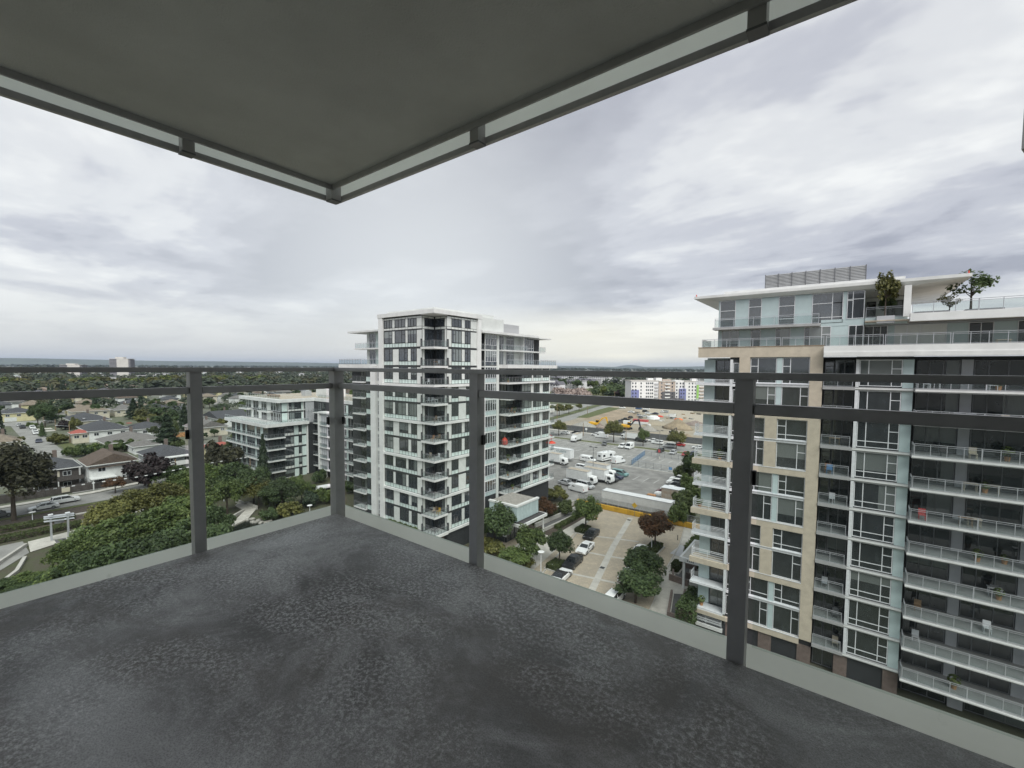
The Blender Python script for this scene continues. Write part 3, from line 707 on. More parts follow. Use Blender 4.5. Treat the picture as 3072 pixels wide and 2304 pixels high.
bx('terrace_band', 'concrete_white', LB, -123, -120.2, 57.06, 63.6, 14.5, 15.3)
bx('frame_pier', 'white_frame', LB, -121.9, -120.9, 63.3, 63.62, .3, 14.5)
rail(LB, ('F', 52.1), -147.2, -120.4, 15.3, 1.0, 1.5, 'metal_silver'); rail(LB, ('S', -120.3), 52.1, 63.5, 15.3, 1.0, 1.2, 'metal_silver')
f2, s2 = ('F', 57.05), ('S', -123.0)
for z0 in (15.32, 18.1):
    z1 = z0 + 2.5
    for a0, a1, kd, st in [(-144.9, -141.4, 'W', 'v.5'), (-141.4, -140.0, 'p', ''), (-140, -136.4, 'W', 'v.5'), (-136.4, -134.6, 'p', ''), (-134.6, -131.2, 'W', 'v.4'), (-131.2, -128.8, 'p', ''), (-128.8, -125.6, 'W', 'v.5'), (-125.6, -123.1, 'W', 'v.5')]:
        strip(LB, f2, [(a0, a1, kd, st)], z0, z1, .6, 'win_low', 'metal_white', 'panel_pale', 'panel_mint')
    strip(LB, s2, [(57.3, 58.9, 'p', ''), (59.1, 60.9, 'w', 'v.5'), (60.9, 62.8, 'w', 'v.5'), (62.8, 63.3, 'p', ''), (63.4, 64.8, 'w', ''), (64.8, 66.2, 'p', '')], z0, z1, .6, 'win_low', 'metal_dark', 'panel_mint', 'panel_pale')
    for y in (58.95, 63.3): fb(LB, 'frame_pier', 'white_frame', s2, y, y + .16, 0, .2, z0, z1)
fb(LB, 'balcony_slab', 'concrete_white', f2, -146.2, -140.4, .0, 1.6, 17.75, 18.05); rail(LB, ('F', 55.5), -146.1, -140.5, 18.05, 1.0, 1.2, 'metal_silver')
fb(LB, 'balcony_slab', 'concrete_white', f2, -133.6, -127.4, .0, 1.6, 17.75, 18.05); rail(LB, ('F', 55.5), -133.5, -127.5, 18.05, 1.0, 1.2, 'metal_silver')
bx('roof', 'concrete_white', LB, -147.2, -122.2, 55.9, 66.2, 20.72, 21.6); bx('roof', 'concrete_white', LB, -147.2, -97, 66.22, 82, 20.72, 21.58)
bx('roof_deck', 'roof_tan', LB, -146.2, -123.2, 57.0, 66.2, 21.6, 21.65); bx('roof_deck', 'roof_tan', LB, -146.2, -98, 67, 81, 21.6, 21.66)
for i in range(3): rail(LB, ('F', 57.0), -146 + 7.6 * i, -138.6 + 7.6 * i, 21.65, 1.0, 1.6, 'metal_silver')
for i in range(3): rail(LB, ('F', 67.2), -122 + 8 * i, -114.2 + 8 * i, 21.66, 1.0, 1.6, 'metal_silver')
bx('plant_room', 'concrete_white', LB, -128, -118.5, 70, 74, 21.66, 24.0); bx('plant_box', 'louvre', LB, -133, -130.6, 68, 70, 21.66, 23.2)
for x, y in ((-104, 68.5), (-100.4, 68.5), (-104, 72), (-100.4, 72)): bx('pergola_post', 'metal_grey', LB, x - .07, x + .07, y - .07, y + .07, 21.66, 24.1)
bx('pergola_top', 'roof_tan', LB, -104.4, -100, 68, 72.5, 24.1, 24.2)
bx('planter', 'timber', LB, -138, -131.5, 60, 61, 21.66, 22.3)
# recessed return wall and the second wing
for k, z0 in enumerate([-.6] + zl + [17.65]):
    z1 = z0 + 2.8
    for y in (63.7, 64.6, 65.45): fb(LB, 'glass_panel', 'panel_grey' if k else 'panel_mint', ('S', -122.4), y, y + .8, -.02, .0, z0 + .05, z1 + .2)
    wf = ('F', 66.25)
    win(LB, wf, -120.4, -118.6, z0 + .1, z1, 'win_right', 'metal_dark', 'v.5'); win(LB, wf, -118.5, -116.4, z0 + .1, z1, 'win_right', 'metal_dark', 'v.5')
    if k: fb(LB, 'balcony_slab', 'concrete_white', wf, -121, -116.1, .0, 1.2, z0 - .2, z0); rail(LB, ('F', 65.1), -120.9, -116.2, z0, 1.0, 1.0, 'metal_grey')
    if 1 <= k <= 5:
        win(LB, ('F', 64.4), -115.3, -112.0, z0 + .1, z1, 'panel_grey', 'metal_white', 'v.33 v.66'); win(LB, ('F', 64.4), -111.9, -108.2, z0 + .1, z1, 'win_low', 'metal_white', 'v.5')
        fb(LB, 'slab_band', 'white_frame', ('F', 64.4), -115.6, -107.8, -.1, .5, z0 - .24, z0); rail(LB, ('F', 64.0), -115.3, -112, z0, 1.0, .8, 'metal_dark', bars=0)
    strip(LB, wf, [(-107.6, -105.9, 'w', 'v.5'), (-105.9, -105.0, 'p', '')], z0, z1, .6, 'win_low', 'metal_white', 'panel_mint', 'panel_mint')
    win(LB, wf, -104.4, -99.6, z0 + .1, z1, 'win_right', 'metal_dark', 'v.3 v.6')
    if k: fb(LB, 'balcony_slab', 'concrete_white', wf, -104.8, -99.2, .0, 1.9, z0 - .24, z0); rail(LB, ('F', 64.45), -104.7, -99.3, z0, 1.0, 1.1, 'metal_grey')
bx('core', 'core_pale', LB, -115.6, -107.8, 64.45, 66.2, 2.3, 17.6)
bx('frame_pier', 'white_frame', LB, -116.05, -115.62, 63.8, 66.2, 2.1, 17.8); bx('frame_pier', 'white_frame', LB, -107.78, -107.4, 63.8, 66.2, 2.1, 17.8)
bx('frame_band', 'white_frame', LB, -116.05, -107.4, 63.78, 66.2, 17.81, 18.2)
for x in (-113.5, -109.5): bx('column', 'concrete_white', LB, x - .25, x + .25, 64.4, 64.9, 0, 2.05)
# ---------------------------------------------------------------- beige and glass tower at the right
RB = thing('beige_apartment_block', 'beige stone and pale blue apartment block with long railed balconies and flared roof', 'building', (0, 60, 0))
f0 = ('F', 53.8)
ZB = [2.75 + 2.945 * k for k in range(11)]           # ZB[10] = 32.2
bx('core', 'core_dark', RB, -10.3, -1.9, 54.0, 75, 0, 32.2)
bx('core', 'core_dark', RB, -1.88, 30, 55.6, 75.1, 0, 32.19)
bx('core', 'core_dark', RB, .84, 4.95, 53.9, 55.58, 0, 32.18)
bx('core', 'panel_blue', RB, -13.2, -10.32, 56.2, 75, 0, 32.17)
# beige piers and bands; every second pair of storeys has one wide or two narrow openings
fb(RB, 'stone_pier', 'beige_stone', f0, -9.32, -8.28, -.15, .1, 2.75, 32.2)
fb(RB, 'stone_pier', 'beige_stone', f0, -2.86, -1.78, -.15, .1, 2.75, 32.2)
for k in range(0, 11, 2):
    z = ZB[k]; h = 1.1 if k == 10 else .62
    fb(RB, 'stone_band', 'beige_stone', f0, -8.28, -2.86, -.15, .1, z - (.0 if k == 10 else .62), z + (1.1 if k == 10 else .05))
    if k == 10:
        fb(RB, 'stone_band', 'beige_stone', f0, -13.65, -9.32, -.15, .1, z, z + 1.1); fb(RB, 'stone_band', 'beige_stone', f0, -9.318, -8.282, -.15, .1, z + .002, z + 1.1); fb(RB, 'stone_band', 'beige_stone', f0, -2.858, -1.78, -.15, .1, z + .002, z + 1.1)
        bx('parapet_cap', 'timber', RB, -13.7, -1.76, 53.66, 54.2, 33.3, 33.36)
for k in range(10):
    z0, z1 = ZB[k], ZB[k + 1]
    lo = k % 2 == 0; wide = (k // 2) % 2 == 0
    zb = z0 + .07 if lo else z0 + .16; zt = z1 - .16 if lo else z1 - .64
    if k == 9: zt = z1 - .05
    G_, W_ = 'win_right', 'metal_white'
    st1 = 'c.30' if k % 4 in (1, 3) else 'c.70'
    sx = (' h.24' if not lo else '')
    wf = ('F', 53.95)
    if wide:
        win(RB, wf, -8.26, -5.78, zb, zt, G_, W_, st1 + sx, .07); win(RB, wf, -5.27, -2.88, zb, zt, G_, W_, st1 + sx, .07)
        fb(RB, 'glass_panel', 'panel_blue', f0, -5.76, -5.29, -.2, -.05, zb, zt)
    else:
        win(RB, wf, -8.26, -6.7, zb, zt, G_, W_, ('v.12' if not lo else 'c.55') + sx, .07); win(RB, wf, -5.55, -2.88, zb, zt, G_, W_, st1 + sx, .07)
        fb(RB, 'stone_pier', 'beige_stone', f0, -6.68, -5.57, -.15, .098, z0 + .05, z1 - (.16 if lo else .62))
    if lo: fb(RB, 'spandrel', 'metal_white', f0, -8.26, -2.88, -.15, .02, z1 - .16, z1 + .16)
    fb(RB, 'window_sill', 'metal_white', f0, -8.3, -2.86, .0, .13, zb - .07, zb)
    # corner balcony at the left end
    if k % 2 == 0 and k > 0:
        bx('balcony_band', 'beige_stone', RB, -14.0, -10.22, 53.6, 55.2, z0 - .62, z0 + .0)
    else: bx('balcony_slab', 'metal_white', RB, -13.9, -10.22, 53.7, 55.2, z0 - .24, z0)
    if k == 0: bx('balcony_band', 'beige_stone', RB, -14.0, -9.34, 53.62, 55.2, z0 - .7, z0 - .245)
    if k > 0: fb(RB, 'slab_edge', 'beige_stone' if lo else 'metal_white', f0, -10.2, -9.34, -.15, .06, z0 - (.6 if lo else .3), z0)
    rail(RB, ('F', 53.86), -13.8, -10.3, z0, 1.05, 1.7, 'metal_white', bars=6 if k % 2 else 4)
    rail(RB, ('S', -13.8), 53.9, 55.2, z0, 1.05, 1.2, 'metal_white', bars=4)
    bx('side_wall', 'panel_blue', RB, -13.3, -12.1, 55.25, 56.1, z0, z1 - .25)
    win(RB, ('F', 55.5), -12.05, -10.3, z0 + .05, z1 - .3, G_, 'metal_grey', 'v.5')
    bx('white_post', 'metal_white', RB, -10.24, -9.98, 53.75, 54.0, z0 + .01, z1 - .25)
    win(RB, wf, -9.95, -9.36, z0 + .1, z1 - .62, G_, W_, 'h.24' if not lo else '', .06)
    # railed balcony bay between the stone and the glazed column
    win(RB, ('F', 55.5), -1.7, -.9, z0 + .05, z1 - .45, G_, 'metal_grey', 'h.8'); win(RB, ('F', 55.5), -.85, .75, z0 + .05, z1 - .3, G_, 'metal_grey', 'v.5')
    bx('balcony_slab', 'concrete_slab', RB, -1.74, .80, 53.55, 55.55, z0 - .3, z0)
    rail(RB, ('F', 53.66), -1.7, .62, z0, 1.05, 1.2, 'metal_silver')
    # glazed column
    gf = ('F', 53.86)
    bx('column', 'metal_white', RB, .82, 1.08, 53.6, 53.88, z0 + .01, z1 - .3)
    win(RB, gf, 1.1, 4.2, z0 + .12, z1 - .32, G_, W_, 'v.22 c.76 h.24', .07)
    fb(RB, 'glass_panel', 'panel_blue', gf, 4.22, 4.98, -.05, .06, z0 + .02, z1 - .31)
    fb(RB, 'slab_edge', 'concrete_slab', gf, .80, 5.0, -.1, .22, z0 - .3, z0); fb(RB, 'slab_lip', 'concrete_white', gf, .80, 5.0, .22, .3, z0 - .2, z0 - .06)
    # long balconies at the right
    bx('balcony_slab', 'concrete_slab', RB, 5.02, 26, 52.45, 55.5, z0 - .3, z0); bx('slab_lip', 'concrete_white', RB, 5.0, 26, 52.36, 52.44, z0 - .2, z0 - .06)
    rail(RB, ('S', 5.1), 52.6, 53.8, z0, 1.05, 1.1, 'metal_silver')
    for i in range(4): rail(RB, ('F', 52.55), 5.15 + 4.2 * i, 9.35 + 4.2 * i, z0, 1.05, 1.05, 'metal_silver')
    bf = ('F', 55.5)
    win(RB, bf, 5.3, 8.2, z0 + .05, z1 - .35, G_, 'metal_grey', 'v.3 v.62'); fb(RB, 'wall_panel', 'panel_grey', bf, 8.25, 9.0, -.05, .08, z0, z1 - .31)
    win(RB, bf, 9.05, 12.4, z0 + .05, z1 - .35, G_, 'metal_grey', 'v.27 v.62'); fb(RB, 'wall_panel', 'panel_grey', bf, 12.45, 13.3, -.05, .08, z0, z1 - .31)
    win(RB, bf, 13.35, 16.5, z0 + .05, z1 - .35, G_, 'metal_grey', 'v.3 v.62'); win(RB, bf, 16.6, 21, z0 + .05, z1 - .35, G_, 'metal_grey', 'v.3 v.62')
# brown brick base
for a0, a1 in ((-9.9, -9.3), (-6.6, -5.35), (-3.0, -1.8)): fb(RB, 'brick_pier', 'brown_brick', f0, a0, a1, -.5, -.1, 0, 2.1)
fb(RB, 'brick_pier', 'brown_brick', f0, .1, 1.2, -.5, .0, 0, 2.4); fb(RB, 'brick_pier', 'brown_brick', f0, 3.9, 5.0, -.5, .0, 0, 2.4)
win(RB, ('F', 54.1), -9.3, -6.62, .1, 2.1, 'win_right', 'metal_white', 'v.6 h.3'); win(RB, ('F', 54.1), -5.33, -3.02, .1, 2.1, 'win_right', 'metal_white', 'v.7 h.3')
win(RB, ('F', 54.0), 1.22, 3.88, .1, 2.4, 'win_right', 'metal_white', 'c.7 h.25'); win(RB, ('F', 54.9), -1.7, .05, .1, 2.3, 'win_right', 'metal_grey', 'v.5')
rail(RB, ('F', 53.9), -13.4, -10.4, .9, 1.05, 1.5, 'metal_white'); bx('terrace_slab', 'concrete_white', RB, -13.6, -10.2, 53.7, 56.2, .5, .9)
for i in range(3): rail(RB, ('F', 50.4), 5.2 + 4 * i, 9.2 + 4 * i, -.2, 1.0, 1.3, 'metal_silver')
bx('terrace_wall', 'brown_brick', RB, 5.0, 17.3, 50.45, 50.7, -.3, .3)
bx('base_panel', 'panel_grey', RB, 8.6, 9.6, 55.3, 55.55, 0, 2.4)
win(RB, ('F', 55.55), 5.4, 8.5, .1, 2.4, 'win_right', 'metal_grey', 'v.6 h.5'); win(RB, ('F', 55.55), 9.7, 14, .1, 2.4, 'win_right', 'metal_grey', 'v.6 h.5')
# terrace level and penthouses
bx('terrace_wall', 'white_frame', RB, -1.74, 26, 52.5, 54.2, 32.22, 33.2); bx('terrace_lip', 'concrete_white', RB, -1.72, 26, 52.42, 52.5, 32.2, 32.6)
bx('terrace_deck', 'roof_tan', RB, -13.6, 26, 54.21, 60, 32.75, 32.85)
for a0, a1 in ((-13.3, -5.5), (-5.4, -1.8)): rail(RB, ('F', 53.9), a0, a1, 33.3, .95, 1.35, 'metal_silver')
for i in range(5): rail(RB, ('F', 52.7), -1.6 + 4.4 * i, 2.7 + 4.4 * i, 33.2, 1.0, 1.1, 'metal_silver')
rail(RB, ('S', -13.3), 53.9, 58, 33.3, .95, .55, 'metal_grey')
pf = ('F', 55.6)
bx('core', 'panel_blue', RB, -12.0, 1.3, 55.66, 74, 32.9, 38.8); bx('core', 'panel_grey', RB, 1.32, 26, 57.2, 74, 32.9, 35.5)
def seg(z0, z1, items, ff=pf):
    for a0, a1, kd, st in items:
        if kd == 'p': fb(RB, 'glass_panel', 'panel_blue', ff, a0 + .01, a1 - .01, -.03, .02, z0, z1)
        else: win(RB, ff, a0, a1, z0, z1, kd, 'metal_white', st, .06)
WR, WT = 'win_right', 'win_tower'
seg(32.95, 35.35, [(-12, -11.6, 'p', ''), (-11.6, -9.8, WR, 'v.5'), (-9.8, -8.6, 'p', ''), (-8.6, -7.6, WR, ''), (-7.6, -6.2, 'p', ''), (-6.2, -4.8, WR, ''), (-4.8, -3.6, 'p', ''), (-3.6, -1.3, WR, 'c.66'), (-1.3, .1, 'p', ''), (.1, 1.3, WR, 'v.5')])
seg(32.95, 35.3, [(1.35, 3.2, WR, 'v.4 v.7'), (3.2, 3.7, 'p', ''), (3.7, 7.4, 'panel_pale', 'v.25 v.5'), (7.4, 8.8, 'p', ''), (8.8, 10.4, WR, 'v.5'), (10.4, 11.8, 'p', ''), (11.8, 13.6, WR, ''), (13.6, 15, 'p', ''), (15, 17, WR, '')], ('F', 57.15))
bx('balcony_slab', 'concrete_slab', RB, -12.3, -2.2, 54.2, 55.6, 35.35, 35.6); rail(RB, ('F', 54.3), -12.1, -2.3, 35.6, 1.0, 1.9, 'metal_silver')
fb(RB, 'slab_edge', 'panel_blue', pf, -2.18, 1.32, -.05, .05, 35.35, 36.0)
seg(35.65, 38.75, [(-12, -11.85, 'p', ''), (-11.85, -10.2, WT, 'h.62 h.3'), (-10.2, -8.9, 'p', ''), (-8.9, -7.6, WT, 'h.7'), (-7.6, -6.0, 'p', ''), (-6.0, -4.5, WT, 'h.66 h.22'), (-4.5, -3.0, 'p', ''), (-3.0, -.4, WT, 'c.66 h.66 h.2'), (-.4, 1.3, 'p', '')])
seg(36.0, 38.75, [(-.1, 1.28, WT, 'c.34 h.7')], ('F', 55.55))
bx('terrace_wall', 'white_frame', RB, 4.5, 26, 53.5, 54.2, 35.35, 36.05); bx('terrace_deck', 'roof_tan', RB, 1.34, 26, 54.21, 66, 35.52, 35.62)
bx('slab_edge', 'panel_blue', RB, 1.36, 4.48, 55.4, 55.9, 35.35, 36.0)
rail(RB, ('F', 55.5), 1.4, 4.4, 36.0, 1.0, 1.3, 'metal_silver')
for i in range(5): rail(RB, ('F', 53.6), 4.6 + 4.2 * i, 8.8 + 4.2 * i, 36.05, 1.0, 1.4, 'metal_silver')
bx('white_column', 'white_frame', RB, 4.1, 4.6, 54.6, 55.1, 35.9, 38.75)
bx('penthouse_wall', 'panel_pale', RB, 1.33, 5, 62, 70, 35.62, 38.7)
win(RB, ('F', 61.98), 1.6, 2.4, 35.7, 38.3, WR, 'metal_dark', ''); win(RB, ('F', 61.98), 3.2, 4.6, 35.7, 38.3, WR, 'metal_dark', 'v.5')
# flared roof: thin edge, tapering soffit, running out over the right-hand terrace
rz = MB()
rz.add([(-14.6, 54.9, 39.14), (8.5, 54.9, 39.14), (8.5, 74, 39.14), (-14.6, 74, 39.14), (-12, 55.5, 38.78), (4.8, 55.3, 38.78), (4.8, 72, 38.78), (-12, 72, 38.78),
        (-14.6, 54.9, 39.42), (8.5, 54.9, 39.42), (8.5, 74, 39.42), (-14.6, 74, 39.42)],
       [(0, 4, 5, 1), (1, 5, 6, 2), (2, 6, 7, 3), (3, 7, 4, 0), (4, 7, 6, 5), (0, 1, 9, 8), (1, 2, 10, 9), (2, 3, 11, 10), (3, 0, 8, 11), (8, 9, 10, 11)])
rme = rz.mesh('roof', 'concrete_white'); obj('roof', rme, RB)
bx('parapet', 'concrete_white', RB, -11.5, 4.2, 55.8, 64, 39.422, 39.8)
pl = bx('plant_screen', 'core_pale', RB, -7.4, 1.3, 56.7, 66, 39.802, 40.3)
for i in range(10): fb(RB, 'screen_slat', 'louvre', ('F', 56.6), -7.5, 1.3, 0, .12, 39.9 + .15 * i, 39.99 + .15 * i)
for i in range(8): fb(RB, 'screen_post', 'metal_grey', ('F', 56.62), -7.5 + 1.25 * i, -7.42 + 1.25 * i, .1, .2, 39.81, 41.4)
bx('screen_back', 'metal_grey', RB, -7.5, 1.3, 56.7, 65, 40.36, 41.3)
for x, y in ((-14.4, 55.1), (8.3, 55.1)):
    o = obj('beacon', MB().tube((0, 0, 0), (0, 0, .25), .06, .05, 8).mesh('beacon', 'red_tarp'), RB, (x, y, 39.42))
# entrance canopy and number plate on the plaza side
bx('entrance_canopy', 'white_frame', RB, -17.6, -13.3, 62.3, 70.2, 3.9, 4.5); bx('canopy_roof', 'concrete_pave', RB, -17.3, -13.31, 62.7, 69.9, 4.5, 4.53)
bx('canopy_post', 'white_frame', RB, -17.2, -16.9, 62.6, 62.9, 0, 3.9); bx('canopy_post', 'white_frame', RB, -16.0, -15.7, 69.6, 69.9, 0, 3.9)
for i, x in enumerate((-16.55, -16.3, -16.05, -15.8)): fb(RB, 'number_digit', 'metal_grey', ('F', 62.3), x, x + .16, 0, .02, 4.08, 4.34)
# ---------------------------------------------------------------- ground, roads, plaza, lots
def sheet(name, poly, z, m, kind='structure', parent=None):
    """flat sheet from plan points"""
    return struct(name, MB().add([(x, y, z) for x, y in poly], [tuple(range(len(poly)))]).mesh(name, m), parent)
def ccw(p):
    a = sum(p[i][0] * p[(i + 1) % len(p)][1] - p[(i + 1) % len(p)][0] * p[i][1] for i in range(len(p)))
    return p if a > 0 else p[::-1]
def rect(x0, x1, y0, y1): return [(x0, y0), (x1, y0), (x1, y1), (x0, y1)]
bigm = MB(); n = 24
import itertools
bigm.add([(-26000, -12000, -.06), (14000, -12000, -.06), (14000, 28000, -.06), (-26000, 28000, -.06)], [(0, 1, 2, 3)])
struct('ground', bigm.mesh('ground', 'suburb_ground'))
sheet('garden_soil', rect(-126, -43, -40, 86), -.02, 'lawn')
plaza = sheet('plaza', rect(-47.5, -13.6, 20, 87.2), .0, 'plaza_pavers')
# paler bands laid in the pavers
_zq = lambda u, v: tuple(gp(1380 + u * .3436, 1400 + v * .3436)[:2])
bandc = [(-26.4, 48)] + [_zq(*q) for q in ((1150, 1080), (1245, 885), (1340, 692), (1420, 560), (1490, 445))]
def ribbon(pts, w, z0, z1=None):
    b = MB(); L = []; Rr = []
    for i, p in enumerate(pts):
        a = Vector(pts[max(0, i - 1)]); c = Vector(pts[min(len(pts) - 1, i + 1)]); d = (c - a).normalized(); nrm = Vector((-d.y, d.x)) * w / 2
        L.append((p[0] + nrm.x, p[1] + nrm.y)); Rr.append((p[0] - nrm.x, p[1] - nrm.y))
    for i in range(len(pts) - 1):
        q = [Rr[i], Rr[i + 1], L[i + 1], L[i]]
        if z1 is None: b.add([(x, y, z0) for x, y in q], [(0, 1, 2, 3)])
        else: b.prism(ccw(q), z0, z1)
    return b
obj('pale_band', ribbon(bandc, 1.0, .006).mesh('pale_band', 'concrete_pave'), plaza)
for xa, ya, xb, yb in [_zq(*p) + _zq(*q) for p, q in (((1060, 592), (1352, 628)), ((1380, 632), (1560, 655)), ((1085, 742), (1282, 780)), ((1322, 786), (1445, 806)), ((930, 925), (1172, 975)), ((1222, 986), (1390, 1022)))]:
    obj('pale_band', ribbon([(xa, ya), (xb, yb)], .5, .01).mesh('pale_band', 'concrete_pave'), plaza)
for p in (gp(1807, 1703), gp(1887, 1560)):
    obj('drain_cover', MB().box(-.35, .35, -.35, .35, 0, .02).mesh('drain_cover', 'metal_dark'), plaza, (p.x, p.y, .006))
side = sheet('pavement', [(-47.5, 88), (-41.5, 88), (-36.5, 52), (-40.5, 46), (-43, 46)][::-1], .012, 'concrete_pave')
obj('kerb', ribbon([(-41.2, 87), (-39.4, 74), (-36.4, 60), (-34.6, 52)], .2, .0, .14).mesh('kerb', 'concrete_kerb'), side)
rp = sheet('pavement', ccw([(-23.6, 87), (-21.9, 78), (-20.6, 66), (-18.9, 56), (-17.5, 45), (-13.6, 45), (-13.6, 87)]), .014, 'concrete_pave')
obj('kerb', ribbon([(-23.7, 87), (-22.0, 78), (-20.7, 66), (-19.0, 56), (-17.6, 45)], .16, .0, .13).mesh('kerb', 'concrete_kerb'), rp)
# parking lot behind the yellow wall
lot = sheet('parking_lot', rect(-128, -25, 88.2, 130), -.005, 'asphalt')
lot2 = sheet('parking_lot', rect(-128, -25, 130.2, 162), .0, 'asphalt_street')
obj('kerb', MB().box(-112, -25.5, 129.85, 130.25, -.01, .12).mesh('kerb', 'concrete_kerb'), lot)
ln = MB().box(-.06, .06, -2.6, 2.6, 0, .004).mesh('parking_line', 'line_paint')
ln2 = MB().box(-.06, .06, -2.4, 2.4, 0, .004).mesh('parking_line', 'line_paint')
for i in range(30): obj('parking_line', ln, lot2, (-112 + 2.8 * i, 157.6, .004))
for i in range(30): obj('parking_line', ln, lot2, (-112 + 2.8 * i, 145.5, .004))
for i in range(30): obj('parking_line', ln2, lot2, (-111.4 + 2.8 * i, 133.2, .004))
for i in range(10): obj('parking_line', ln2, lot, (-66 + 2.9 * i, 118, .0))
for i in range(3): obj('tyre_stain', MB().tube((0, 0, 0), (0, 0, .003), 1.4, 1.4, 14).mesh('tyre_stain', 'asphalt_new'), lot, (-60 - 4 * i, 111 + 3 * i, -.003))
gv = sheet('grass_verge', rect(-128, -20, 162.2, 165.5), .02, 'grass')
obj('kerb', MB().box(-128, -20, 165.5, 165.75, -.03, .13).mesh('kerb', 'concrete_kerb'), gv); obj('kerb', MB().box(-128, -20, 162.0, 162.2, -.03, .13).mesh('kerb', 'concrete_kerb'), gv)
st = sheet('street', rect(-300, 60, 165.75, 183.5), -.01, 'asphalt_street')
for i in range(14): obj('lane_line', MB().box(-1.5, 1.5, -.07, .07, 0, .004).mesh('lane_line', 'line_paint') if i == 0 else bpy.data.meshes['lane_line'], st, (-120 + 8 * i, 174.6, -.006))
pv = sheet('pavement', rect(-118, 60, 183.5, 186.2), .03, 'concrete_pave')
dirt = sheet('construction_site', ccw([(-124, 186.4), (60, 186.4), (60, 380), (-155, 380), (-142, 300), (-131, 235)]), .0, 'dirt')
sheet('worked_earth', ccw([(-124, 232), (-104, 232), (-100, 262), (-116, 305), (-134, 300)]), .02, 'dirt_red')
sheet('grass_bank', ccw([(-131, 238), (-124, 240), (-134, 312), (-146, 318), (-142, 290)]), .04, 'grass')
sheet('yard', ccw([(-118, 300), (-60, 260), (40, 260), (40, 378), (-150, 378)]), .015, 'roof_tan')
# divided street running away past the site
r1 = [(-128.5, 186), (-131, 222), (-138, 262), (-148, 312), (-165, 400), (-190, 520)]
sheet_m = ribbon(r1, 9.5, .01); struct('road', sheet_m.mesh('road', 'asphalt_street'))
r2 = [(-144, 186), (-147, 222), (-155, 262), (-166, 312), (-184, 400), (-210, 520)]
struct('road', ribbon(r2, 9.5, .01).mesh('road', 'asphalt_street'))
struct('median', ribbon([(-136.5, 190), (-139, 222), (-146.5, 262), (-157, 312), (-174, 400)], 3.6, .0, .1).mesh('median', 'grass'))
sheet('side_yard', ccw([(-149, 186), (-152, 222), (-172, 312), (-240, 312), (-240, 186)]), .0, 'concrete_pave')
# the road with parked cars below the trees at the left, and its verges
road = struct('road', ribbon([(-137.8, -60), (-137.8, 24), (-141, 36), (-152, 50), (-172, 58), (-200, 60)], 9.0, .0).mesh('road', 'asphalt_street'))
wk = struct('pavement', ribbon([(-131.9, -60), (-131.9, 24), (-134, 36)], 1.0, .02, .12).mesh('pavement', 'grass'))
struct('pavement', ribbon([(-143.6, -60), (-143.6, 22), (-146.6, 34)], 2.0, .02, .12).mesh('pavement', 'concrete_pave'))
sheet('verge', rect(-131.4, -119.4, -60, 40), .03, 'soil')
struct('path', ribbon([(-124.6, -50), (-124.6, 22)], .5, .0, .25).mesh('path', 'concrete_kerb'))
pt = struct('path', ribbon([(-118.2, -50), (-118.0, 24), (-116, 34)], 1.6, .06).mesh('path', 'concrete_pave'))
# residential street far left
rs = struct('residential_street', ribbon([(-146, 22.2), (-205, 23.2), (-280, 24.2), (-349, 25.4)], 6.6, .02).mesh('residential_street', 'asphalt_street'))
sheet('cul_de_sac', [(-338 + 11 * math.cos(a / 12 * math.pi), 25.3 + 11 * math.sin(a / 12 * math.pi)) for a in range(24)], .03, 'asphalt_street')
sheet('front_lawn', ccw([(-206, 27.2), (-250, 28), (-250, 31.5), (-206, 30.5)]), .05, 'grass')
for p0, p1 in (((-302, 28), (-302, 33)), ((-292, 28), (-292, 33)), ((-258, 28), (-254, 34)), ((-325, 17), (-325, 12))):
    struct('driveway', ribbon([p0, p1], 6.0, .035).mesh('driveway', 'concrete_pave'))
# suburb streets further out
for pts in ([(-360, 44), (-470, 62), (-640, 88)], [(-300, 110), (-520, 170), (-760, 230)]):
    struct('residential_street', ribbon(pts, 8, .0).mesh('residential_street', 'asphalt_street'))
# garden: court, path, pond, planting
sheet('garden_court', ccw([(-105.4, 8.4), (-109.1, 16.2), (-113.2, 15.8), (-111.9, 8.7)]), .10, 'concrete_pave')
sheet('ramp', ccw([(-113, -6), (-113, 8.2), (-105.4, 8.3), (-99, 4.5), (-92, -6)]), .05, 'asphalt_street')
struct('ramp_wall', ribbon([(-99, 3.2), (-103.0, 5.0), (-109.6, 8.3)], .4, .0, .55).mesh('ramp_wall', 'concrete_kerb'))
struct('ramp_wall', ribbon([(-93.4, 4.6), (-97.0, 6.3), (-102.8, 7.6)], .45, .0, .4).mesh('ramp_wall', 'concrete_kerb'))
struct('ramp_wall', ribbon([(-90, 2.0), (-94.5, 5.2)], .5, .0, .4).mesh('ramp_wall', 'concrete_kerb'))
zg = lambda u, v: gp(600 + u * .226, 1380 + v * .226)
def pg(pts): return ccw([tuple(zg(*p)[:2]) for p in pts])
pond = sheet('pond', pg([(430, 900), (640, 800), (760, 830), (1020, 850), (1300, 900), (900, 1300), (300, 1300)]), .05, 'water_pond')
gpth = struct('garden_path', MB().prism(pg([(420, 895), (640, 790), (750, 660), (640, 590), (520, 575), (470, 610), (590, 690), (430, 850)]), .0, .25).mesh('garden_path', 'concrete_pave'))
struct('garden_wall', ribbon([tuple(zg(480, 560)[:2]), tuple(zg(590, 600)[:2]), tuple(zg(730, 570)[:2])], .4, .0, .7).mesh('garden_wall', 'concrete_kerb'))
struct('garden_wall', ribbon([tuple(zg(640, 610)[:2]), tuple(zg(755, 660)[:2])], .4, .0, .8).mesh('garden_wall', 'concrete_kerb'))
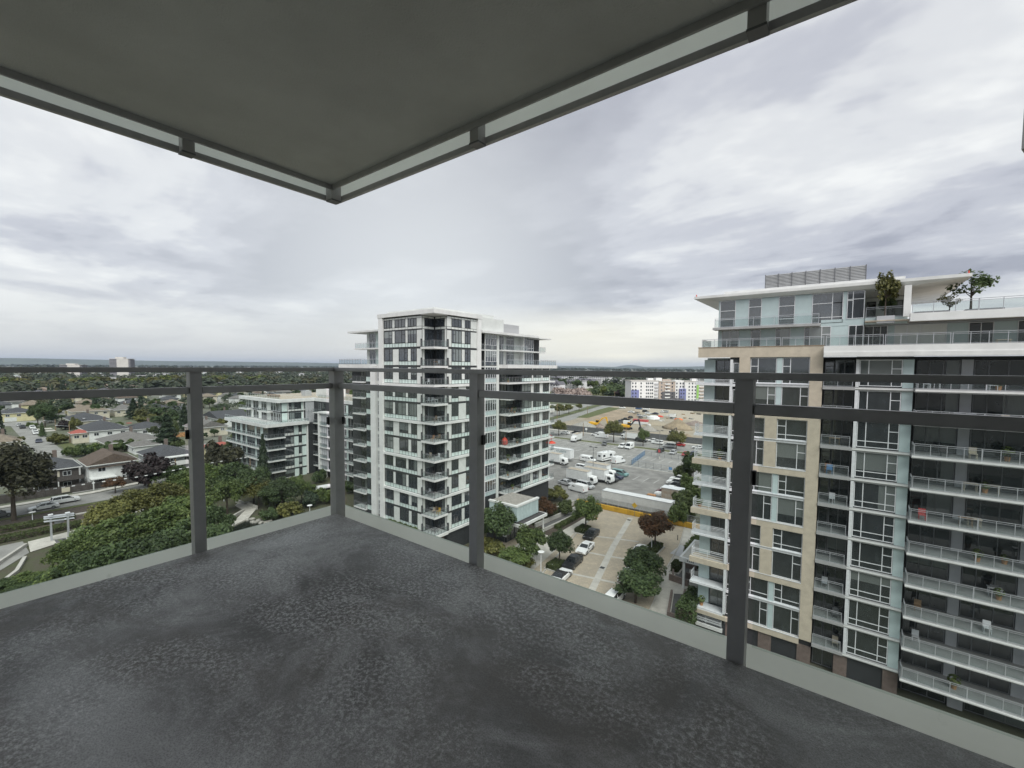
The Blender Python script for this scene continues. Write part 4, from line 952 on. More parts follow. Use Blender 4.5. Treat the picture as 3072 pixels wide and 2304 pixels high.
struct('garden_wall', ribbon([tuple(zg(440, 770)[:2]), tuple(zg(580, 690)[:2])], .4, .0, .6).mesh('garden_wall', 'concrete_kerb'))
sheet('garden_court', pg([(1350, 440), (1480, 400), (1760, 330), (1800, 450), (1650, 430), (1500, 470)]), .08, 'concrete_pave')
struct('garden_wall', ribbon([tuple(zg(1380, 470)[:2]), tuple(zg(1500, 465)[:2]), tuple(zg(1660, 425)[:2]), tuple(zg(1790, 455)[:2])], .35, .0, .5).mesh('garden_wall', 'concrete_kerb'))
# terraced beds beside the tower entrance
bed = sheet('planting_bed', rect(-50.0, -41.6, 67.2, 87), .02, 'soil')
for i, (xa, ya, xb, yb) in enumerate(((-49.3, 70, -47.6, 86), (-46.6, 69, -45.2, 86), (-44.2, 68, -43.0, 86))):
    struct('retaining_wall', ribbon([(xa, ya), (xb, yb)], .3, .0, 1.0 - .2 * i).mesh('retaining_wall', 'concrete_kerb'))
struct('ramp', ribbon([(-45.4, 70), (-44.2, 86)], 1.6, .06).mesh('ramp', 'asphalt_new'))
# sunken ramp and walls beside the beige block
sheet('ramp', ccw([(-17.6, 60.3), (-16.4, 61), (-15.4, 54.3), (-16.2, 54.3)]), .03, 'asphalt_new')
sheet('bike_bay', ccw([(-22.2, 73.2), (-20.3, 73.0), (-20.4, 77.6), (-21.8, 78)]), .03, 'panel_grey')
sheet('ramp', ccw([(-20.2, 69.4), (-18.8, 64.9), (-17.2, 64.9), (-18.0, 69.4)]), .03, 'asphalt_new')
for pts, h in (([(-17.9, 60.3), (-16.5, 54.3)], .5), ([(-16.3, 61), (-15.3, 54.2)], .8), ([(-16.5, 54.3), (-15.3, 54.2)], .6), ([(-20.5, 69.6), (-19.1, 64.7)], .6), ([(-19.4, 63.9), (-16.6, 63.6)], .9), ([(-17.6, 66.0), (-15.4, 65.6)], .9), ([(-20.4, 69.7), (-17.0, 69.4)], .7)):
    struct('retaining_wall', ribbon(pts, .28, .0, h).mesh('retaining_wall', 'brown_brick'))
# far ground tones
sheet('far_field', ccw([(-260, 380), (140, 380), (300, 700), (-420, 700)]), -.03, 'grass')
# ---------------------------------------------------------------- trees and shrubs
def leaf_quad(b, c, nrm, s, rr):
    a = nrm.orthogonal().normalized(); q = nrm.cross(a); t = rr.uniform(0, 6.28)
    u = (a * math.cos(t) + q * math.sin(t)) * s; v = nrm.cross(u) * .62
    b.v += [tuple(c - u), tuple(c + v), tuple(c + u * 1.05), tuple(c - v)]; o = len(b.v) - 4
    b.f.append((o, o + 1, o + 2, o + 3)); b.m.append(0)
def rdir(rr):
    while True:
        p = Vector((rr.uniform(-1, 1), rr.uniform(-1, 1), rr.uniform(-1, 1)))
        if .05 < p.length < 1: return p.normalized()
def crown_broad(seed, n, leaf, nc=34, flat=1.0, squash=.8):
    """crown of leaf clumps inside a unit-radius dome; z from about -0.7 to 1"""
    rr = random.Random(seed); b = MB(); cl = []
    for i in range(nc):
        d = rdir(rr)
        if d.z < -.35: d.z *= -.6
        k = rr.uniform(.45, .92); cl.append((Vector((d.x * k, d.y * k, d.z * k * squash)), rr.uniform(.20, .36)))
    cl.append((Vector((0, 0, 0)), .5))
    for i in range(n):
        c, r = cl[rr.randrange(len(cl))]
        d = rdir(rr); p = c + Vector((d.x, d.y, d.z * flat)) * r * rr.uniform(.55, 1.08)
        nr = (d * .7 + Vector((0, 0, .75)) + rdir(rr) * .7).normalized()
        leaf_quad(b, p, nr, leaf * rr.uniform(.65, 1.3), rr)
    return b, [c for c, r in cl]
def crown_layers(seed, n, leaf):
    """wide crown of flat overlapping sprays"""
    rr = random.Random(seed); b = MB(); cl = []
    for i in range(46):
        a = rr.uniform(0, 6.28); k = math.sqrt(rr.random()) * .95
        cl.append((Vector((math.cos(a) * k, math.sin(a) * k, (1 - k * k) * .55 * rr.uniform(.5, 1.15) - .1)), rr.uniform(.20, .34)))
    for i in range(n):
        c, r = cl[rr.randrange(len(cl))]; a = rr.uniform(0, 6.28); q = math.sqrt(rr.random()) * r * 1.25
        p = c + Vector((math.cos(a) * q, math.sin(a) * q, rr.gauss(0, .05) - q * q * .9))
        nr = (Vector((0, 0, 1)) + rdir(rr) * .75).normalized(); leaf_quad(b, p, nr, leaf * rr.uniform(.6, 1.35), rr)
    return b, [c for c, r in cl]
def crown_conifer(seed, n, leaf):
    rr = random.Random(seed); b = MB()
    for i in range(n):
        t = rr.random() ** .7; z = 2.6 * (1 - t) - .6; r = (.10 + .86 * t); tier = .82 + .18 * math.sin(z * 16)
        a = rr.uniform(0, 6.28); k = math.sqrt(rr.uniform(.15, 1)) * r * tier * (1 + .22 * math.sin(a * 5 + z * 3))
        p = Vector((math.cos(a) * k, math.sin(a) * k, z - k * .22))
        nr = (Vector((math.cos(a) * .5, math.sin(a) * .5, 1)) + rdir(rr) * .6).normalized(); leaf_quad(b, p, nr, leaf * rr.uniform(.6, 1.3), rr)
    return b, []
def trunk_mesh(name, cl, seed, h=1.0, r=.05, base=-1.6, n=8):
    """tapered trunk with limbs reaching into the crown, in crown units"""
    rr = random.Random(seed); b = MB(); top = Vector((rr.uniform(-.05, .05), rr.uniform(-.05, .05), .1))
    fork = Vector((0, 0, base * .42))
    b.tube((0, 0, base), fork, r * 1.25, r * .85, n); b.tube(fork, top, r * .85, r * .4, n)
    for c in cl[:9]: b.tube(fork + (top - fork) * rr.uniform(0, .7), c * .8, r * .45, r * .12, 5)
    return b.mesh(name, 'bark')
ARCH = {}
def arch(kind, crown, seed, base):
    b, cl = crown; ARCH[kind] = (b.mesh('crown', 'leaf_green'), trunk_mesh('trunk', cl, seed, base=base))
arch('maple1', crown_broad(1, 8500, .068, 40, 1.0, 1.0), 1, -1.4); arch('maple2', crown_broad(2, 8000, .068, 34, 1.0, .95), 2, -1.4); arch('maple3', crown_broad(3, 8000, .07, 46, .9, 1.0), 3, -1.35)
arch('garden1', crown_layers(4, 9000, .055), 4, -.9); arch('garden2', crown_layers(5, 9000, .055), 5, -.9); arch('garden3', crown_broad(6, 9000, .055, 46, .6, .6), 6, -.9)
arch('big1', crown_broad(7, 9000, .055, 60, .7, .95), 7, -1.3); arch('big2', crown_layers(8, 8000, .06), 8, -1.2)
arch('conifer1', crown_conifer(9, 4500, .085), 9, -.9); arch('conifer2', crown_conifer(10, 4000, .09), 10, -.9)
arch('far1', crown_broad(12, 1500, .13, 22), 12, -1.25); arch('far2', crown_broad(13, 1500, .13, 18, .9, 1.0), 13, -1.25); arch('far3', crown_broad(14, 1300, .14, 14), 14, -1.2)
arch('farcon', crown_conifer(15, 1100, .15), 15, -.9)
arch('shrub', crown_broad(16, 3500, .09, 20, .8, .75), 16, -.5); arch('shrub2', crown_layers(17, 2600, .10), 17, -.4)
arch('sparse', crown_broad(29, 1500, .105, 26, 1.0, 1.05), 29, -1.4)
arch('wisp', crown_broad(19, 620, .085, 16, .8, .7), 19, -1.7)
MAST = {}
def tree(kind, x, y, r, leaf='leaf_green', label='', group=None, zc=None, rz=None, zs=1.0, name='tree', cat='tree', zb=0.0):
    """r = crown radius; the trunk foot sits at zb"""
    cm, tm = ARCH[kind]
    base = min(v.co.z for v in tm.vertices) if kind not in MAST else MAST[kind]; MAST[kind] = base
    t = thing(name, label, cat, (x, y, zb), rnd.uniform(0, 6.28) if rz is None else rz, group)
    s = r; sz = r * zs
    if zc is not None: sz = (zc - zb) / -base
    t.scale = (s, s, sz)
    for nm, me in (('crown', cm), ('trunk', tm)):
        o = bpy.data.objects.new(nm, me); col.objects.link(o); o.parent = t; o.location = (0, 0, -base)
        if nm == 'crown':
            o.material_slots[0].link = 'OBJECT'; o.material_slots[0].material = MATS[leaf]
    return t
def ctree(kind, px, py, zc, r, leaf, label, group=None, **kw):
    """tree whose crown centre, zc above ground, shows at a photo pixel"""
    p = gp(px, py, zc); return tree(kind, p.x, p.y, r, leaf, label, group, zc=zc, **kw)
# plaza trees (planter hedge under each)
PT = 'trees planted in the plaza'
tree('maple1', -38.1, 73.6, 2.6, 'leaf_green', 'small green maple rising over the plaza wall and black coupe', PT, zc=3.9)
tree('maple2', -34.6, 58.2, 2.1, 'leaf_deep', 'dark green plaza maple beside the white ring of a lamp head', PT, zc=3.4)
tree('maple3', -24.8, 73.4, 2.9, 'leaf_rust', 'plaza maple turning rusty red in front of the yellow wall', PT, zc=3.8)
tree('maple2', -22.0, 60.4, 3.0, 'leaf_deep', 'deep green plaza maple standing over a half-hidden white car', PT, zc=3.3)
tree('maple1', -20.9, 54.8, 3.0, 'leaf_deep', 'bushy plaza maple against the frosted strip of the balcony', PT, zc=2.8)
def hedge(x0, x1, y0, y1, h, label, leaf='leaf_hedge', group='clipped hedges in the plaza', n=1600, name='hedge', kerb=True):
    """clipped block of small leaves, with its kerb"""
    rr = random.Random(int((x0 * 7 + y0 * 13) * 10)); b = MB(); cx, cy = (x0 + x1) / 2, (y0 + y1) / 2
    for i in range(n):
        p = Vector((rr.uniform(x0, x1) - cx, rr.uniform(y0, y1) - cy, rr.uniform(.05, h)))
        k = rr.random()
        if k < .5: p.z = h * rr.uniform(.9, 1.03)
        elif k < .7: p.y = (y0 - cy) * rr.uniform(.93, 1.03)
        elif k < .85: p.x = (x1 - cx) * rr.uniform(.93, 1.03)
        nr = (rdir(rr) + Vector((.2, -.3, .6))).normalized(); leaf_quad(b, p, nr, .13 * rr.uniform(.7, 1.3), rr)
    t = thing(name, label, 'hedge', (cx, cy, 0), 0, group)
    obj('foliage', b.mesh('foliage', leaf), t, (cx, cy, 0)); bx('soil_block', 'soil', t, x0 + .12, x1 - .12, y0 + .12, y1 - .12, 0, h * .86)
    if kerb: obj('kerb', MB().box(x0 - .25, x1 + .25, y0 - .25, y1 + .25, .0, .14).mesh('kerb', 'concrete_kerb'), t)
    return t
hedge(-39.4, -37.4, 71.6, 74.6, .8, 'low hedge round the foot of the small green maple')
hedge(-35.6, -33.8, 55.8, 58.6, .8, 'low hedge between black car and white convertible')
hedge(-25.8, -23.9, 71.2, 75.0, .8, 'low hedge under the rusty red plaza maple')
hedge(-20.0, -19.0, 66.6, 68.6, 1.3, 'narrow clipped hedge beside the entrance ramp'); hedge(-18.9, -16.9, 69.8, 72.2, 1.0, 'square clipped hedge beside the white canopy')
hedge(-20.0, -15.2, 73.0, 80.0, 2.0, 'tall loose hedge between plaza and beige block', 'leaf_green', n=3600, kerb=False)
hedge(-15.0, -13.0, 52.0, 58, 3.0, 'dark ivy hedge at the foot of the beige block', 'leaf_deep', n=3000, kerb=False)
zp = lambda u, v: (1380 + u * .3436, 1400 + v * .3436)
GB = 'planting round the tower entrance'
ctree('maple3', *zp(610, 655), 3.4, 2.8, 'leaf_green', 'bright green tree in front of the entrance canopy', GB)
ctree('garden3', *zp(470, 790), 2.0, 2.6, 'leaf_green', 'low spreading tree below the bright green one', GB)
ctree('maple1', *zp(300, 490), 4.6, 3.2, 'leaf_deep', 'dark tree between the tower corner and the canopy', GB)
ctree('shrub', *zp(255, 710), 1.2, 2.6, 'leaf_olive', 'yellow-green shrub under the dark corner tree', GB, name='shrub', cat='shrub')
ctree('shrub', *zp(560, 850), .9, 1.6, 'leaf_olive', 'straw-coloured shrub by the framed noticeboard', GB, name='shrub', cat='shrub')
ctree('maple2', *zp(745, 350), 2.8, 2.3, 'leaf_rust', 'olive-brown tree behind the glazed entrance box', GB)
ctree('shrub', *zp(825, 235), 1.4, 3.2, 'leaf_olive', 'loose olive shrub beside the parking lot fence', GB, name='shrub', cat='shrub')
ctree('shrub', *zp(935, 360), 1.4, 1.9, 'leaf_hedge', 'round clipped shrub at the end of the terraced beds', GB, name='shrub', cat='shrub')
hedge(-48.6, -47.2, 70, 84, .9, 'long clipped hedge on the upper terrace bed', kerb=False, n=2400); hedge(-43.4, -42.4, 71, 84, .7, 'long clipped hedge beside the plaza pavement', kerb=False, n=2400)
for i, (u, v, r) in enumerate(((1960, 60, 2.6), (2000, 150, 2.8), (1960, 300, 2.8), (1930, 420, 2.4), (2010, 380, 2.6), (2030, 250, 2.6))):
    ctree('shrub', *zp(u, v), 2.0, r, 'leaf_green' if i % 2 else 'leaf_hedge', 'dense bush on the bank beside the white trailer', 'bushes on the bank by the trailer', name='bush', cat='bush')
ctree('maple3', 2080, 1395, 5.0, 3.0, 'leaf_deep', 'dark tree at the right-hand edge of the fenced lot', None)
# garden canopy below the railing at the left
gl_ = [(560, 1452, 4.5, 4.6, 0, 'garden1'), (640, 1425, 4.5, 4.4, 0, 'garden2'), (705, 1425, 4.6, 4.2, 1, 'garden1'), (760, 1445, 5, 4.0, 1, 'garden3'), (480, 1490, 4.6, 4.6, 2, 'garden2'), (400, 1515, 4.4, 4.2, 2, 'garden1'), (335, 1545, 4.0, 3.8, 2, 'garden3'),
       (560, 1530, 4.6, 4.4, 0, 'garden3'), (480, 1580, 4.8, 4.6, 0, 'garden1'), (395, 1600, 4.6, 4.4, 0, 'garden2'), (300, 1615, 4.2, 4.0, 0, 'garden2'), (560, 1620, 4.8, 4.6, 1, 'garden2'), (460, 1670, 4.8, 4.4, 1, 'garden3'), (370, 1690, 4.4, 4.0, 1, 'garden1'), (280, 1700, 3.8, 3.4, 1, 'garden3'),
       (560, 1705, 4.4, 4.0, 1, 'garden1'), (450, 1750, 4.2, 3.6, 1, 'garden2'), (330, 1775, 3.4, 3.0, 1, 'garden3'), (200, 1775, 2.4, 2.4, 1, 'garden2'), (110, 1765, 1.6, 2.2, 1, 'garden3'), (40, 1790, 1.4, 2.6, 1, 'garden2'),
       (230, 1660, 3.6, 3.2, 0, 'garden1'), (215, 1725, 3.0, 3.0, 0, 'garden3'), (150, 1745, 2.0, 2.4, 1, 'garden1'), (75, 1740, 1.5, 2.2, 0, 'garden2'), (10, 1760, 1.4, 2.2, 1, 'garden3'), (90, 1800, 1.4, 2.4, 0, 'garden1'), (680, 1478, 4.4, 3.4, 0, 'garden3'), (775, 1465, 4.0, 3.0, 2, 'garden2'), (640, 1560, 3.8, 2.8, 1, 'garden1'), (648, 1605, 3.0, 2.4, 1, 'garden3'), (640, 1650, 2.6, 2.2, 0, 'garden2')]
for px, py, zc, r, li, kd in gl_:
    ctree(kd, px, py, zc, r, ('leaf_green', 'leaf_deep', 'leaf_olive')[li], ('mid green layered tree in the garden below the railing', 'dark green layered tree in the garden below the railing', 'yellowing layered tree in the garden below the railing')[li], 'garden trees under the balcony', name='garden_tree')
ctree('big1', 845, 1475, 4.2, 3.8, 'leaf_deep', 'dark round tree between garden path and glass block'); ctree('big1', 905, 1470, 3.2, 2.8, 'leaf_green', 'mid green tree beside the bright garden canopy roof')
ctree('conifer1', 790, 1420, 4.4, 2.4, 'leaf_conifer', 'slim conifer against the corner of the low block')
for px, py, zc, r, lf, kd, lb in ((806, 1545, 1.2, 1.7, 'leaf_deep', 'shrub', 'dark rounded shrub beside the pale garden path'), (870, 1530, 1.4, 2.4, 'leaf_olive', 'shrub2', 'golden green shrub above the pond rocks'), (925, 1500, 1.6, 2.2, 'leaf_conifer', 'shrub', 'spiky dark shrub beside the garden lamp'),
                                  (975, 1490, 1.6, 2.6, 'leaf_green', 'shrub', 'fresh green shrub against the frosted strip'), (892, 1447, 1.4, 2.2, 'leaf_green', 'shrub', 'clipped shrub at the foot of the low block'), (963, 1430, 1.6, 2.2, 'leaf_deep', 'shrub', 'round shrub by the low block doorway'), (1060, 1460, 1.5, 2.4, 'leaf_deep', 'shrub', 'dark shrub beneath the stacked tower balconies'), (830, 1500, 1.6, 2.4, 'leaf_hedge', 'shrub', 'hedge-like shrub behind the dark rounded one')):
    ctree(kd, px, py, zc, r, lf, lb, name='shrub', cat='shrub')
pn = obj('tower_planter', MB().box(-64.4, -55, 46.75, 47.42, 0, 3.35).mesh('tower_planter', 'concrete_white')); tag(pn, 'white planter wall along the foot of the white framed tower', 'planter')
for i, (x, y) in enumerate(((-61.5, 47.05), (-58.6, 47.05), (-56, 47.05), (-60, 47.05), (-57.4, 47.0), (-62.6, 47.05))):
    tree('shrub2', x, y, .85, 'leaf_green', 'leafy fringe plant in the planter of the white framed tower', 'plants along the tower foot', zc=3.75, zb=3.3, name='plant', cat='plant')
for i in range(16):
    k = i / 15; p = zg(640 + 480 * k + rnd.uniform(-20, 20), 800 + 60 * k + rnd.uniform(-25, 25)) if i < 11 else zg(400 + 60 * (i - 11), 960 + 8 * (i - 11) + rnd.uniform(-30, 30))
    s = rnd.uniform(.35, .8); rb_ = MB()
    rb_.loft([[(math.cos(a) * s * q * rnd.uniform(.8, 1.1), math.sin(a) * s * .7 * q * rnd.uniform(.8, 1.1), zz) for a in [j * math.pi / 4 for j in range(8)]] for zz, q in ((0, 1), (.18, 1.0), (.32, .6))])
    tag(obj('pond_rock', rb_.mesh('pond_rock', 'rock'), None, (p.x, p.y, .04), rnd.uniform(0, 3)), 'flat pale rock at the edge of the dark pond', 'rock', 'rocks round the pond')
# hedges and verge planting by the left-hand road
for x0, x1, lb in ((-123.6, -121.2, 'long clipped hedge between the road verge and the concrete path'), (-117.0, -114.6, 'long clipped hedge between the path and the stone court')):
    hedge(x0, x1, -4, 16, .9, lb, 'leaf_hedge', 'hedges beside the garden court', n=5200, kerb=False)
big = tree('big1', -129.6, 8.4, 7.0, 'leaf_bronze', 'large dark bronze tree overhanging the parked white cars', zc=9.0)
tree('big2', -128.8, -1.5, 6.5, 'leaf_deep', 'dark green tree standing next to the big bronze tree', zc=9.5)
ctree('shrub', 445, 1418, 3.6, 5.2, 'leaf_plum', 'deep purple tree in front of the white gabled house'); ctree('garden3', 345, 1450, 2.4, 2.2, 'leaf_rust', 'rusty orange small tree beside the purple one')
ctree('shrub', 660, 1385, 4.4, 5.6, 'leaf_bronze', 'dark bronze-green tree beside the low block, before the red roofed bungalow'); ctree('big1', 705, 1350, 4.8, 5.0, 'leaf_deep', 'dark green tree by the red roofed bungalow')
ctree('garden1', 520, 1420, 3.0, 4.0, 'leaf_deep', 'low dark green tree below the grey house')
# suburb trees one can pick out
z1 = lambda u, v: (u * .2712, 1050 + v * .2712)
def stree(kind, u, v, hpx, rpx, leaf, label, group=None, zs=None):
    """foot pixel (zoom units), height and half width in the same units"""
    p = gp(*z1(u, v)); d = -p.x * math.sin(PHI) + p.y * math.cos(PHI); k = d * .2712 / F_PX
    cm, tm = ARCH[kind]
    if kind not in MAST: MAST[kind] = min(q.co.z for q in tm.vertices)
    H = hpx * k; top = {'c': 2.0}.get(kind[0] if kind.startswith('con') or kind == 'farcon' else '', .95)
    if kind == 'farcon': top = 2.0
    zc = H * (-MAST[kind]) / (-MAST[kind] + top)
    return tree(kind, p.x, p.y, rpx * k, leaf, label, group, zc=zc)
SG = 'trees among the houses'
stree('conifer1', 1850, 1100, 400, 165, 'leaf_conifer', 'tall broad conifer beside the grey hipped house', SG); stree('conifer2', 1480, 760, 230, 100, 'leaf_conifer', 'blue-green conifer behind the red trimmed roof', SG)
stree('conifer2', 2045, 890, 300, 90, 'leaf_conifer', 'thin topped pine behind the cedar fence', SG); stree('shrub', 1640, 810, 130, 130, 'leaf_olive', 'orange tinged tree beside the pine', SG)
stree('maple1', 500, 850, 270, 95, 'leaf_deep', 'dark tree at the far end of the parked cars', SG); stree('maple2', 420, 830, 260, 85, 'leaf_deep', 'dark tree beside the pale yellow house', SG); stree('conifer1', 570, 800, 240, 70, 'leaf_conifer', 'dark conifer at the yellow house drive', SG)
stree('shrub', 720, 880, 130, 110, 'leaf_plum', 'small purple tree beside the red roof edge', SG); stree('shrub', 620, 1040, 150, 100, 'leaf_olive', 'olive tree behind the utility pole', SG)
stree('conifer2', 470, 960, 170, 42, 'leaf_deep', 'clipped column of evergreen beside three parked cars', SG); stree('shrub', 740, 1170, 100, 50, 'leaf_deep', 'clipped round evergreen at the street corner', SG)
for i in range(7): stree('shrub', 830 + 110 * i, 1180 - 12 * i, 165, 95, 'leaf_deep' if i % 2 else 'leaf_green', 'leafy tree in the row behind the white gabled house', 'row of trees behind the white gabled house')
stree('shrub', 1320, 720, 150, 95, 'leaf_deep', 'round tree between two bungalow roofs', SG); stree('shrub', 1590, 920, 70, 70, 'leaf_deep', 'bush under the white garden gazebo', SG); stree('shrub', 340, 860, 80, 60, 'leaf_green', 'small tree beside the parked cars of the cul-de-sac', SG)
stree('shrub', 790, 800, 90, 60, 'leaf_deep', 'tree beside the skylit dark roof', SG)
# ---------------------------------------------------------------- vehicles: x forward, origin on the ground under the middle
def paint(name, c, metal=.0, rough=.28): return mat(name, c, rough, .03, 1.0, metal=metal, spec=.55)
for nme, c in dict(car_white=(.76, .77, .77), car_black=(.02, .021, .023), car_silver=(.45, .46, .47), car_grey=(.14, .145, .15), car_red=(.34, .018, .02), car_blue=(.06, .11, .22), car_teal=(.16, .30, .30), car_navy=(.035, .04, .075), car_gold=(.36, .33, .27), car_maroon=(.10, .014, .018)).items(): paint(nme, c)
def section_loft(b, prof, w, inset, m=0, top_in=0.0):
    """side outline prof [(x, z)...] swept across the width, drawn in a little at both flanks"""
    cx = sum(p[0] for p in prof) / len(prof); cz = min(p[1] for p in prof)
    zt = max(p[1] for p in prof)
    rings = []
    for y, k in ((-w, 1 - inset), (-w * .90, 1), (w * .90, 1), (w, 1 - inset)):
        ring = []
        for x, z in prof:
            q = (z - cz) / max(.01, zt - cz)
            ring.append((cx + (x - cx) * (1 - (1 - k) * .5), y * (1 - top_in * q), cz + (z - cz) * (1 - (1 - k) * .7)))
        rings.append(ring)
    b.loft(rings, m)
VM = {}
def wheel_mesh(r):
    k = ('wheel', r)
    if k not in VM:
        t = MB().tube((0, -.11, 0), (0, .11, 0), r, r, 16).mesh('wheel', 'tyre')
        q = MB().tube((0, -.118, 0), (0, .118, 0), r * .62, r * .62, 12).mesh('rim', 'rim'); VM[k] = (t, q)
    return VM[k]
def add_wheels(v, xs, y, r):
    t, q = wheel_mesh(r)
    for x in xs:
        for s in (-1, 1):
            w = obj('wheel', t, v, (x, s * y, r), world=False); obj('rim', q, w, (0, 0, 0), world=False)
def setmat(o, m): o.material_slots[0].link = 'OBJECT'; o.material_slots[0].material = MATS[m]
CARS = {   # outline of the body, of the glasshouse, half width, wheel positions, wheel radius
 'sedan': ([(-2.25, .32), (2.2, .30), (2.28, .55), (2.15, .72), (1.0, .90), (-1.5, .95), (-2.2, .92), (-2.3, .6)], [(-1.85, .90), (1.15, .86), (.35, 1.36), (-.95, 1.42)], .90, (1.4, -1.35), .32),
 'coupe': ([(-2.15, .30), (2.2, .28), (2.28, .5), (2.1, .70), (.95, .86), (-1.5, .92), (-2.15, .93), (-2.2, .55)], [(-1.7, .86), (.95, .82), (.1, 1.24), (-.75, 1.28)], .91, (1.35, -1.3), .33),
 'suv': ([(-2.25, .38), (2.2, .36), (2.3, .7), (2.2, .92), (1.1, 1.08), (-2.2, 1.12), (-2.32, .8)], [(-2.22, 1.06), (1.25, 1.02), (.45, 1.62), (-.6, 1.68), (-2.0, 1.62)], .93, (1.4, -1.4), .36),
 'hatch': ([(-1.9, .33), (1.95, .31), (2.05, .58), (1.9, .78), (1.0, .95), (-1.85, 1.0), (-1.98, .7)], [(-1.85, .95), (1.2, .90), (.45, 1.42), (-.5, 1.48), (-1.6, 1.40)], .87, (1.25, -1.25), .31),
 'minivan': ([(-2.45, .34), (2.4, .32), (2.5, .6), (2.35, .85), (1.5, 1.05), (-2.4, 1.08), (-2.5, .8)], [(-2.38, 1.02), (1.75, .98), (.85, 1.66), (-.6, 1.74), (-2.15, 1.68)], .96, (1.55, -1.5), .34),
}
def car(kind, colour, x, y, rz, label, group=None, name='parked_car', roof=None, cat='car', z=0.0):
    if kind not in VM:
        body, cab, w, ax, wr = CARS[kind]
        b = MB(); section_loft(b, body, w, .12); bm_ = b.mesh('body', 'car_white', smooth=False)
        g = MB(); section_loft(g, cab, w * .88, .10, top_in=.16); gm = g.mesh('windows', 'car_glass')
        # roof skin and pillars over the glasshouse
        zt = max(p[1] for p in cab); top = sorted([p for p in cab if p[1] > zt - .16]); x0, x1 = top[0][0], top[-1][0]
        rf = MB(); wy = w * .88 * .80
        rf.add([(x0 - .05, -wy, zt - .06), (x1 + .04, -wy, zt - .06), (x1 + .04, wy, zt - .06), (x0 - .05, wy, zt - .06), (x0 + .08, -wy * .9, zt + .025), (x1 - .08, -wy * .9, zt + .025), (x1 - .08, wy * .9, zt + .025), (x0 + .08, wy * .9, zt + .025)],
               [(4, 5, 6, 7), (0, 1, 5, 4), (1, 2, 6, 5), (2, 3, 7, 6), (3, 0, 4, 7)])
        low = sorted(cab)[0], sorted(cab)[-1]
        for s in (-1, 1):
            rf.tube((x1, s * wy, zt - .05), (low[1][0] - .02, s * w * .87, low[1][1] + .03), .045, .05, 6); rf.tube((x0, s * wy, zt - .05), (low[0][0] + .05, s * w * .87, low[0][1] + .03), .07, .08, 6)
            xm = (x0 + x1) / 2; rf.tube((xm, s * wy * 1.02, zt - .05), (xm + .05, s * w * .885, low[0][1] + .03), .04, .05, 6)
        rm = rf.mesh('roof', 'car_white')
        fx = max(p[0] for p in body); rx = min(p[0] for p in body); zb = body[3][1]
        hl = MB().box(-.12, .02, -.17, .17, -.07, .06).mesh('headlight', 'lamp_clear'); tl = MB().box(-.02, .10, -.15, .15, -.08, .08).mesh('taillight', 'lamp_red')
        gr = MB().box(-.02, .03, -w * .5, w * .5, -.12, .08).mesh('grille', 'trim_black'); sk = MB().box(rx + .25, fx - .25, -w * .96, w * .96, .2, body[0][1] + .03).mesh('underbody', 'trim_black')
        mr = MB().box(-.08, .08, -.1, .1, -.06, .06).mesh('mirror', 'trim_black')
        VM[kind] = (bm_, gm, rm, hl, tl, gr, sk, mr, fx, rx, zb, w, ax, wr, low[1])
    bm_, gm, rm, hl, tl, gr, sk, mr, fx, rx, zb, w, ax, wr, lo = VM[kind]
    v = thing(name, label, cat, (x, y, z), rz, group)
    L = lambda nm, me, l=(0, 0, 0): obj(nm, me, v, l, world=False)
    setmat(L('body', bm_), colour); L('windows', gm); setmat(L('roof', rm), roof or colour)
    for s in (-1, 1):
        L('headlight', hl, (fx - .16, s * w * .68, zb - .08)); L('taillight', tl, (rx + .05, s * w * .72, zb + .02)); L('mirror', mr, (lo[0] - .15, s * (w + .06), lo[1] + .1))
    L('grille', gr, (fx - .05, 0, zb - .18)); L('underbody', sk); add_wheels(v, ax, w * .88, wr)
    return v
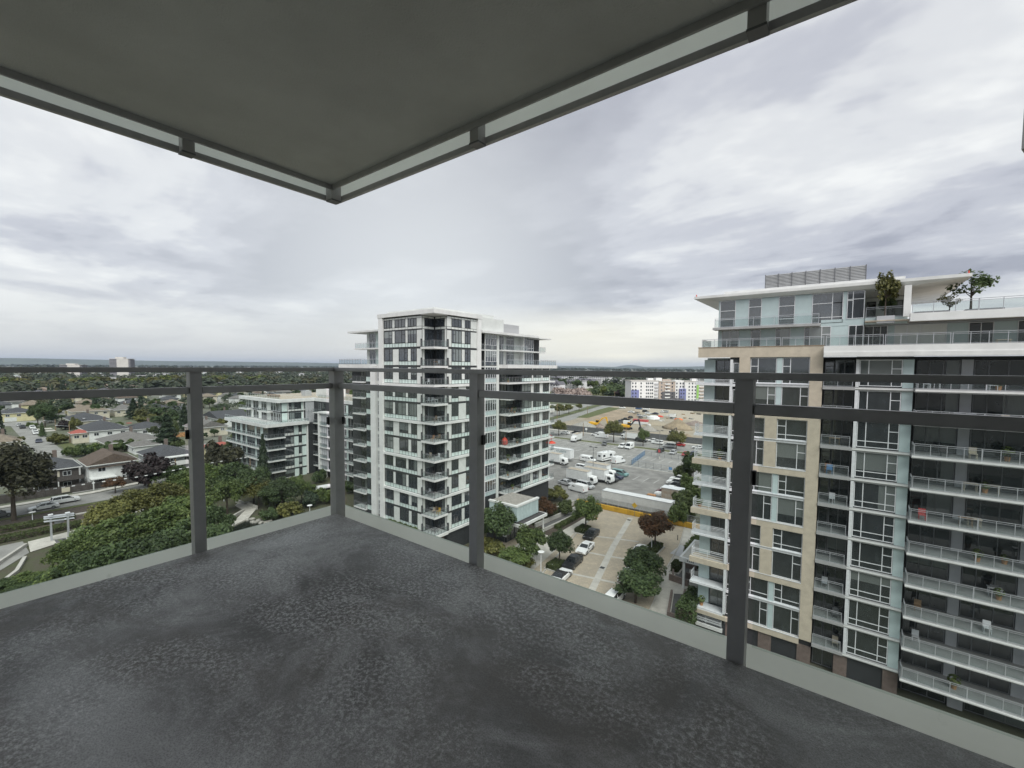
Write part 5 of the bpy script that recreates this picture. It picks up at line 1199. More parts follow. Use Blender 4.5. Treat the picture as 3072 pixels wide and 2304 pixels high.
def van(colour, x, y, rz, label, group=None, length=5.4, h=2.1, w=.98, windows=1, high=False, name='cargo_van'):
    k = ('van', length, h, windows)
    if k not in VM:
        l = length / 2; sn = .95
        prof = [(-l, .4), (l - .05, .38), (l, .75), (l - .15, 1.0), (l - sn, 1.15), (l - sn - .65, h - .06), (l - sn - 1.0, h), (-l + .06, h), (-l, h - .25)]
        b = MB(); section_loft(b, prof, w, .07); b.box(-l + .3, l - .3, -w * .9, w * .9, .22, .42)
        ws = MB(); xa, za, xb, zb = l - sn - .02, 1.2, l - sn - .6, h - .14
        ws.add([(xa + .06, -w * .82, za), (xa + .06, w * .82, za), (xb + .08, w * .76, zb), (xb + .08, -w * .76, zb)], [(0, 1, 2, 3)])
        sd_ = MB()
        for s in (-1, 1):
            ys = s * (w + .006); sd_.add([(xa - .2, ys, za + .05), (xa - 1.15, ys, za + .05), (xa - 1.15, ys * .985, zb - .02), (xb + -.1, ys * .985, zb - .02)], [(0, 1, 2, 3)])
            for i in range(windows - 1): q = xa - 1.35 - i * 1.15; sd_.add([(q, ys, za + .05), (q - .95, ys, za + .05), (q - .95, ys * .985, zb - .02), (q, ys * .985, zb - .02)], [(0, 1, 2, 3)])
        VM[k] = (b.mesh('body', 'car_white'), ws.mesh('windscreen', 'car_glass'), sd_.mesh('side_window', 'car_glass'), MB().box(-.1, .03, -.14, .14, -.1, .1).mesh('headlight', 'lamp_clear'), MB().box(-.03, .05, -.06, .06, -.25, .25).mesh('taillight', 'lamp_red'), MB().box(-.05, .06, -w * .9, w * .9, -.12, .12).mesh('bumper', 'trim_black'))
    bm_, ws, sw, hl, tl, bp = VM[k]; l = length / 2
    v = thing(name, label, 'van', (x, y, 0), rz, group); L = lambda nm, me, p=(0, 0, 0): obj(nm, me, v, p, world=False)
    setmat(L('body', bm_), colour); L('windscreen', ws); L('side_window', sw)
    for s in (-1, 1): L('headlight', hl, (l - .08, s * w * .75, .85)); L('taillight', tl, (-l + .0, s * w * .9, 1.0))
    L('bumper', bp, (l + .0, 0, .5)); add_wheels(v, (l - 1.0, -l + 1.1), w * .86, .35)
    return v
def truck(x, y, rz, label, group=None, box=6.2, bh=3.4, colour='white_paint', boxm='white_paint', text=None, name='box_truck'):
    """cab-over truck with a closed cargo box; origin under the middle"""
    v = thing(name, label, 'truck', (x, y, 0), rz, group); tot = box + 1.9; l = tot / 2
    L = lambda nm, me, p=(0, 0, 0): obj(nm, me, v, p, world=False)
    k = ('truck', box, bh)
    if k not in VM:
        c = MB(); section_loft(c, [(l - 1.75, .55), (l, .5), (l + .04, 1.2), (l - .12, 2.05), (l - .35, 2.3), (l - 1.75, 2.35)], 1.0, .06)
        g = MB(); g.add([(l + .01, -.86, 1.28), (l + .01, .86, 1.28), (l - .14, .80, 2.06), (l - .14, -.80, 2.06)], [(0, 1, 2, 3)])
        sg = MB()
        for s in (-1, 1): sg.add([(l - .15, s * 1.008, 1.3), (l - 1.1, s * 1.008, 1.3), (l - 1.1, s * 1.0, 2.0), (l - .32, s * 1.0, 2.0)], [(0, 1, 2, 3)])
        bxm = MB().box(-l, l - 1.9, -1.2, 1.2, .95, bh); ed = MB()
        for s in (-1, 1): ed.box(-l - .01, l - 1.89, s * 1.2 - .03, s * 1.2 + .03, bh - .06, bh + .03); ed.box(-l - .01, l - 1.89, s * 1.2 - .03, s * 1.2 + .03, .9, 1.0)
        ed.box(l - 1.92, l - 1.86, -1.2, 1.2, bh - .06, bh + .03); ed.box(-l - .03, -l + .03, -1.2, 1.2, bh - .06, bh + .03)
        ch = MB().box(-l + .1, l - .3, -.45, .45, .55, .93); bu = MB().box(l - .05, l + .12, -1.0, 1.0, .4, .68)
        rf = MB().box(-l + .08, l - 2.0, -1.1, 1.1, bh + .002, bh + .012)
        hd = MB().box(-.03, .05, -.16, .16, -.09, .09); mi = MB().box(-.04, .04, -.09, .09, -.22, .22)
        VM[k] = (c.mesh('cab', 'white_paint'), g.mesh('windscreen', 'car_glass'), sg.mesh('side_window', 'car_glass'), bxm.mesh('cargo_box', 'white_paint'), ed.mesh('box_trim', 'metal_silver'), ch.mesh('chassis', 'trim_black'), bu.mesh('bumper', 'trim_black'), rf.mesh('box_roof', 'roof_tan'), hd.mesh('headlight', 'lamp_clear'), mi.mesh('mirror', 'trim_black'))
    c, g, sg, bxm, ed, ch, bu, rf, hd, mi = VM[k]
    setmat(L('cab', c), colour); L('windscreen', g); L('side_window', sg); cb = L('cargo_box', bxm); setmat(cb, boxm); L('chassis', ch); L('bumper', bu)
    obj('box_trim', ed, cb, world=False); obj('box_roof', rf, cb, world=False)
    for s in (-1, 1): L('headlight', hd, (l + .04, s * .72, .85)); L('mirror', mi, (l - .1, s * 1.14, 1.75))
    add_wheels(v, (l - .9, -l + 1.5), 1.0, .45)
    return v
def pickup(colour, x, y, rz, label, group=None):
    k = 'pickup'
    if k not in VM:
        b = MB(); section_loft(b, [(-.9, .45), (2.6, .42), (2.7, .8), (2.5, 1.05), (1.3, 1.18), (-.9, 1.15)], .95, .08)
        g = MB(); section_loft(g, [(-.85, 1.12), (1.35, 1.12), (.7, 1.78), (-.6, 1.84)], .84, .1, top_in=.14)
        r_ = MB(); r_.box(-.62, .62, -.66, .66, 1.80, 1.88)
        bd = MB(); bd.box(-2.7, -.93, -.95, .95, .55, .75); bd.box(-2.7, -.93, -.95, -.85, .75, 1.15); bd.box(-2.7, -.93, .85, .95, .75, 1.15); bd.box(-2.7, -2.6, -.84, .84, .75, 1.15)
        VM[k] = (b.mesh('body', 'car_white'), g.mesh('windows', 'car_glass'), r_.mesh('roof', 'car_white'), bd.mesh('cargo_bed', 'car_white'), MB().box(-.1, .03, -.14, .14, -.08, .08).mesh('headlight', 'lamp_clear'))
    b, g, r_, bd, hl = VM[k]; v = thing('pickup_truck', label, 'pickup', (x, y, 0), rz, group); L = lambda nm, me, p=(0, 0, 0): obj(nm, me, v, p, world=False)
    for nm, me in (('body', b), ('roof', r_), ('cargo_bed', bd)): setmat(L(nm, me), colour)
    L('windows', g)
    for s in (-1, 1): L('headlight', hl, (2.6, s * .72, .85))
    add_wheels(v, (1.7, -1.7), .84, .38); return v
PI = math.pi
def Z4(u, v): p = gp(1580 + u * .2532, 1080 + v * .2532); return p.x, p.y
# plaza
PC = 'cars parked in the plaza'
car('coupe', 'car_black', -35.9, 71.6, -PI / 2 + .12, 'black coupe parked behind the white car with a glass roof', PC); car('coupe', 'car_white', -33.9, 65.4, -PI / 2 + .1, 'white car with a dark glass roof panel, parked between two black cars', PC)
car('sedan', 'car_black', -32.9, 59.4, -PI / 2 + .1, 'black saloon behind the white convertible, partly under a plaza maple', PC); car('coupe', 'car_white', -32.0, 54.4, PI / 2 + .1, 'white convertible with a black folding roof', PC, roof='trim_black')
car('coupe', 'car_white', -26.2, 70.4, PI / 2 + .05, 'white sports car with a black bonnet under the rusty maple', PC); car('sedan', 'car_white', -24.3, 60.6, PI / 2 + .05, 'white saloon half hidden by the deep green maple', PC)
car('hatch', 'car_white', -23.3, 53.4, PI / 2, 'white car peeping out beside the bushy plaza maple', PC)
bpy.data.objects[-1] if False else None
# parking lot
LC = 'vehicles in the parking lot'
truck(-55.3, 104.2, -.08, 'white box truck with a tan roof, parked closest to the silver wagon', LC, 6.6, 3.4)
truck(-52.3, 108.2, -.08, 'white box truck with a tan roof, parked between two other box trucks', LC, 6.6, 3.5)
truck(-54.2, 113.2, -.08, 'white box truck with a plain white roof beside the teal wagon', LC, 7.0, 3.7)
car('sedan', 'car_silver', -57.4, 99.6, -.15, 'silver saloon tucked behind the tan roofed truck', LC); car('minivan', 'car_silver', -52.2, 100.2, -.18, 'silver wagon between the white van and the box trucks', LC); van('car_white', -52.1, 96.2, PI - .18, 'plain white panel van beside the silver wagon', LC, 4.9, 1.95)
car('suv', 'car_black', -49.9, 110.3, -.1, 'black off-roader with a spare wheel beside the box trucks', LC); car('suv', 'car_navy', -49.9, 113.4, -.1, 'dark blue off-roader next to the black one', LC); car('minivan', 'car_teal', -50.4, 117.8, -.1, 'pale teal wagon at the end of the box truck row', LC)
car('suv', 'car_white', -62.0, 117.5, 0, 'white car half hidden behind the plain roofed box truck', LC)
truck(-73.2, 119.6, -.05, 'white box truck with a cab-over front beside the lettered trailer', LC, 6.8, 3.4)
van('car_white', -66.2, 128.8, -.12, 'white crew van with side windows beside the camper', LC, 5.2, 2.0, windows=3)
van('car_white', -57.6, 133.2, PI / 2 - .25, 'white delivery van parked alone beyond the camper', LC, 5.0, 2.3)
van('car_white', -64.6, 159.6, -PI / 2, 'white work van parked beside a white off-roader at the verge', LC, 5.0, 2.3, windows=2); car('suv', 'car_white', -67.4, 159.4, -PI / 2, 'white off-roader beside the work van at the verge', LC)
truck(-88.6, 161.5, -PI / 2 + .1, 'white moving truck nosing out of the grass verge', LC, 5.4, 3.2); car('hatch', 'car_grey', -75.4, 160.6, -PI / 2 + .3, 'dark grey hatchback alone near the verge', LC)
car('hatch', 'car_black', -52.9, 160.2, -PI / 2, 'black hatchback beside the tall lot lamp', LC); car('hatch', 'car_silver', -48.2, 159.6, -PI / 2, 'light silver hatchback under the verge tree', LC); car('sedan', 'car_red', -43.8, 159.4, -PI / 2, 'bright red saloon at the verge', LC); car('suv', 'car_navy', -41.4, 159.8, -PI / 2, 'dark navy off-roader beside the red saloon', LC)
pickup('car_white', -34.6, 121.2, PI, 'white pickup with a long bonnet at the lot edge', LC); pickup('car_white', -34.2, 117.4, PI, 'white pickup beside the black wagon', LC); car('minivan', 'car_black', -33.2, 114.2, PI, 'black wagon at the lot edge', LC); car('sedan', 'car_white', -34.0, 110.9, PI, 'white saloon beside the rusty shipping box', LC); car('hatch', 'car_maroon', -34.2, 107.6, PI, 'dark red car behind the rusty shipping box', LC)
car('suv', 'car_black', -34.4, 95.4, .1, 'black wagon parked behind the long white trailer', LC)
# camper
def camper(x, y, rz):
    v = thing('camper', 'white camper with dark windows and a dark swoosh along its side', 'camper', (x, y, 0), rz, LC); L = lambda nm, me, p=(0, 0, 0): obj(nm, me, v, p, world=False)
    b = MB(); section_loft(b, [(-3.6, .55), (1.9, .5), (1.9, 1.9), (3.2, 2.2), (3.3, 2.75), (2.6, 3.05), (-3.6, 3.1)], 1.15, .04); L('living_box', b.mesh('living_box', 'white_paint'))
    c = MB(); section_loft(c, [(1.85, .45), (3.9, .45), (4.0, .9), (3.2, 1.15), (2.5, 1.85), (1.85, 1.9)], .98, .07); cb = L('cab', c.mesh('cab', 'white_paint'))
    obj('windscreen', MB().add([(3.16, -.85, 1.2), (3.16, .85, 1.2), (2.6, .8, 1.84), (2.6, -.8, 1.84)], [(0, 1, 2, 3)]).mesh('windscreen', 'car_glass'), cb, world=False)
    for s in (-1, 1):
        for xa, xb in ((-3.1, -2.0), (.3, 1.4)): L('side_window', MB().box(xa, xb, s * 1.16 - .01, s * 1.16 + .01, 1.7, 2.4).mesh('side_window', 'car_glass'))
        L('stripe', MB().add([(-3.5, s * 1.165, .9), (1.6, s * 1.165, 1.15), (1.85, s * 1.165, 1.55), (-.8, s * 1.165, 1.2), (-3.5, s * 1.165, 1.05)], [(0, 1, 2, 3, 4)]).mesh('stripe', 'trim_black'))
    L('rear_window', MB().box(-3.63, -3.6, -.5, .5, 1.7, 2.3).mesh('rear_window', 'car_glass'))
    L('roof_unit', MB().box(-1.6, -.8, -.4, .4, 3.08, 3.35).mesh('roof_unit', 'metal_white')); L('roof_hatch', MB().box(.6, 1.1, -.25, .25, 3.06, 3.16).mesh('roof_hatch', 'car_glass')); add_wheels(v, (3.0, -1.9), .95, .38)
camper(-62.2, 134.2, -PI / 2 - .25 + PI)
# lettered trailer, only partly showing behind the tower
def trailer(x0, x1, y0, y1, z0, z1, name, label, cat='trailer', door=True):
    v = thing(name, label, cat, ((x0 + x1) / 2, (y0 + y1) / 2, 0), 0, LC)
    bx('box', 'white_paint', v, x0, x1, y0, y1, z0, z1)
    for y in (y0, y1): bx('roof_rail', 'metal_silver', v, x0 - .03, x1 + .03, y - .04, y + .04, z1 - .05, z1 + .05)
    bx('end_rail', 'metal_silver', v, x1 - .05, x1 + .04, y0 + .05, y1 - .05, z1 - .05, z1 + .05); bx('end_rail', 'metal_silver', v, x0 - .04, x0 + .05, y0 + .05, y1 - .05, z1 - .05, z1 + .05)
    bx('floor_rail', 'metal_grey', v, x0, x1, y0 - .02, y0 + .03, z0 - .12, z0 - .002)
    for i in range(int((x1 - x0) / 1.25)): bx('side_rib', 'white_paint', v, x0 + .4 + 1.25 * i, x0 + .46 + 1.25 * i, y0 - .025, y0 - .001, z0 + .05, z1 - .06)
    for s in range(2): bx('door', 'white_paint', v, x1 + .005, x1 + .03, y0 + .08 + s * (y1 - y0 - .1) / 2, y0 + .02 + (s + 1) * (y1 - y0 - .1) / 2, z0 + .05, z1 - .08)
    t, q = wheel_mesh(.5)
    for xx in (x0 + 1.2, x0 + 2.4):
        for yy in (y0 + .3, y1 - .3):
            w = obj('wheel', t, v, (xx, yy, .5)); obj('rim', q, w, (0, 0, 0), world=False)
    bx('landing_leg', 'metal_grey', v, x1 - 2.6, x1 - 2.45, y0 + .5, y0 + .65, 0, z0)
    return v
at = trailer(-86, -70.2, 124.0, 126.5, 1.1, 4.0, 'lettered_trailer', 'long white trailer with teal lettering beside the tower')
def letters(parent, txt, x, y, z, size, m, rot=(PI / 2, 0, 0), name='lettering'):
    cu = bpy.data.curves.new(name, 'FONT'); cu.body = txt; cu.size = size; cu.extrude = .012; cu.align_x = 'CENTER'
    tmp = bpy.data.objects.new(name, cu); col.objects.link(tmp); dg = bpy.context.evaluated_depsgraph_get(); me = bpy.data.meshes.new_from_object(tmp.evaluated_get(dg))
    bpy.data.objects.remove(tmp); me.materials.clear(); me.materials.append(MATS[m])
    o = obj(name, me, parent, (x, y, z)); o.rotation_euler = rot; return o
mat('teal_ink', (.05, .16, .18), .5, 0)
letters(at, 'ATLANTIS', -73.6, 123.96, 3.05, .85, 'teal_ink'); letters(at, 'MOVING', -73.6, 123.96, 2.5, .42, 'teal_ink')
sp_ = MB()
for i in range(5): a = -PI / 2 + (i - 2) * .5; sp_.tube((0, 0, .35), (.75 * math.cos(a + PI / 2) * (1 if i % 2 else .9) - .0, 0, -.2 - .12 * (i % 2)), .05, .04, 5)
sp_.tube((0, -.01, .45), (0, .01, .45), .26, .26, 12); obj('emblem', sp_.mesh('emblem', 'teal_ink'), at, (-77.4, 123.97, 2.9))
trailer(-42.7, -27.3, 90.0, 92.5, .6, 3.3, 'long_trailer', 'long white semi-trailer parked along the yellow wall')
# rusty shipping box, timber stacks
sb = thing('shipping_box', 'dirty white shipping box with rust streaks beside timber stacks', 'container', (-31.5, 104.5, 0)); mat('rusty_white', (.52, .50, .45), .7, .12, .8, c2=(.30, .20, .13), stain=.2)
bx('box', 'rusty_white', sb, -33.6, -28.4, 103.0, 105.6, .1, 2.7)
for i in range(14): bx('side_rib', 'rusty_white', sb, -33.5 + .37 * i, -33.35 + .37 * i, 102.95, 102.999, .2, 2.6)
bx('roof_lip', 'metal_white', sb, -33.7, -28.3, 102.9, 105.7, 2.7, 2.78)
for i, (x, y, lx, ly, h, lb) in enumerate(((-35.4, 101.4, 1.8, 1.3, 1.3, 'tan crate stack in front of the dirty shipping box'), (-37.2, 100.8, 1.4, 1.1, .8, 'low pale crate stack beside the tan crates'), (-32.4, 98.6, 2.6, 1.0, .7, 'long timber stack behind the black wagon'), (-29.8, 99.4, 1.6, 1.2, .9, 'weathered pallet stack by the bushes'))):
    t = thing('timber_stack', lb, 'timber stack', (x, y, 0), 0, 'stacks beside the shipping box')
    for j in range(int(h / .22)): bx('board_layer', 'cedar' if i == 0 else 'timber', t, x - lx / 2 + .04 * (j % 2), x + lx / 2 - .04 * (j % 2), y - ly / 2, y + ly / 2, .02 + .22 * j, .2 + .22 * j)
tp = obj('tarpaulin', MB().loft([[(x * q, y * q, z) for x, y in ((-1, -.7), (0, -.9), (1, -.7), (1.1, .6), (0, .8), (-1.1, .6))] for z, q in ((0, 1), (.5, .9), (.8, .45))]).mesh('tarpaulin', 'white_paint'), None, (-35.2, 106.0, 0)); tag(tp, 'white tarpaulin heap beside the shipping box', 'tarpaulin')
# street traffic and kerb parking
SC = 'cars along the street beyond the lot'
for i, (x, y, k, c, lb, rz) in enumerate(((-102.2, 175.6, 'sedan', 'car_white', 'white saloon driving near the trees by the tower', PI), (-98.6, 179.6, 'hatch', 'car_black', 'black hatchback following the white saloon', PI), (-89.0, 180.6, 'sedan', 'car_white', 'white saloon beyond the moving truck', PI),
        (-66.8, 177.6, 'minivan', 'car_black', 'black wagon parked behind the verge tree', 0), (-62.4, 180.4, 'sedan', 'car_white', 'white saloon beyond the black wagon', 0), (-59.6, 176.4, 'suv', 'car_white', 'white off-roader on the street beside the lot lamp', PI), (-53.4, 172.2, 'minivan', 'car_white', 'white wagon on the near lane of the street', PI), (-51.4, 177.6, 'sedan', 'car_red', 'red saloon mostly hidden by the verge tree', PI), (-43.8, 176.2, 'sedan', 'car_white', 'white saloon just left of the beige block', PI))):
    car(k, c, x, y, rz, lb, SC)
van('car_white', -84.4, 176.6, PI, 'white high-roof van driving along the street', SC, 5.9, 2.6); truck(-72.4, 179.2, PI, 'white box truck behind the large verge tree', SC, 5.6, 3.3)
# left: road and residential street
RC_ = 'cars on the road beside the garden'
car('suv', 'car_white', -137.6, 16.6, PI / 2 + .05, 'white estate parked in front of the dark timber fence', RC_); car('sedan', 'car_white', -134.9, 13.0, -PI / 2, 'white saloon with a blue tinted bonnet under the bronze tree', RC_); car('sedan', 'car_grey', -134.6, 6.6, PI / 2, 'grey car in the shade of the bronze tree', RC_)
CC = 'cars parked in the residential street'
def Z1(u, v): p = gp(u * .2712, 1050 + v * .2712); return p.x, p.y
for u, v, k, c, lb, rz in ((210, 842, 'sedan', 'car_silver', 'silver car parked deepest in the cul-de-sac', 0), (250, 868, 'suv', 'car_black', 'dark car next to the deepest silver one', 0), (360, 872, 'suv', 'car_white', 'white wagon in the row beside the evergreen column', 0), (385, 908, 'sedan', 'car_white', 'white saloon between two others by the evergreen column', 0), (395, 932, 'hatch', 'car_white', 'white hatchback touching the evergreen column', 0),
        (430, 1022, 'sedan', 'car_navy', 'dark blue saloon alone on the open street', -.1), (30, 905, 'sedan', 'car_black', 'black saloon across from the white cars', 0), (15, 945, 'suv', 'car_silver', 'silver wagon across from the white cars', 0), (95, 1025, 'sedan', 'car_black', 'black saloon in the near kerb row', 0), (170, 1060, 'sedan', 'car_blue', 'blue saloon in the near kerb row', 0), (270, 1105, 'hatch', 'car_white', 'white car above the bronze tree', 0)):
    x, y = Z1(u, v); car(k, c, x, y, rz, lb, CC)
# ---------------------------------------------------------------- walls, fences, lamps, signs
yw = thing('yellow_wall', 'low yellow concrete barrier wall closing off the plaza', 'wall', (-36, 87.6, 0))
for i in range(10): bx('wall_segment', 'yellow_wall', yw, -47.6 + 3 * i, -44.62 + 3 * i, 87.3, 87.9, 0, .95)
fe = thing('chain_link_fence', 'galvanised fence with thin posts standing on the yellow wall', 'fence', (-36, 87.8, .95))
for i in range(13): bx('fence_post', 'metal_silver', fe, -47.4 + 2.4 * i, -47.34 + 2.4 * i, 87.75, 87.81, .95, 2.35)
bx('top_wire', 'metal_silver', fe, -47.4, -18.3, 87.76, 87.8, 2.32, 2.36); bx('middle_wire', 'metal_silver', fe, -47.4, -18.3, 87.765, 87.795, 1.6, 1.63)
glassmat('mesh_haze', (.86, .87, .87), 0.0, .5, .10, (.5, .5, .5))
bx('mesh', 'mesh_haze', fe, -47.4, -18.3, 87.77, 87.775, .97, 2.32)
sg = thing('diamond_sign', 'yellow diamond road sign on a thin post at the yellow wall', 'sign', (-36.3, 87.0, 0))
p = gp(*zp(1497, 440)); bx('post', 'metal_grey', sg, -33.9, -33.84, 87.1, 87.16, .0, 2.4)
dm = obj('sign_plate', MB().add([(0, 0, -.62), (.62, 0, 0), (0, 0, .62), (-.62, 0, 0), (0, .03, -.62), (.62, .03, 0), (0, .03, .62), (-.62, .03, 0)], [(0, 1, 2, 3), (7, 6, 5, 4), (0, 4, 5, 1), (1, 5, 6, 2), (2, 6, 7, 3), (3, 7, 4, 0)]).mesh('sign_plate', 'line_yellow'), sg, (-33.87, 87.06, 2.35))
for i, (x, y) in enumerate(((-41.0, 83.6), (-39.6, 81.2), (-40.2, 79.0))):
    b = MB().box(-.2, .2, -.2, .2, 0, .04); b.tube((0, 0, .04), (0, 0, .75), .16, .03, 10); t = thing('traffic_cone', 'orange traffic cone on the pavement by the small green maple', 'cone', (x, y, .02), 0, 'traffic cones by the pavement')
    obj('cone', b.mesh('cone', 'orange'), t, (x, y, .02)); obj('sleeve', MB().tube((0, 0, .36), (0, 0, .5), .105, .078, 10).mesh('sleeve', 'white_paint'), t, (x, y, .02))
def disc_lamp(x, y, h, label, group='disc-headed garden lamps', z=0):
    t = thing('street_lamp', label, 'lamp', (x, y, z), 0, group)
    obj('pole', MB().tube((0, 0, 0), (0, 0, h), .07, .05, 10).mesh('pole', 'metal_white'), t, (x, y, z)); obj('foot', MB().tube((0, 0, 0), (0, 0, .15), .16, .14, 10).mesh('foot', 'metal_grey'), t, (x, y, z))
    n = 20; rings = [[(r * math.cos(j * 2 * PI / n), r * math.sin(j * 2 * PI / n), zz) for j in range(n)] for zz, r in ((h, .12), (h + .04, .46), (h + .12, .5), (h + .17, .36), (h + .19, .06))]
    obj('lamp_head', MB().loft(rings).mesh('lamp_head', 'white_paint'), t, (x, y, z)); obj('lamp_lens', MB().tube((0, 0, h - .06), (0, 0, h - .001), .16, .18, 12).mesh('lamp_lens', 'lamp_clear'), t, (x, y, z))
def lamp_at(px, ytop, ybot, label):
    """lamp from the pixels of its head and foot"""
    p = gp(px, ybot); d = -p.x * math.sin(PHI) + p.y * math.cos(PHI); disc_lamp(p.x, p.y, (ybot - ytop) * d / F_PX, label)
lamp_at(*(lambda a, b: (a[0], a[1], b[1]))(zp(706, 740), zp(705, 925)), 'white disc lamp beside the dark plaza maple'); lamp_at(*(lambda a, b: (a[0], a[1], b[1]))(zp(1672, 555), zp(1668, 745)), 'white disc lamp in front of the rusty maple')
lamp_at(672, 1450, 1505, 'white disc lamp among the garden trees'); lamp_at(930, 1516, 1560, 'white disc lamp beside the spiky dark shrub'); lamp_at(98, 1537, 1566, 'white disc lamp beside the stone court')
def lot_lamp(u, v0, v1, label):
    x, y = Z4(u, v1); d = -x * math.sin(PHI) + y * math.cos(PHI); h = (v1 - v0) * .2532 * d / F_PX
    t = thing('lot_lamp', label, 'lamp', (x, y, 0), 0, 'tall lamps of the parking lot'); O = (x, y, 0)
    obj('pole', MB().tube((0, 0, .7), (0, 0, h), .10, .07, 8).mesh('pole', 'metal_grey'), t, O); obj('pole_base', MB().tube((0, 0, 0), (0, 0, .7), .32, .3, 12).mesh('pole_base', 'concrete_kerb'), t, O)
    for s in (-1, 1): obj('lamp_arm', MB().tube((0, 0, h - .1), (s * .8, 0, h), .04, .04, 6).mesh('lamp_arm', 'metal_grey'), t, O); obj('lamp_head', MB().box(s * .8 - .35, s * .8 + .35, -.2, .2, h - .05, h + .12).mesh('lamp_head', 'metal_dark'), t, O)
    return t, h
lot_lamp(785, 1025, 1405, 'tall twin-head lamp standing among the box trucks'); tl_, hh = lot_lamp(1570, 830, 1170, 'tall twin-head lamp inside the fenced stalls')
ox, oy = Z4(1570, 1170); bx('notice_plate', 'shade_red', tl_, ox - .35, ox + .35, oy - .2, oy - .16, 2.2, 3.2)
lx, ly = Z4(290, 985); rsg = thing('sale_sign', 'red and white notice post at the lot edge beside the tower', 'sign', (lx, ly, 0)); bx('post', 'metal_grey', rsg, lx - .05, lx + .05, ly - .05, ly + .05, 0, 4.6); bx('plate', 'shade_red', rsg, lx - .5, lx + .5, ly - .1, ly - .06, 1.6, 3.4); bx('foot', 'trim_black', rsg, lx - .4, lx + .4, ly - .4, ly + .4, 0, .5)
# temporary fence round some stalls: blue screen on one side, bare mesh on the others
tf = thing('screened_fence', 'temporary fence panels, one side hung with blue mesh', 'fence', (-48, 140, 0)); A_ = Z4(1240, 1250); B_ = Z4(1400, 1130); C_ = Z4(1880, 1190); D_ = Z4(1880, 1360)
glassmat('blue_screen', (.62, .72, .82), 0.0, .5, .38, (.16, .30, .50))
def fence_run(t, a, b, n, scr=None, h=1.9):
    a = Vector(a); b = Vector(b)
    for i in range(n + 1): q = a + (b - a) * i / n; bx('fence_post', 'metal_grey', t, q.x - .035, q.x + .035, q.y - .035, q.y + .035, 0, h)
    for i in range(n):
        q = a + (b - a) * i / n; r_ = a + (b - a) * (i + 1) / n
        m_ = MB(); m_.tube((q.x, q.y, h - .03), (r_.x, r_.y, h - .03), .03, .03, 5); m_.tube((q.x, q.y, .12), (r_.x, r_.y, .12), .03, .03, 5); o = obj('fence_frame', m_.mesh('fence_frame', 'metal_silver'), t)
        me = MB().add([(q.x, q.y, .13), (r_.x, r_.y, .13), (r_.x, r_.y, h - .05), (q.x, q.y, h - .05)], [(0, 1, 2, 3)]).mesh('fence_mesh', scr or 'mesh_haze'); obj('fence_mesh', me, o, world=True)
fence_run(tf, A_, B_, 7, 'blue_screen'); fence_run(tf, B_, C_, 6); fence_run(tf, A_, D_, 7)
ms = Vector(A_) + (Vector(D_) - Vector(A_)) * .74; bx('notice', 'blue_mesh', tf, ms.x - .5, ms.x + .5, ms.y - .06, ms.y - .03, .7, 1.5)
# grey hoarding between street and site
hd_ = thing('hoarding', 'long dark grey hoarding between the street and the construction site', 'fence', (-60, 186.6, 0))
for i in range(40): bx('hoarding_panel', 'hoarding', hd_, -120 + 3 * i, -117.04 + 3 * i, 186.5, 186.62, .05, 2.6)
rs_ = thing('round_sign', 'white round sign on the hoarding beside a white post', 'sign', (-92, 186.3, 0)); obj('plate', MB().tube((0, 0, 0), (0, -.04, 0), .6, .6, 16).mesh('plate', 'white_paint'), rs_, (*Z4(705, 858), 1.6)); q = Z4(705, 858); bx('post', 'metal_white', rs_, q[0] - .04, q[0] + .04, q[1] + .0, q[1] + .06, 0, 1.6)
# verge trees and street trees
VT = 'trees on the grass verge beyond the lot'
for u, v, hp, rp, lf, lb in ((380, 895, 200, 92, 'leaf_olive', 'olive verge tree in front of the white saloon'), (1030, 975, 270, 112, 'leaf_olive', 'large verge tree hiding a box truck'), (1378, 1018, 215, 80, 'leaf_green', 'smaller round verge tree beside the black wagon'), (1770, 1065, 240, 115, 'leaf_olive', 'broad verge tree hiding the red saloon')):
    x, y = Z4(u, v); d = -x * math.sin(PHI) + y * math.cos(PHI); k = d * .2532 / F_PX; H = hp * k; tree('maple2' if u < 1000 else 'maple3', x, y, rp * k, lf, lb, VT, zc=H * .56)
for u, v, hp, rp, lb in ((385, 665, 150, 75, 'dark street tree beside the divided road'), (500, 640, 120, 65, 'street tree on the median of the divided road'), (620, 600, 85, 45, 'small street tree far along the median'), (300, 640, 110, 50, 'street tree close to the tower edge')):
    x, y = Z4(u, v); d = -x * math.sin(PHI) + y * math.cos(PHI); k = d * .2532 / F_PX; tree('far1', x, y, rp * k, 'leaf_olive', lb, 'street trees on the divided road', zc=hp * k * .6)
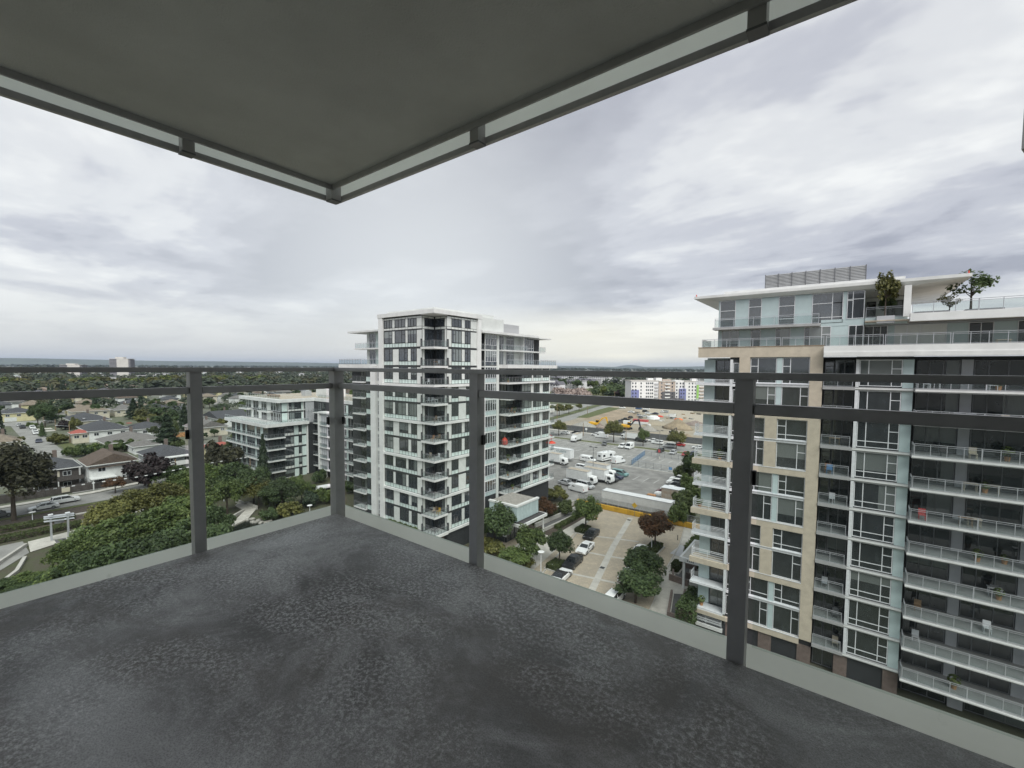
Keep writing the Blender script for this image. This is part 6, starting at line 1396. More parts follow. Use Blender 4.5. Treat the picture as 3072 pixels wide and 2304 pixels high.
# ---------------------------------------------------------------- construction site
def mound(name, px, py, r, h, m, label, seed, sq=.7):
    rr = random.Random(seed); p = gp(px, py); n = 18; b = MB(); rings = []
    for z, q in ((-.05, 1), (.25, .78), (.55, .48), (.85, .2), (1, .05)): rings.append([(math.cos(j * 2 * PI / n) * r * q * rr.uniform(.88, 1.1), math.sin(j * 2 * PI / n) * r * sq * q * rr.uniform(.88, 1.1), z * h * rr.uniform(.93, 1.05)) for j in range(n)])
    b.loft(rings); return tag(obj(name, b.mesh(name, m, smooth=True), None, (p.x, p.y, 0)), label, 'mound', 'heaps on the construction site')
z4 = lambda u, v: (1580 + u * .2532, 1080 + v * .2532)
mound('earth_mound', *z4(1790, 815), 8.6, 5.2, 'dirt_pile', 'tall brown cone of earth on the site', 1); mound('gravel_mound', *z4(1440, 840), 5.2, 3.0, 'roof_gravel', 'dark grey gravel cone beside the small verge tree', 2); mound('earth_mound', *z4(1900, 945), 5.0, 2.6, 'dirt_pile', 'low earth heap behind the broad verge tree', 3)
mound('rubble_mound', *z4(690, 785), 8.0, 2.6, 'rock', 'pale broken concrete heap beside the yellow excavator', 4); mound('rubble_mound', *z4(870, 800), 3.6, 2.2, 'rubble', 'reddish rubble under the yellow excavator bucket', 5); mound('rubble_mound', *z4(2000, 770), 7, 2.4, 'rubble', 'scattered rubble heap against the beige block', 6)
mound('earth_mound', *z4(1520, 760), 12, 2.2, 'dirt', 'long low pale earth bank in the middle of the site', 8); mound('rubble_mound', *z4(1180, 800), 4, 1.4, 'rock', 'small heap beside the dark excavator', 9)
def excavator(px, py, rz, body, boom, label, s=1.0):
    p = gp(px, py); v = thing('excavator', label, 'excavator', (p.x, p.y, 0), rz, 'excavators on the site'); v.scale = (s, s, s); L = lambda nm, me, q=(0, 0, 0): obj(nm, me, v, q, world=False)
    for sd2 in (-1, 1):
        tr = MB(); pts = [(1.9, .1), (2.2, .45), (1.9, .9), (-1.9, .9), (-2.2, .45), (-1.9, .1)]; tr.loft([[(x, sd2 * 1.1 + w, z) for x, z in pts] for w in (-.3, .3)]); L('track', tr.mesh('track', 'trim_black'))
    h = MB(); section_loft(h, [(-2.2, 1.1), (1.5, 1.1), (1.5, 1.9), (-.3, 2.0), (-2.2, 2.2)], 1.3, .05); L('housing', h.mesh('housing', body)); c = MB(); section_loft(c, [(.1, 1.9), (1.6, 1.9), (1.5, 2.9), (.2, 3.0)], .5, .05)
    cb = L('cab', c.mesh('cab', 'car_glass'), (0, .75, 0)); obj('cab_roof', MB().box(.1, 1.55, -.52, .52, 2.98, 3.08).mesh('cab_roof', body), cb, world=False); L('counterweight', MB().box(-2.7, -2.2, -1.25, 1.25, 1.15, 2.1).mesh('counterweight', boom))
    b1 = MB(); b1.loft([[(x, w, z) for x, z in ((1.2, 1.7), (3.4, 4.4), (5.3, 4.7), (5.3, 4.25), (3.6, 3.9), (1.6, 1.5))] for w in (-.25, .25)]); L('boom', b1.mesh('boom', boom)); b2 = MB(); b2.loft([[(x, w, z) for x, z in ((4.9, 4.9), (5.6, 4.8), (6.3, 1.6), (5.9, 1.6))] for w in (-.2, .2)]); L('stick', b2.mesh('stick', boom))
    b3 = MB(); b3.loft([[(x, w, z) for x, z in ((5.8, 1.7), (6.4, 1.7), (6.6, .7), (5.9, .3), (5.3, .7))] for w in (-.5, .5)]); L('bucket', b3.mesh('bucket', 'metal_dark'))
mat('machine_yellow', (.72, .40, .03), .45, .08, 2); mat('machine_dark', (.03, .035, .05), .45, .08, 2)
excavator(*z4(810, 790), .05, 'machine_yellow', 'machine_yellow', 'yellow excavator with its arm bent over the rubble', 1.15); excavator(*z4(1185, 822), .0, 'machine_yellow', 'machine_dark', 'yellow excavator with a dark blue arm', 1.15); excavator(*z4(1725, 870), 1.2, 'machine_dark', 'machine_dark', 'small dark excavator on the earth behind the broad verge tree', .55)
YC = 'vehicles in the construction yard'
ci = [(1135, 575, 'car_white', 'suv', 'white off-roader at the head of the construction yard'), (1330, 585, 'car_blue', 'minivan', 'bright blue van body in the yard'), (1420, 590, 'car_white', 'minivan', 'white wagon next to the blue van'), (1240, 625, 'car_white', 'sedan', 'white saloon at the edge of the bare earth'), (1410, 620, 'car_black', 'suv', 'black off-roader among the yard cars'), (1440, 640, 'car_white', 'sedan', 'white saloon beside the black off-roader'), (1520, 645, 'car_navy', 'sedan', 'navy saloon among the yard cars'), (1640, 625, 'car_silver', 'suv', 'silver off-roader at the far end of the yard'), (1610, 625, 'car_white', 'suv', 'white off-roader beside the silver one'), (1330, 665, 'car_silver', 'sedan', 'silver saloon in front of the black row'), (1400, 675, 'car_white', 'sedan', 'white saloon beside the white tarpaulin'), (1230, 690, 'car_black', 'sedan', 'black saloon above the black flatbed'), (1350, 690, 'car_grey', 'hatch', 'grey hatchback beside the white tarpaulin'), (1300, 640, 'car_gold', 'hatch', 'tan hatchback in the yard')]
for u, v, c, k, lb in ci: x, y = Z4(u, v); car(k, c, x, y, rnd.choice((0, .4, PI / 2, PI)), lb, YC)
pickup('car_black', *Z4(1170, 720), PI, 'black pickup in front of the red container', YC); pickup('car_grey', *Z4(1110, 745), PI - .2, 'dark flatbed beside the dark-armed excavator', YC); van('car_white', *Z4(1200, 762), .1, 'white van beside the dark flatbed', YC, 5, 2)
truck(*Z4(1735, 690), PI / 2, 'small white truck beside the orange tarpaulin', YC, 4.6, 3.0)
x, y = Z4(1350, 760); rc = thing('red_container', 'faded red and white container in the construction yard', 'container', (x, y, 0)); bx('upper_panel', 'shade_red', rc, x - 4, x + 4, y - 1.2, y + 1.2, 1.5, 2.6); bx('lower_panel', 'white_paint', rc, x - 3.9, x + 3.9, y - 1.25, y + 1.1, .1, 1.499)
def heap(name, u, v, m, label, s, h):
    rr = random.Random(u); x, y = Z4(u, v); b = MB(); b.loft([[(math.cos(a * PI / 5) * s * q * rr.uniform(.85, 1.15), math.sin(a * PI / 5) * s * .6 * q * rr.uniform(.85, 1.15), z * h) for a in range(10)] for z, q in ((0, 1), (.6, .85), (1, .4))]); tag(obj(name, b.mesh(name, m), None, (x, y, 0)), label, 'tarpaulin', 'covered heaps in the yard')
heap('tarpaulin', 1500, 700, 'white_paint', 'white tarpaulin dome in the construction yard', 4.2, 2.2); heap('tarpaulin', 1800, 710, 'orange', 'bright orange tarpaulin in the construction yard', 2.6, 1.0); heap('tarpaulin', 1580, 675, 'red_tarp', 'red tarpaulin behind the white dome', 2.0, 1.0)
for i in range(26):
    u, v = rnd.uniform(1260, 2040), rnd.uniform(620, 800)
    if 1640 < u < 1960 and v > 720: continue
    x, y = Z4(u, v); s = rnd.uniform(.5, 1.6); mk_ = rnd.choice(('timber', 'rock', 'metal_silver', 'white_paint', 'concrete_kerb', 'roof_dark')); t = obj('material_stack', MB().box(-s, s, -s * .5, s * .5, 0, .3 + .3 * s).mesh('material_stack', mk_), None, (x, y, 0), rnd.uniform(0, 3)); tag(t, 'small %s stack lying on the sandy site' % {'timber': 'brown timber', 'rock': 'pale stone', 'metal_silver': 'steel', 'white_paint': 'white board', 'concrete_kerb': 'concrete block', 'roof_dark': 'black pipe'}[mk_], 'material stack', 'material lying about the site')
# utility poles with lamps
def upole(px, ytop, ybot, label, arm=None, group='utility poles'):
    p = gp(px, ybot); d = -p.x * math.sin(PHI) + p.y * math.cos(PHI); h = (ybot - ytop) * d / F_PX; t = thing('utility_pole', label, 'pole', (p.x, p.y, 0), 0, group); O = (p.x, p.y, 0)
    obj('pole', MB().tube((0, 0, 0), (0, 0, h), .16, .11, 8).mesh('pole', 'timber'), t, O)
    if arm == 'x': obj('cross_arm', MB().box(-1.2, 1.2, -.06, .06, h - .8, h - .62).mesh('cross_arm', 'timber'), t, O)
    if arm == 'l': obj('lamp_arm', MB().tube((0, 0, h - .9), (-.2, -3.2, h - .2), .05, .04, 6).mesh('lamp_arm', 'metal_silver'), t, O); obj('lamp_head', MB().box(-.35, -.05, -3.8, -3.1, h - .28, h - .12).mesh('lamp_head', 'metal_white'), t, O)
    if arm == 't': obj('transformer', MB().tube((.1, -.4, h - 1.6), (.1, -.4, h - .5), .28, .28, 10).mesh('transformer', 'metal_white'), t, O)
    return t
upole(*(lambda a, b: (a[0], a[1], b[1]))(z1(480, 655), z1(480, 800)), 'utility pole with a transformer at the cul-de-sac', 't'); upole(*(lambda a, b: (a[0], a[1], b[1]))(z1(615, 765), z1(622, 890)), 'wooden pole beside the purple tree', 'l'); upole(*(lambda a, b: (a[0], a[1], b[1]))(z1(775, 815), z1(795, 1030)), 'leaning lamp pole beside the red roof edge', 'l')
upole(*(lambda a, b: (a[0], a[1], b[1]))(z1(1010, 870), z1(1010, 980)), 'thin pole in front of the dark roof', 'x'); upole(*(lambda a, b: (a[0], a[1], b[1]))(z1(1395, 560), z1(1395, 640)), 'far pole with a white transformer', 't'); upole(*(lambda a, b: (a[0], a[1], b[1]))(z1(1945, 1200), z1(1948, 1400)), 'pale street lamp pole beside the grey corner house', 'l')
upole(*(lambda a, b: (a[0], a[1], b[1]))(z4(360, 510), z4(360, 725)), 'tall pole by the divided road', 'x', 'poles by the divided road'); upole(*(lambda a, b: (a[0], a[1], b[1]))(z4(720, 540), z4(720, 640)), 'pole far along the divided road', 'x', 'poles by the divided road'); upole(*(lambda a, b: (a[0], a[1], b[1]))(z4(1040, 370), z4(1040, 470)), 'pale pole in front of the dark woods', 'x', 'poles by the divided road'); upole(*(lambda a, b: (a[0], a[1], b[1]))(z4(1175, 780), z4(1175, 960)), 'thin street pole beside the large verge tree', 'x', 'poles by the divided road'); upole(*(lambda a, b: (a[0], a[1], b[1]))(z4(670, 740), z4(670, 900)), 'thin white street pole at the hoarding', None, 'poles by the divided road')
# wire with white markers above the left-hand road
wr = thing('marker_wire', 'overhead wire hung with small white markers above the garden trees', 'wire', (-128, 8, 0)); mk = MB().box(-.09, .09, -.26, .26, -.09, .09).mesh('marker', 'white_paint'); pts = []
WX = [(-30, 1489), (0, 1485), (100, 1475), (190, 1462), (300, 1446), (420, 1430), (520, 1411), (600, 1394), (700, 1378), (750, 1371)]
for i in range(34):
    q = i / 33 * (len(WX) - 1); j = min(int(q), len(WX) - 2); f = q - j; px = WX[j][0] * (1 - f) + WX[j + 1][0] * f; py = WX[j][1] * (1 - f) + WX[j + 1][1] * f
    d = ray(px, py); t_ = -131.0 / d.x; pts.append((-131.0, t_ * d.y, EYE + t_ * d.z))
wb = MB()
for a, b in zip(pts, pts[1:]): wb.tube(a, b, .02, .02, 4)
obj('cable', wb.mesh('cable', 'metal_grey'), wr)
for q in pts[1:-1]: obj('marker', mk, wr, q)
for q in (pts[0], pts[-1]): obj('mast', MB().tube((q[0], q[1], 0), (q[0], q[1], q[2] + .3), .12, .09, 8).mesh('mast', 'timber'), wr)
# gate frame in the stone court: two posts and crossing beams
pgm = thing('steel_gate_frame', 'grey steel gate frame with crossed beams standing on the stone court', 'gate frame', (-109, 12.2, .1))
for x, y in ((-109.5, 11.3), (-108.6, 13.3)):
    for dx in (-.16, .16): bx('post', 'metal_silver', pgm, x + dx - .1, x + dx + .1, y - .12, y + .12, .1, 4.6)
    bx('post_cap', 'metal_white', pgm, x - .3, x + .3, y - .3, y + .3, 4.6, 4.75)
for z in (3.6, 4.1, 4.42):
    for dx in (-.28, .28):
        m_ = MB(); m_.tube((-109.5 + dx - .2, 10.5, z), (-108.6 + dx + .2, 14.1, z), .075, .075, 6); obj('beam', m_.mesh('beam', 'metal_silver'), pgm)
bx('name_board', 'metal_grey', pgm, -109.15, -109.0, 11.7, 12.9, 3.0, 3.7); bx('floor_ring', 'asphalt_new', pgm, -109.4, -107.2, 11.6, 13.0, .101, .12)
# garden canopy roof
gc = thing('garden_canopy', 'white flat canopy roof over the garden ramp entrance', 'canopy', (-95, 52, 0)); P0, P1 = zg(1450, 395), zg(1740, 345); P0 = gp(600 + 1450 * .226, 1380 + 395 * .226, 2.8); P1 = gp(600 + 1740 * .226, 1380 + 345 * .226, 2.8)
obj('roof', ribbon([tuple(P0[:2]), tuple(P1[:2])], 2.2, 2.8, 3.1).mesh('roof', 'white_paint'), gc); obj('wall', ribbon([tuple(P0.lerp(P1, .12)[:2]), tuple(P0.lerp(P1, .95)[:2])], 1.4, 0, 2.8).mesh('wall', 'metal_dark'), gc)
# bollards, notice boards
for i, (x, y) in enumerate((tuple(gp(*zp(805, 900))[:2]), tuple(gp(*zp(1705, 715))[:2]), tuple(gp(*zp(1900, 640))[:2]))): tag(obj('bollard', MB().tube((0, 0, 0), (0, 0, .9), .07, .06, 8).mesh('bollard', 'metal_silver' if i < 2 else 'metal_dark'), None, (x, y, 0)), ('pale bollard beside the white convertible', 'pale bollard beside the rusty maple hedge', 'dark bollard at the bicycle bay')[i], 'bollard')
nb = thing('notice_frame', 'white framed board standing in the planting beside the plaza lamp', 'notice board', (*gp(*zp(635, 850))[:2], 0)); q = gp(*zp(635, 850))
for a0, a1, b0, b1 in ((-.6, -.5, .6, 2.0), (.5, .6, .6, 2.0), (-.5, .5, 1.9, 2.0), (-.5, .5, .6, .7)): bx('frame', 'white_paint', nb, q.x + a0, q.x + a1, q.y - .03, q.y + .03, b0, b1)
for s in (-.55, .55): bx('leg', 'metal_grey', nb, q.x + s - .04, q.x + s + .04, q.y - .03, q.y + .03, 0, .6)
en = thing('entrance_marker', 'small pale sign post between the dark corner tree and the canopy', 'sign', (*gp(*zp(390, 660))[:2], 0)); q = gp(*zp(390, 660)); bx('post', 'metal_grey', en, q.x - .05, q.x + .05, q.y - .05, q.y + .05, 0, 1.0); bx('plate', 'white_paint', en, q.x - .4, q.x + .4, q.y - .06, q.y + .02, 1.0, 1.7)
# balcony belongings one can see
def tabl(x, y, z, label, m='metal_white'):
    t = thing('balcony_table', label, 'table', (x, y, z), 0, 'furniture on the balconies'); bx('top', m, t, x - .45, x + .45, y - .3, y + .3, z + .68, z + .73)
    for dx in (-.38, .38):
        for dy in (-.23, .23): bx('leg', m, t, x + dx - .02, x + dx + .02, y + dy - .02, y + dy + .02, z, z + .68)
def chair(x, y, z, label, m='metal_white'):
    t = thing('balcony_chair', label, 'chair', (x, y, z), 0, 'furniture on the balconies'); bx('seat', m, t, x - .25, x + .25, y - .25, y + .25, z + .42, z + .46); bx('backrest', m, t, x - .25, x + .25, y + .22, y + .26, z + .46, z + .95)
    for dx in (-.22, .22):
        for dy in (-.22, .22): bx('leg', m, t, x + dx - .02, x + dx + .02, y + dy - .02, y + dy + .02, z, z + .42)
tabl(9.2, 54.0, ZB[8], 'white table on the long balcony just below the mid rail'); chair(8.0, 54.0, ZB[8], 'white chair beside the white balcony table', 'metal_silver'); chair(10.5, 54.0, ZB[8], 'second chair at the white balcony table', 'metal_grey')
chair(9.0, 53.6, ZB[7], 'beige armchair on a long balcony of the beige block', 'beige_stone'); tabl(11.4, 53.8, ZB[7], 'dark table beside the beige armchair', 'roof_dark'); tabl(-.6, 54.4, ZB[7], 'brown wooden table on a small inset balcony', 'timber'); chair(-.9, 54.2, ZB[6], 'blue covered chair on a small inset balcony', 'blue_mesh'); chair(6.0, 53.4, ZB[5], 'red chair in the corner of a long balcony', 'shade_red'); tabl(8.8, 53.6, ZB[5], 'low wooden table on the balcony with the red chair', 'timber'); tabl(10.6, 55.0, 33.2 - .35, 'pale long table on the top terrace', 'beige_stone')
chair(5.9, 54.0, ZB[9], 'white chair on the highest long balcony'); tabl(-52.6, 48.6, Zk[0] + .02, 'glass table on the lowest wedge balcony', 'metal_grey'); chair(-53.2, 48.8, Zk[1] + .02, 'pale chair on the second wedge balcony', 'beige_stone'); chair(-52.3, 49.2, Zk[1] + .02, 'tan chair on the second wedge balcony', 'line_yellow'); chair(-53.3, 48.6, Zk[8] + .02, 'dark chair on a wedge balcony under the top rail', 'metal_dark'); tabl(-52.4, 48.5, Zk[7] + .02, 'white covered table on a wedge balcony', 'metal_white'); chair(-52.2, 49.0, Zk[4] + .02, 'white folding chair on a wedge balcony')
um = thing('folded_parasol', 'red folded sunshade leaning in a balcony corner of the tower', 'parasol', (-52.2, 66.2, Zk[4])); obj('cloth', MB().loft([[(math.cos(a) * r_, math.sin(a) * r_, z) for a in [j * PI / 5 for j in range(10)]] for z, r_ in ((.1, .55), (.7, .62), (1.2, .4), (1.5, .12))]).mesh('cloth', 'red_tarp'), um, (-52.0, 66.3, Zk[4])); obj('pole', MB().tube((0, 0, 0), (0, 0, 1.8), .03, .03, 6).mesh('pole', 'metal_white'), um, (-52.0, 66.3, Zk[4]))
us = thing('red_parasol', 'red open sunshade on an end balcony of the tower', 'parasol', (-50.5, 81.0, Zk[3])); obj('canopy', MB().loft([[(math.cos(a) * r_, math.sin(a) * r_, z) for a in [j * PI / 6 for j in range(12)]] for z, r_ in ((1.55, .95), (1.85, .6), (2.1, .05))]).mesh('canopy', 'red_tarp'), us, (-50.5, 81.0, Zk[3])); obj('pole', MB().tube((0, 0, 0), (0, 0, 2.1), .03, .03, 6).mesh('pole', 'metal_white'), us, (-50.5, 81.0, Zk[3]))
# roof-garden trees of the beige block
bx('roof_planter', 'panel_grey', RB, 2.2, 3.5, 54.3, 55.3, 35.36, 36.02); tree('sparse', 2.8, 54.7, 1.05, 'leaf_olive', 'tall slender roof tree with reddish top standing before the flared roof edge', 'trees on the roof terrace', zc=38.5, zb=36.02); tree('maple3', 3.0, 56.9, .8, 'leaf_deep', 'dark lower tree beside the white roof column', 'trees on the roof terrace', zc=37.2, zb=35.62)
tree('wisp', 9.0, 58.0, 1.9, 'leaf_deep', 'wind-bent dark tree on the right roof terrace', 'trees on the roof terrace', zc=38.7, zb=35.62); tree('wisp', 7.6, 58.0, 1.0, 'leaf_olive', 'brownish shrub beside the wind-bent roof tree', 'trees on the roof terrace', zc=37.4, zb=35.62)
for x, lb in ((6.2, 'dark planter box on the roof terrace beside the white column'), (9.6, 'dark planter box under the wind-bent roof tree')): tag(obj('roof_planter', MB().box(-1.2, 1.2, -.4, .4, 0, .8).mesh('roof_planter', 'metal_dark'), None, (x, 56.6, 35.62)), lb, 'planter')

# smaller belongings spread over the balconies
CR = random.Random(77)
pot = MB().tube((0, 0, 0), (0, 0, .4), .16, .22, 10).mesh('pot', 'cedar'); pf_ = MB()
for i in range(90): dd = rdir(CR); leaf_quad(pf_, Vector((dd.x * .3, dd.y * .3, .62 + dd.z * .3)), (dd + Vector((0, 0, .6))).normalized(), .11, CR)
pfm = pf_.mesh('leaves', 'leaf_green')
def potplant(x, y, z, label):
    t = thing('potted_plant', label, 'plant', (x, y, z), 0, 'potted plants on the balconies'); obj('pot', pot, t, (x, y, z)); o = obj('leaves', pfm, t, (x, y, z)); o.scale = (CR.uniform(.8, 1.4),) * 3
FM = ['metal_silver', 'metal_grey', 'roof_dark', 'timber', 'beige_stone', 'metal_white', 'cedar']; FN2 = dict(metal_silver='silver', metal_grey='grey', roof_dark='black', timber='brown', beige_stone='beige', metal_white='white', cedar='orange-brown')
for k in range(10):
    for i in range(4):
        x = CR.uniform(5.8, 15.5); m = CR.choice(FM); c = CR.random()
        if c < .3: potplant(x, CR.uniform(53.0, 54.6), ZB[k], 'small potted plant on a long balcony of the beige block')
        elif c < .6: chair(x, CR.uniform(53.2, 54.8), ZB[k], '%s chair on a long balcony of the beige block' % FN2[m], m)
        elif c < .8: tabl(x, CR.uniform(53.2, 54.6), ZB[k], '%s table on a long balcony of the beige block' % FN2[m], m)
    if CR.random() < .6: chair(CR.uniform(-1.2, .3), 54.5, ZB[k], 'chair on a small inset balcony of the beige block', CR.choice(FM))
    if CR.random() < .6: potplant(CR.uniform(-13.2, -10.8), 54.3, ZB[k], 'potted plant on a corner balcony of the beige block')
for k in range(1, 10):
    for i in range(2):
        x, y = CR.uniform(-54.0, -52.0), CR.uniform(48.0, 49.9); m = CR.choice(FM)
        if CR.random() < .5: chair(x, y, Zk[k] + .02, '%s chair on a wedge balcony of the white tower' % FN2[m], m)
        else: tabl(x, y, Zk[k] + .02, '%s table on a wedge balcony of the white tower' % FN2[m], m)
    if k < 9:
        potplant(CR.uniform(-52.3, -50.8), CR.uniform(66, 69.5), Zk[k], 'potted plant on a side balcony of the white tower')
        if CR.random() < .7: chair(CR.uniform(-52.2, -51), CR.uniform(66, 69.3), Zk[k], 'chair on a side balcony of the white tower', CR.choice(FM))
# ---------------------------------------------------------------- houses
mat('shingle_slate', (.062, .064, .072), .9, .14, 1.6, bump=.4, bscale=7); mat('shingle_brown', (.105, .078, .062), .9, .14, 1.6, bump=.4, bscale=7); mat('shingle_grey', (.155, .148, .142), .9, .14, 1.6, bump=.4, bscale=7); mat('shingle_red', (.33, .09, .07), .85, .1, 1.6, bump=.3, bscale=7); mat('shingle_tan', (.20, .165, .13), .9, .14, 1.6, bump=.4, bscale=7)
mat('stucco_white', (.68, .69, .68), .8, .06, .8, stain=.08); mat('stucco_cream', (.56, .52, .42), .8, .06, .8, stain=.08); mat('stucco_yellow', (.58, .53, .32), .8, .06, .8); mat('siding_dark', (.075, .066, .062), .8, .1, 1); mat('siding_grey', (.34, .35, .36), .8, .06, .8); mat('fascia', (.62, .63, .62), .6, .05, 1)
def roof_mesh(w, d, h, kind, ov=.5, axis='x'):
    """hip or gable roof over a w x d plan, ridge along the axis, eaves at z = 0, real thickness"""
    b = MB(); x, y = w / 2 + ov, d / 2 + ov
    if axis == 'x': rl_ = (x - y) if kind == 'hip' else x
    else: rl_ = (y - x) if kind == 'hip' else y
    rl_ = max(.2, rl_)
    r0, r1 = ((-rl_, 0), (rl_, 0)) if axis == 'x' else ((0, -rl_), (0, rl_))
    c = [(-x, -y), (x, -y), (x, y), (-x, y)]
    for dz in (0, -.16):
        pass
    V = [(*p, 0) for p in c] + [(*r0, h), (*r1, h)] + [(*p, -.18) for p in c]
    if axis == 'x': Fs = [(0, 1, 5, 4), (2, 3, 4, 5), (1, 2, 5), (3, 0, 4)]
    else: Fs = [(1, 2, 5, 4), (3, 0, 4, 5), (0, 1, 4), (2, 3, 5)]
    Fs += [(0, 6, 7, 1), (1, 7, 8, 2), (2, 8, 9, 3), (3, 9, 6, 0), (6, 9, 8, 7)]
    return b.add(V, Fs)
HM = {}
def house(x0, x1, y0, y1, ze, h, kind, axis, wall, roof, label, wins=True, group='houses of the neighbourhood', chimney=True, skylights=0, name='house', garage=False):
    """walls to the eaves at ze, roof rising h above; sides towards -Y and +X carry the windows"""
    cx, cy = (x0 + x1) / 2, (y0 + y1) / 2; w, d = x1 - x0, y1 - y0
    t = thing(name, label, 'house', (cx, cy, 0), 0, group)
    bx('wall', wall, t, x0, x1, y0, y1, 0, ze)
    k = (round(w, 1), round(d, 1), h, kind, axis, roof)
    if k not in HM: HM[k] = roof_mesh(w, d, h, kind, .55, axis).mesh('roof', [roof])
    rf = obj('roof', HM[k], t, (cx, cy, ze + .02))
    if kind == 'gable':
        if axis == 'x': bx('gable_board', wall, t, x1 - .1, x1 - .02, y0 + .3, y1 - .3, ze, ze + .05)
    for a, b_, c_, d_ in ((x0 - .58, x1 + .58, y0 - .64, y0 - .56), (x0 - .58, x1 + .58, y1 + .56, y1 + .64)): bx('gutter', 'fascia', t, a, b_, c_, d_, ze - .16, ze + .05)
    bx('gutter', 'fascia', t, x1 + .56, x1 + .63, y0 - .55, y1 + .55, ze - .16, ze + .05)
    if chimney: obj('chimney', MB().box(-.4, .4, -.4, .4, 0, 1.6 + h * .4).mesh('chimney', 'brown_brick'), rf, (cx - w * .28, cy + d * .12, ze + h * .45))
    for i in range(skylights):
        q = (cx - w * .2 + i * w * .35, y0 + d * .26, ze + h * .47); obj('skylight', MB().box(-.6, .6, -.4, .4, -.05, .12).mesh('skylight', 'lamp_clear'), rf, q)
    if wins:
        for zz in ([ze - 1.9] if ze < 4 else [ze - 1.9, ze - 4.6] if ze > 5.2 else [ze - 1.9]):
            n = max(2, int(w / 3.6))
            for i in range(n): a = x0 + (i + .5) * w / n; win(t, ('F', y0 - .02), a - .75, a + .75, zz, zz + 1.15, 'win_house', 'metal_white', 'v.5', .09)
            n = max(2, int(d / 3.2))
            for i in range(n): a = y0 + (i + .5) * d / n; win(t, ('S', x1 + .02), a - .75, a + .75, zz, zz + 1.15, 'win_house', 'metal_white', 'v.5', .09)
    if garage: fb(t, 'garage_door', 'fascia', ('S', x1), y0 + .8, y0 + 5.2, 0, .06, .05, 2.3)
    return t
h1 = house(-163, -152.4, 12.6, 21.0, 5.3, 2.3, 'hip', 'x', 'siding_dark', 'shingle_slate', 'dark brown house with a slate hipped roof and a white framed window'); fb(h1, 'balcony_deck', 'siding_dark', ('S', -152.4), 12.6, 21.6, 0, 2.2, 2.5, 2.75); fb(h1, 'deck_rail', 'siding_dark', ('S', -150.3), 12.6, 21.6, 0, .08, 2.76, 3.5); fb(h1, 'deck_post', 'fascia', ('S', -150.3), 13.0, 13.2, 0, .2, 0, 2.5); fb(h1, 'deck_post', 'fascia', ('S', -150.3), 17.0, 17.2, 0, .2, 0, 2.5); fb(h1, 'shutter', 'stucco_cream', ('S', -152.4), 17.2, 17.6, 0, .05, 3.3, 4.7)
h2 = house(-160, -148.9, 22.4, 31.6, 5.7, 2.4, 'gable', 'x', 'stucco_white', 'shingle_brown', 'white gabled house with a brown shingle roof behind the purple tree'); obj('gable_wall', MB().add([(-148.85, 22.4, 5.7), (-148.85, 31.6, 5.7), (-148.85, 27, 7.75), (-149.0, 22.4, 5.7), (-149.0, 31.6, 5.7), (-149.0, 27, 7.75)], [(0, 1, 2), (5, 4, 3), (0, 2, 5, 3), (1, 4, 5, 2), (0, 3, 4, 1)]).mesh('gable_wall', 'stucco_white'), h2); fb(h2, 'porch_roof', 'fascia', ('S', -148.9), 22.2, 27.0, 0, 3.0, 2.5, 2.7); fb(h2, 'porch_post', 'fascia', ('S', -146.2), 22.5, 22.7, 0, .2, 0, 2.5); fb(h2, 'lower_roof', 'shingle_brown', ('S', -148.9), 22.2, 31.8, 0, .8, 4.9, 5.1)
h3 = house(-166, -152, 35.6, 45.2, 5.0, 2.2, 'hip', 'x', 'siding_grey', 'shingle_slate', 'grey corner house with a white balcony behind the purple tree'); fb(h3, 'balcony', 'fascia', ('S', -152), 38, 43.5, 0, 1.8, 2.4, 3.5); fb(h3, 'balcony_roof', 'fascia', ('S', -152), 37.8, 43.7, 0, 2.0, 4.7, 4.9)
house(-219, -203.5, 35.2, 50.0, 3.3, 2.8, 'hip', 'y', 'stucco_cream', 'shingle_grey', 'bungalow with a wide grey hipped roof and one skylight', skylights=1); house(-203, -193, 40.5, 47.5, 2.7, 1.4, 'hip', 'y', 'stucco_white', 'shingle_grey', 'low garage wing in front of the grey hipped bungalow', chimney=False, garage=True)
house(-258, -236, 36.0, 48, 4.4, 2.8, 'hip', 'x', 'stucco_white', 'shingle_slate', 'house with a dark roof and a red shingled end'); h5b = house(-250, -238, 48.6, 62, 3.4, 2.4, 'hip', 'y', 'stucco_white', 'shingle_slate', 'long white walled house behind the bungalow with the skylight')
obj('red_roof_patch', roof_mesh(4.6, 7.0, 1.3, 'hip', .3, 'y').mesh('red_roof_patch', 'shingle_red'), h5b, (-240.0, 36.6, 4.2)) if False else None
rp_ = house(-243, -237.4, 31.4, 36.0, 3.9, 1.3, 'hip', 'y', 'stucco_cream', 'shingle_red', 'small cream wing with a salmon red roof beside the leaning pole', chimney=False); sr = obj('red_hatch', MB().box(-1.1, 1.1, -.8, .8, 0, .2).mesh('red_hatch', 'shingle_red'), h5b, (-244.5, 49.8, 5.6))
house(-312, -286, 38.6, 51.2, 4.0, 2.6, 'hip', 'x', 'stucco_cream', 'shingle_slate', 'dark roofed house dotted with white skylights', skylights=3); house(-352, -336, 45, 60, 4.6, 3.0, 'hip', 'y', 'stucco_cream', 'shingle_tan', 'cream house with a tall tan hipped roof and front gable', skylights=2); house(-356, -340, 63, 74, 4.0, 2.6, 'hip', 'y', 'stucco_cream', 'shingle_grey', 'grey roofed house next to the cream gabled one')
hy = house(-368, -352, 20.5, 32.5, 4.6, 2.4, 'hip', 'y', 'stucco_yellow', 'shingle_slate', 'pale yellow house closing the end of the cul-de-sac', garage=True, skylights=1)
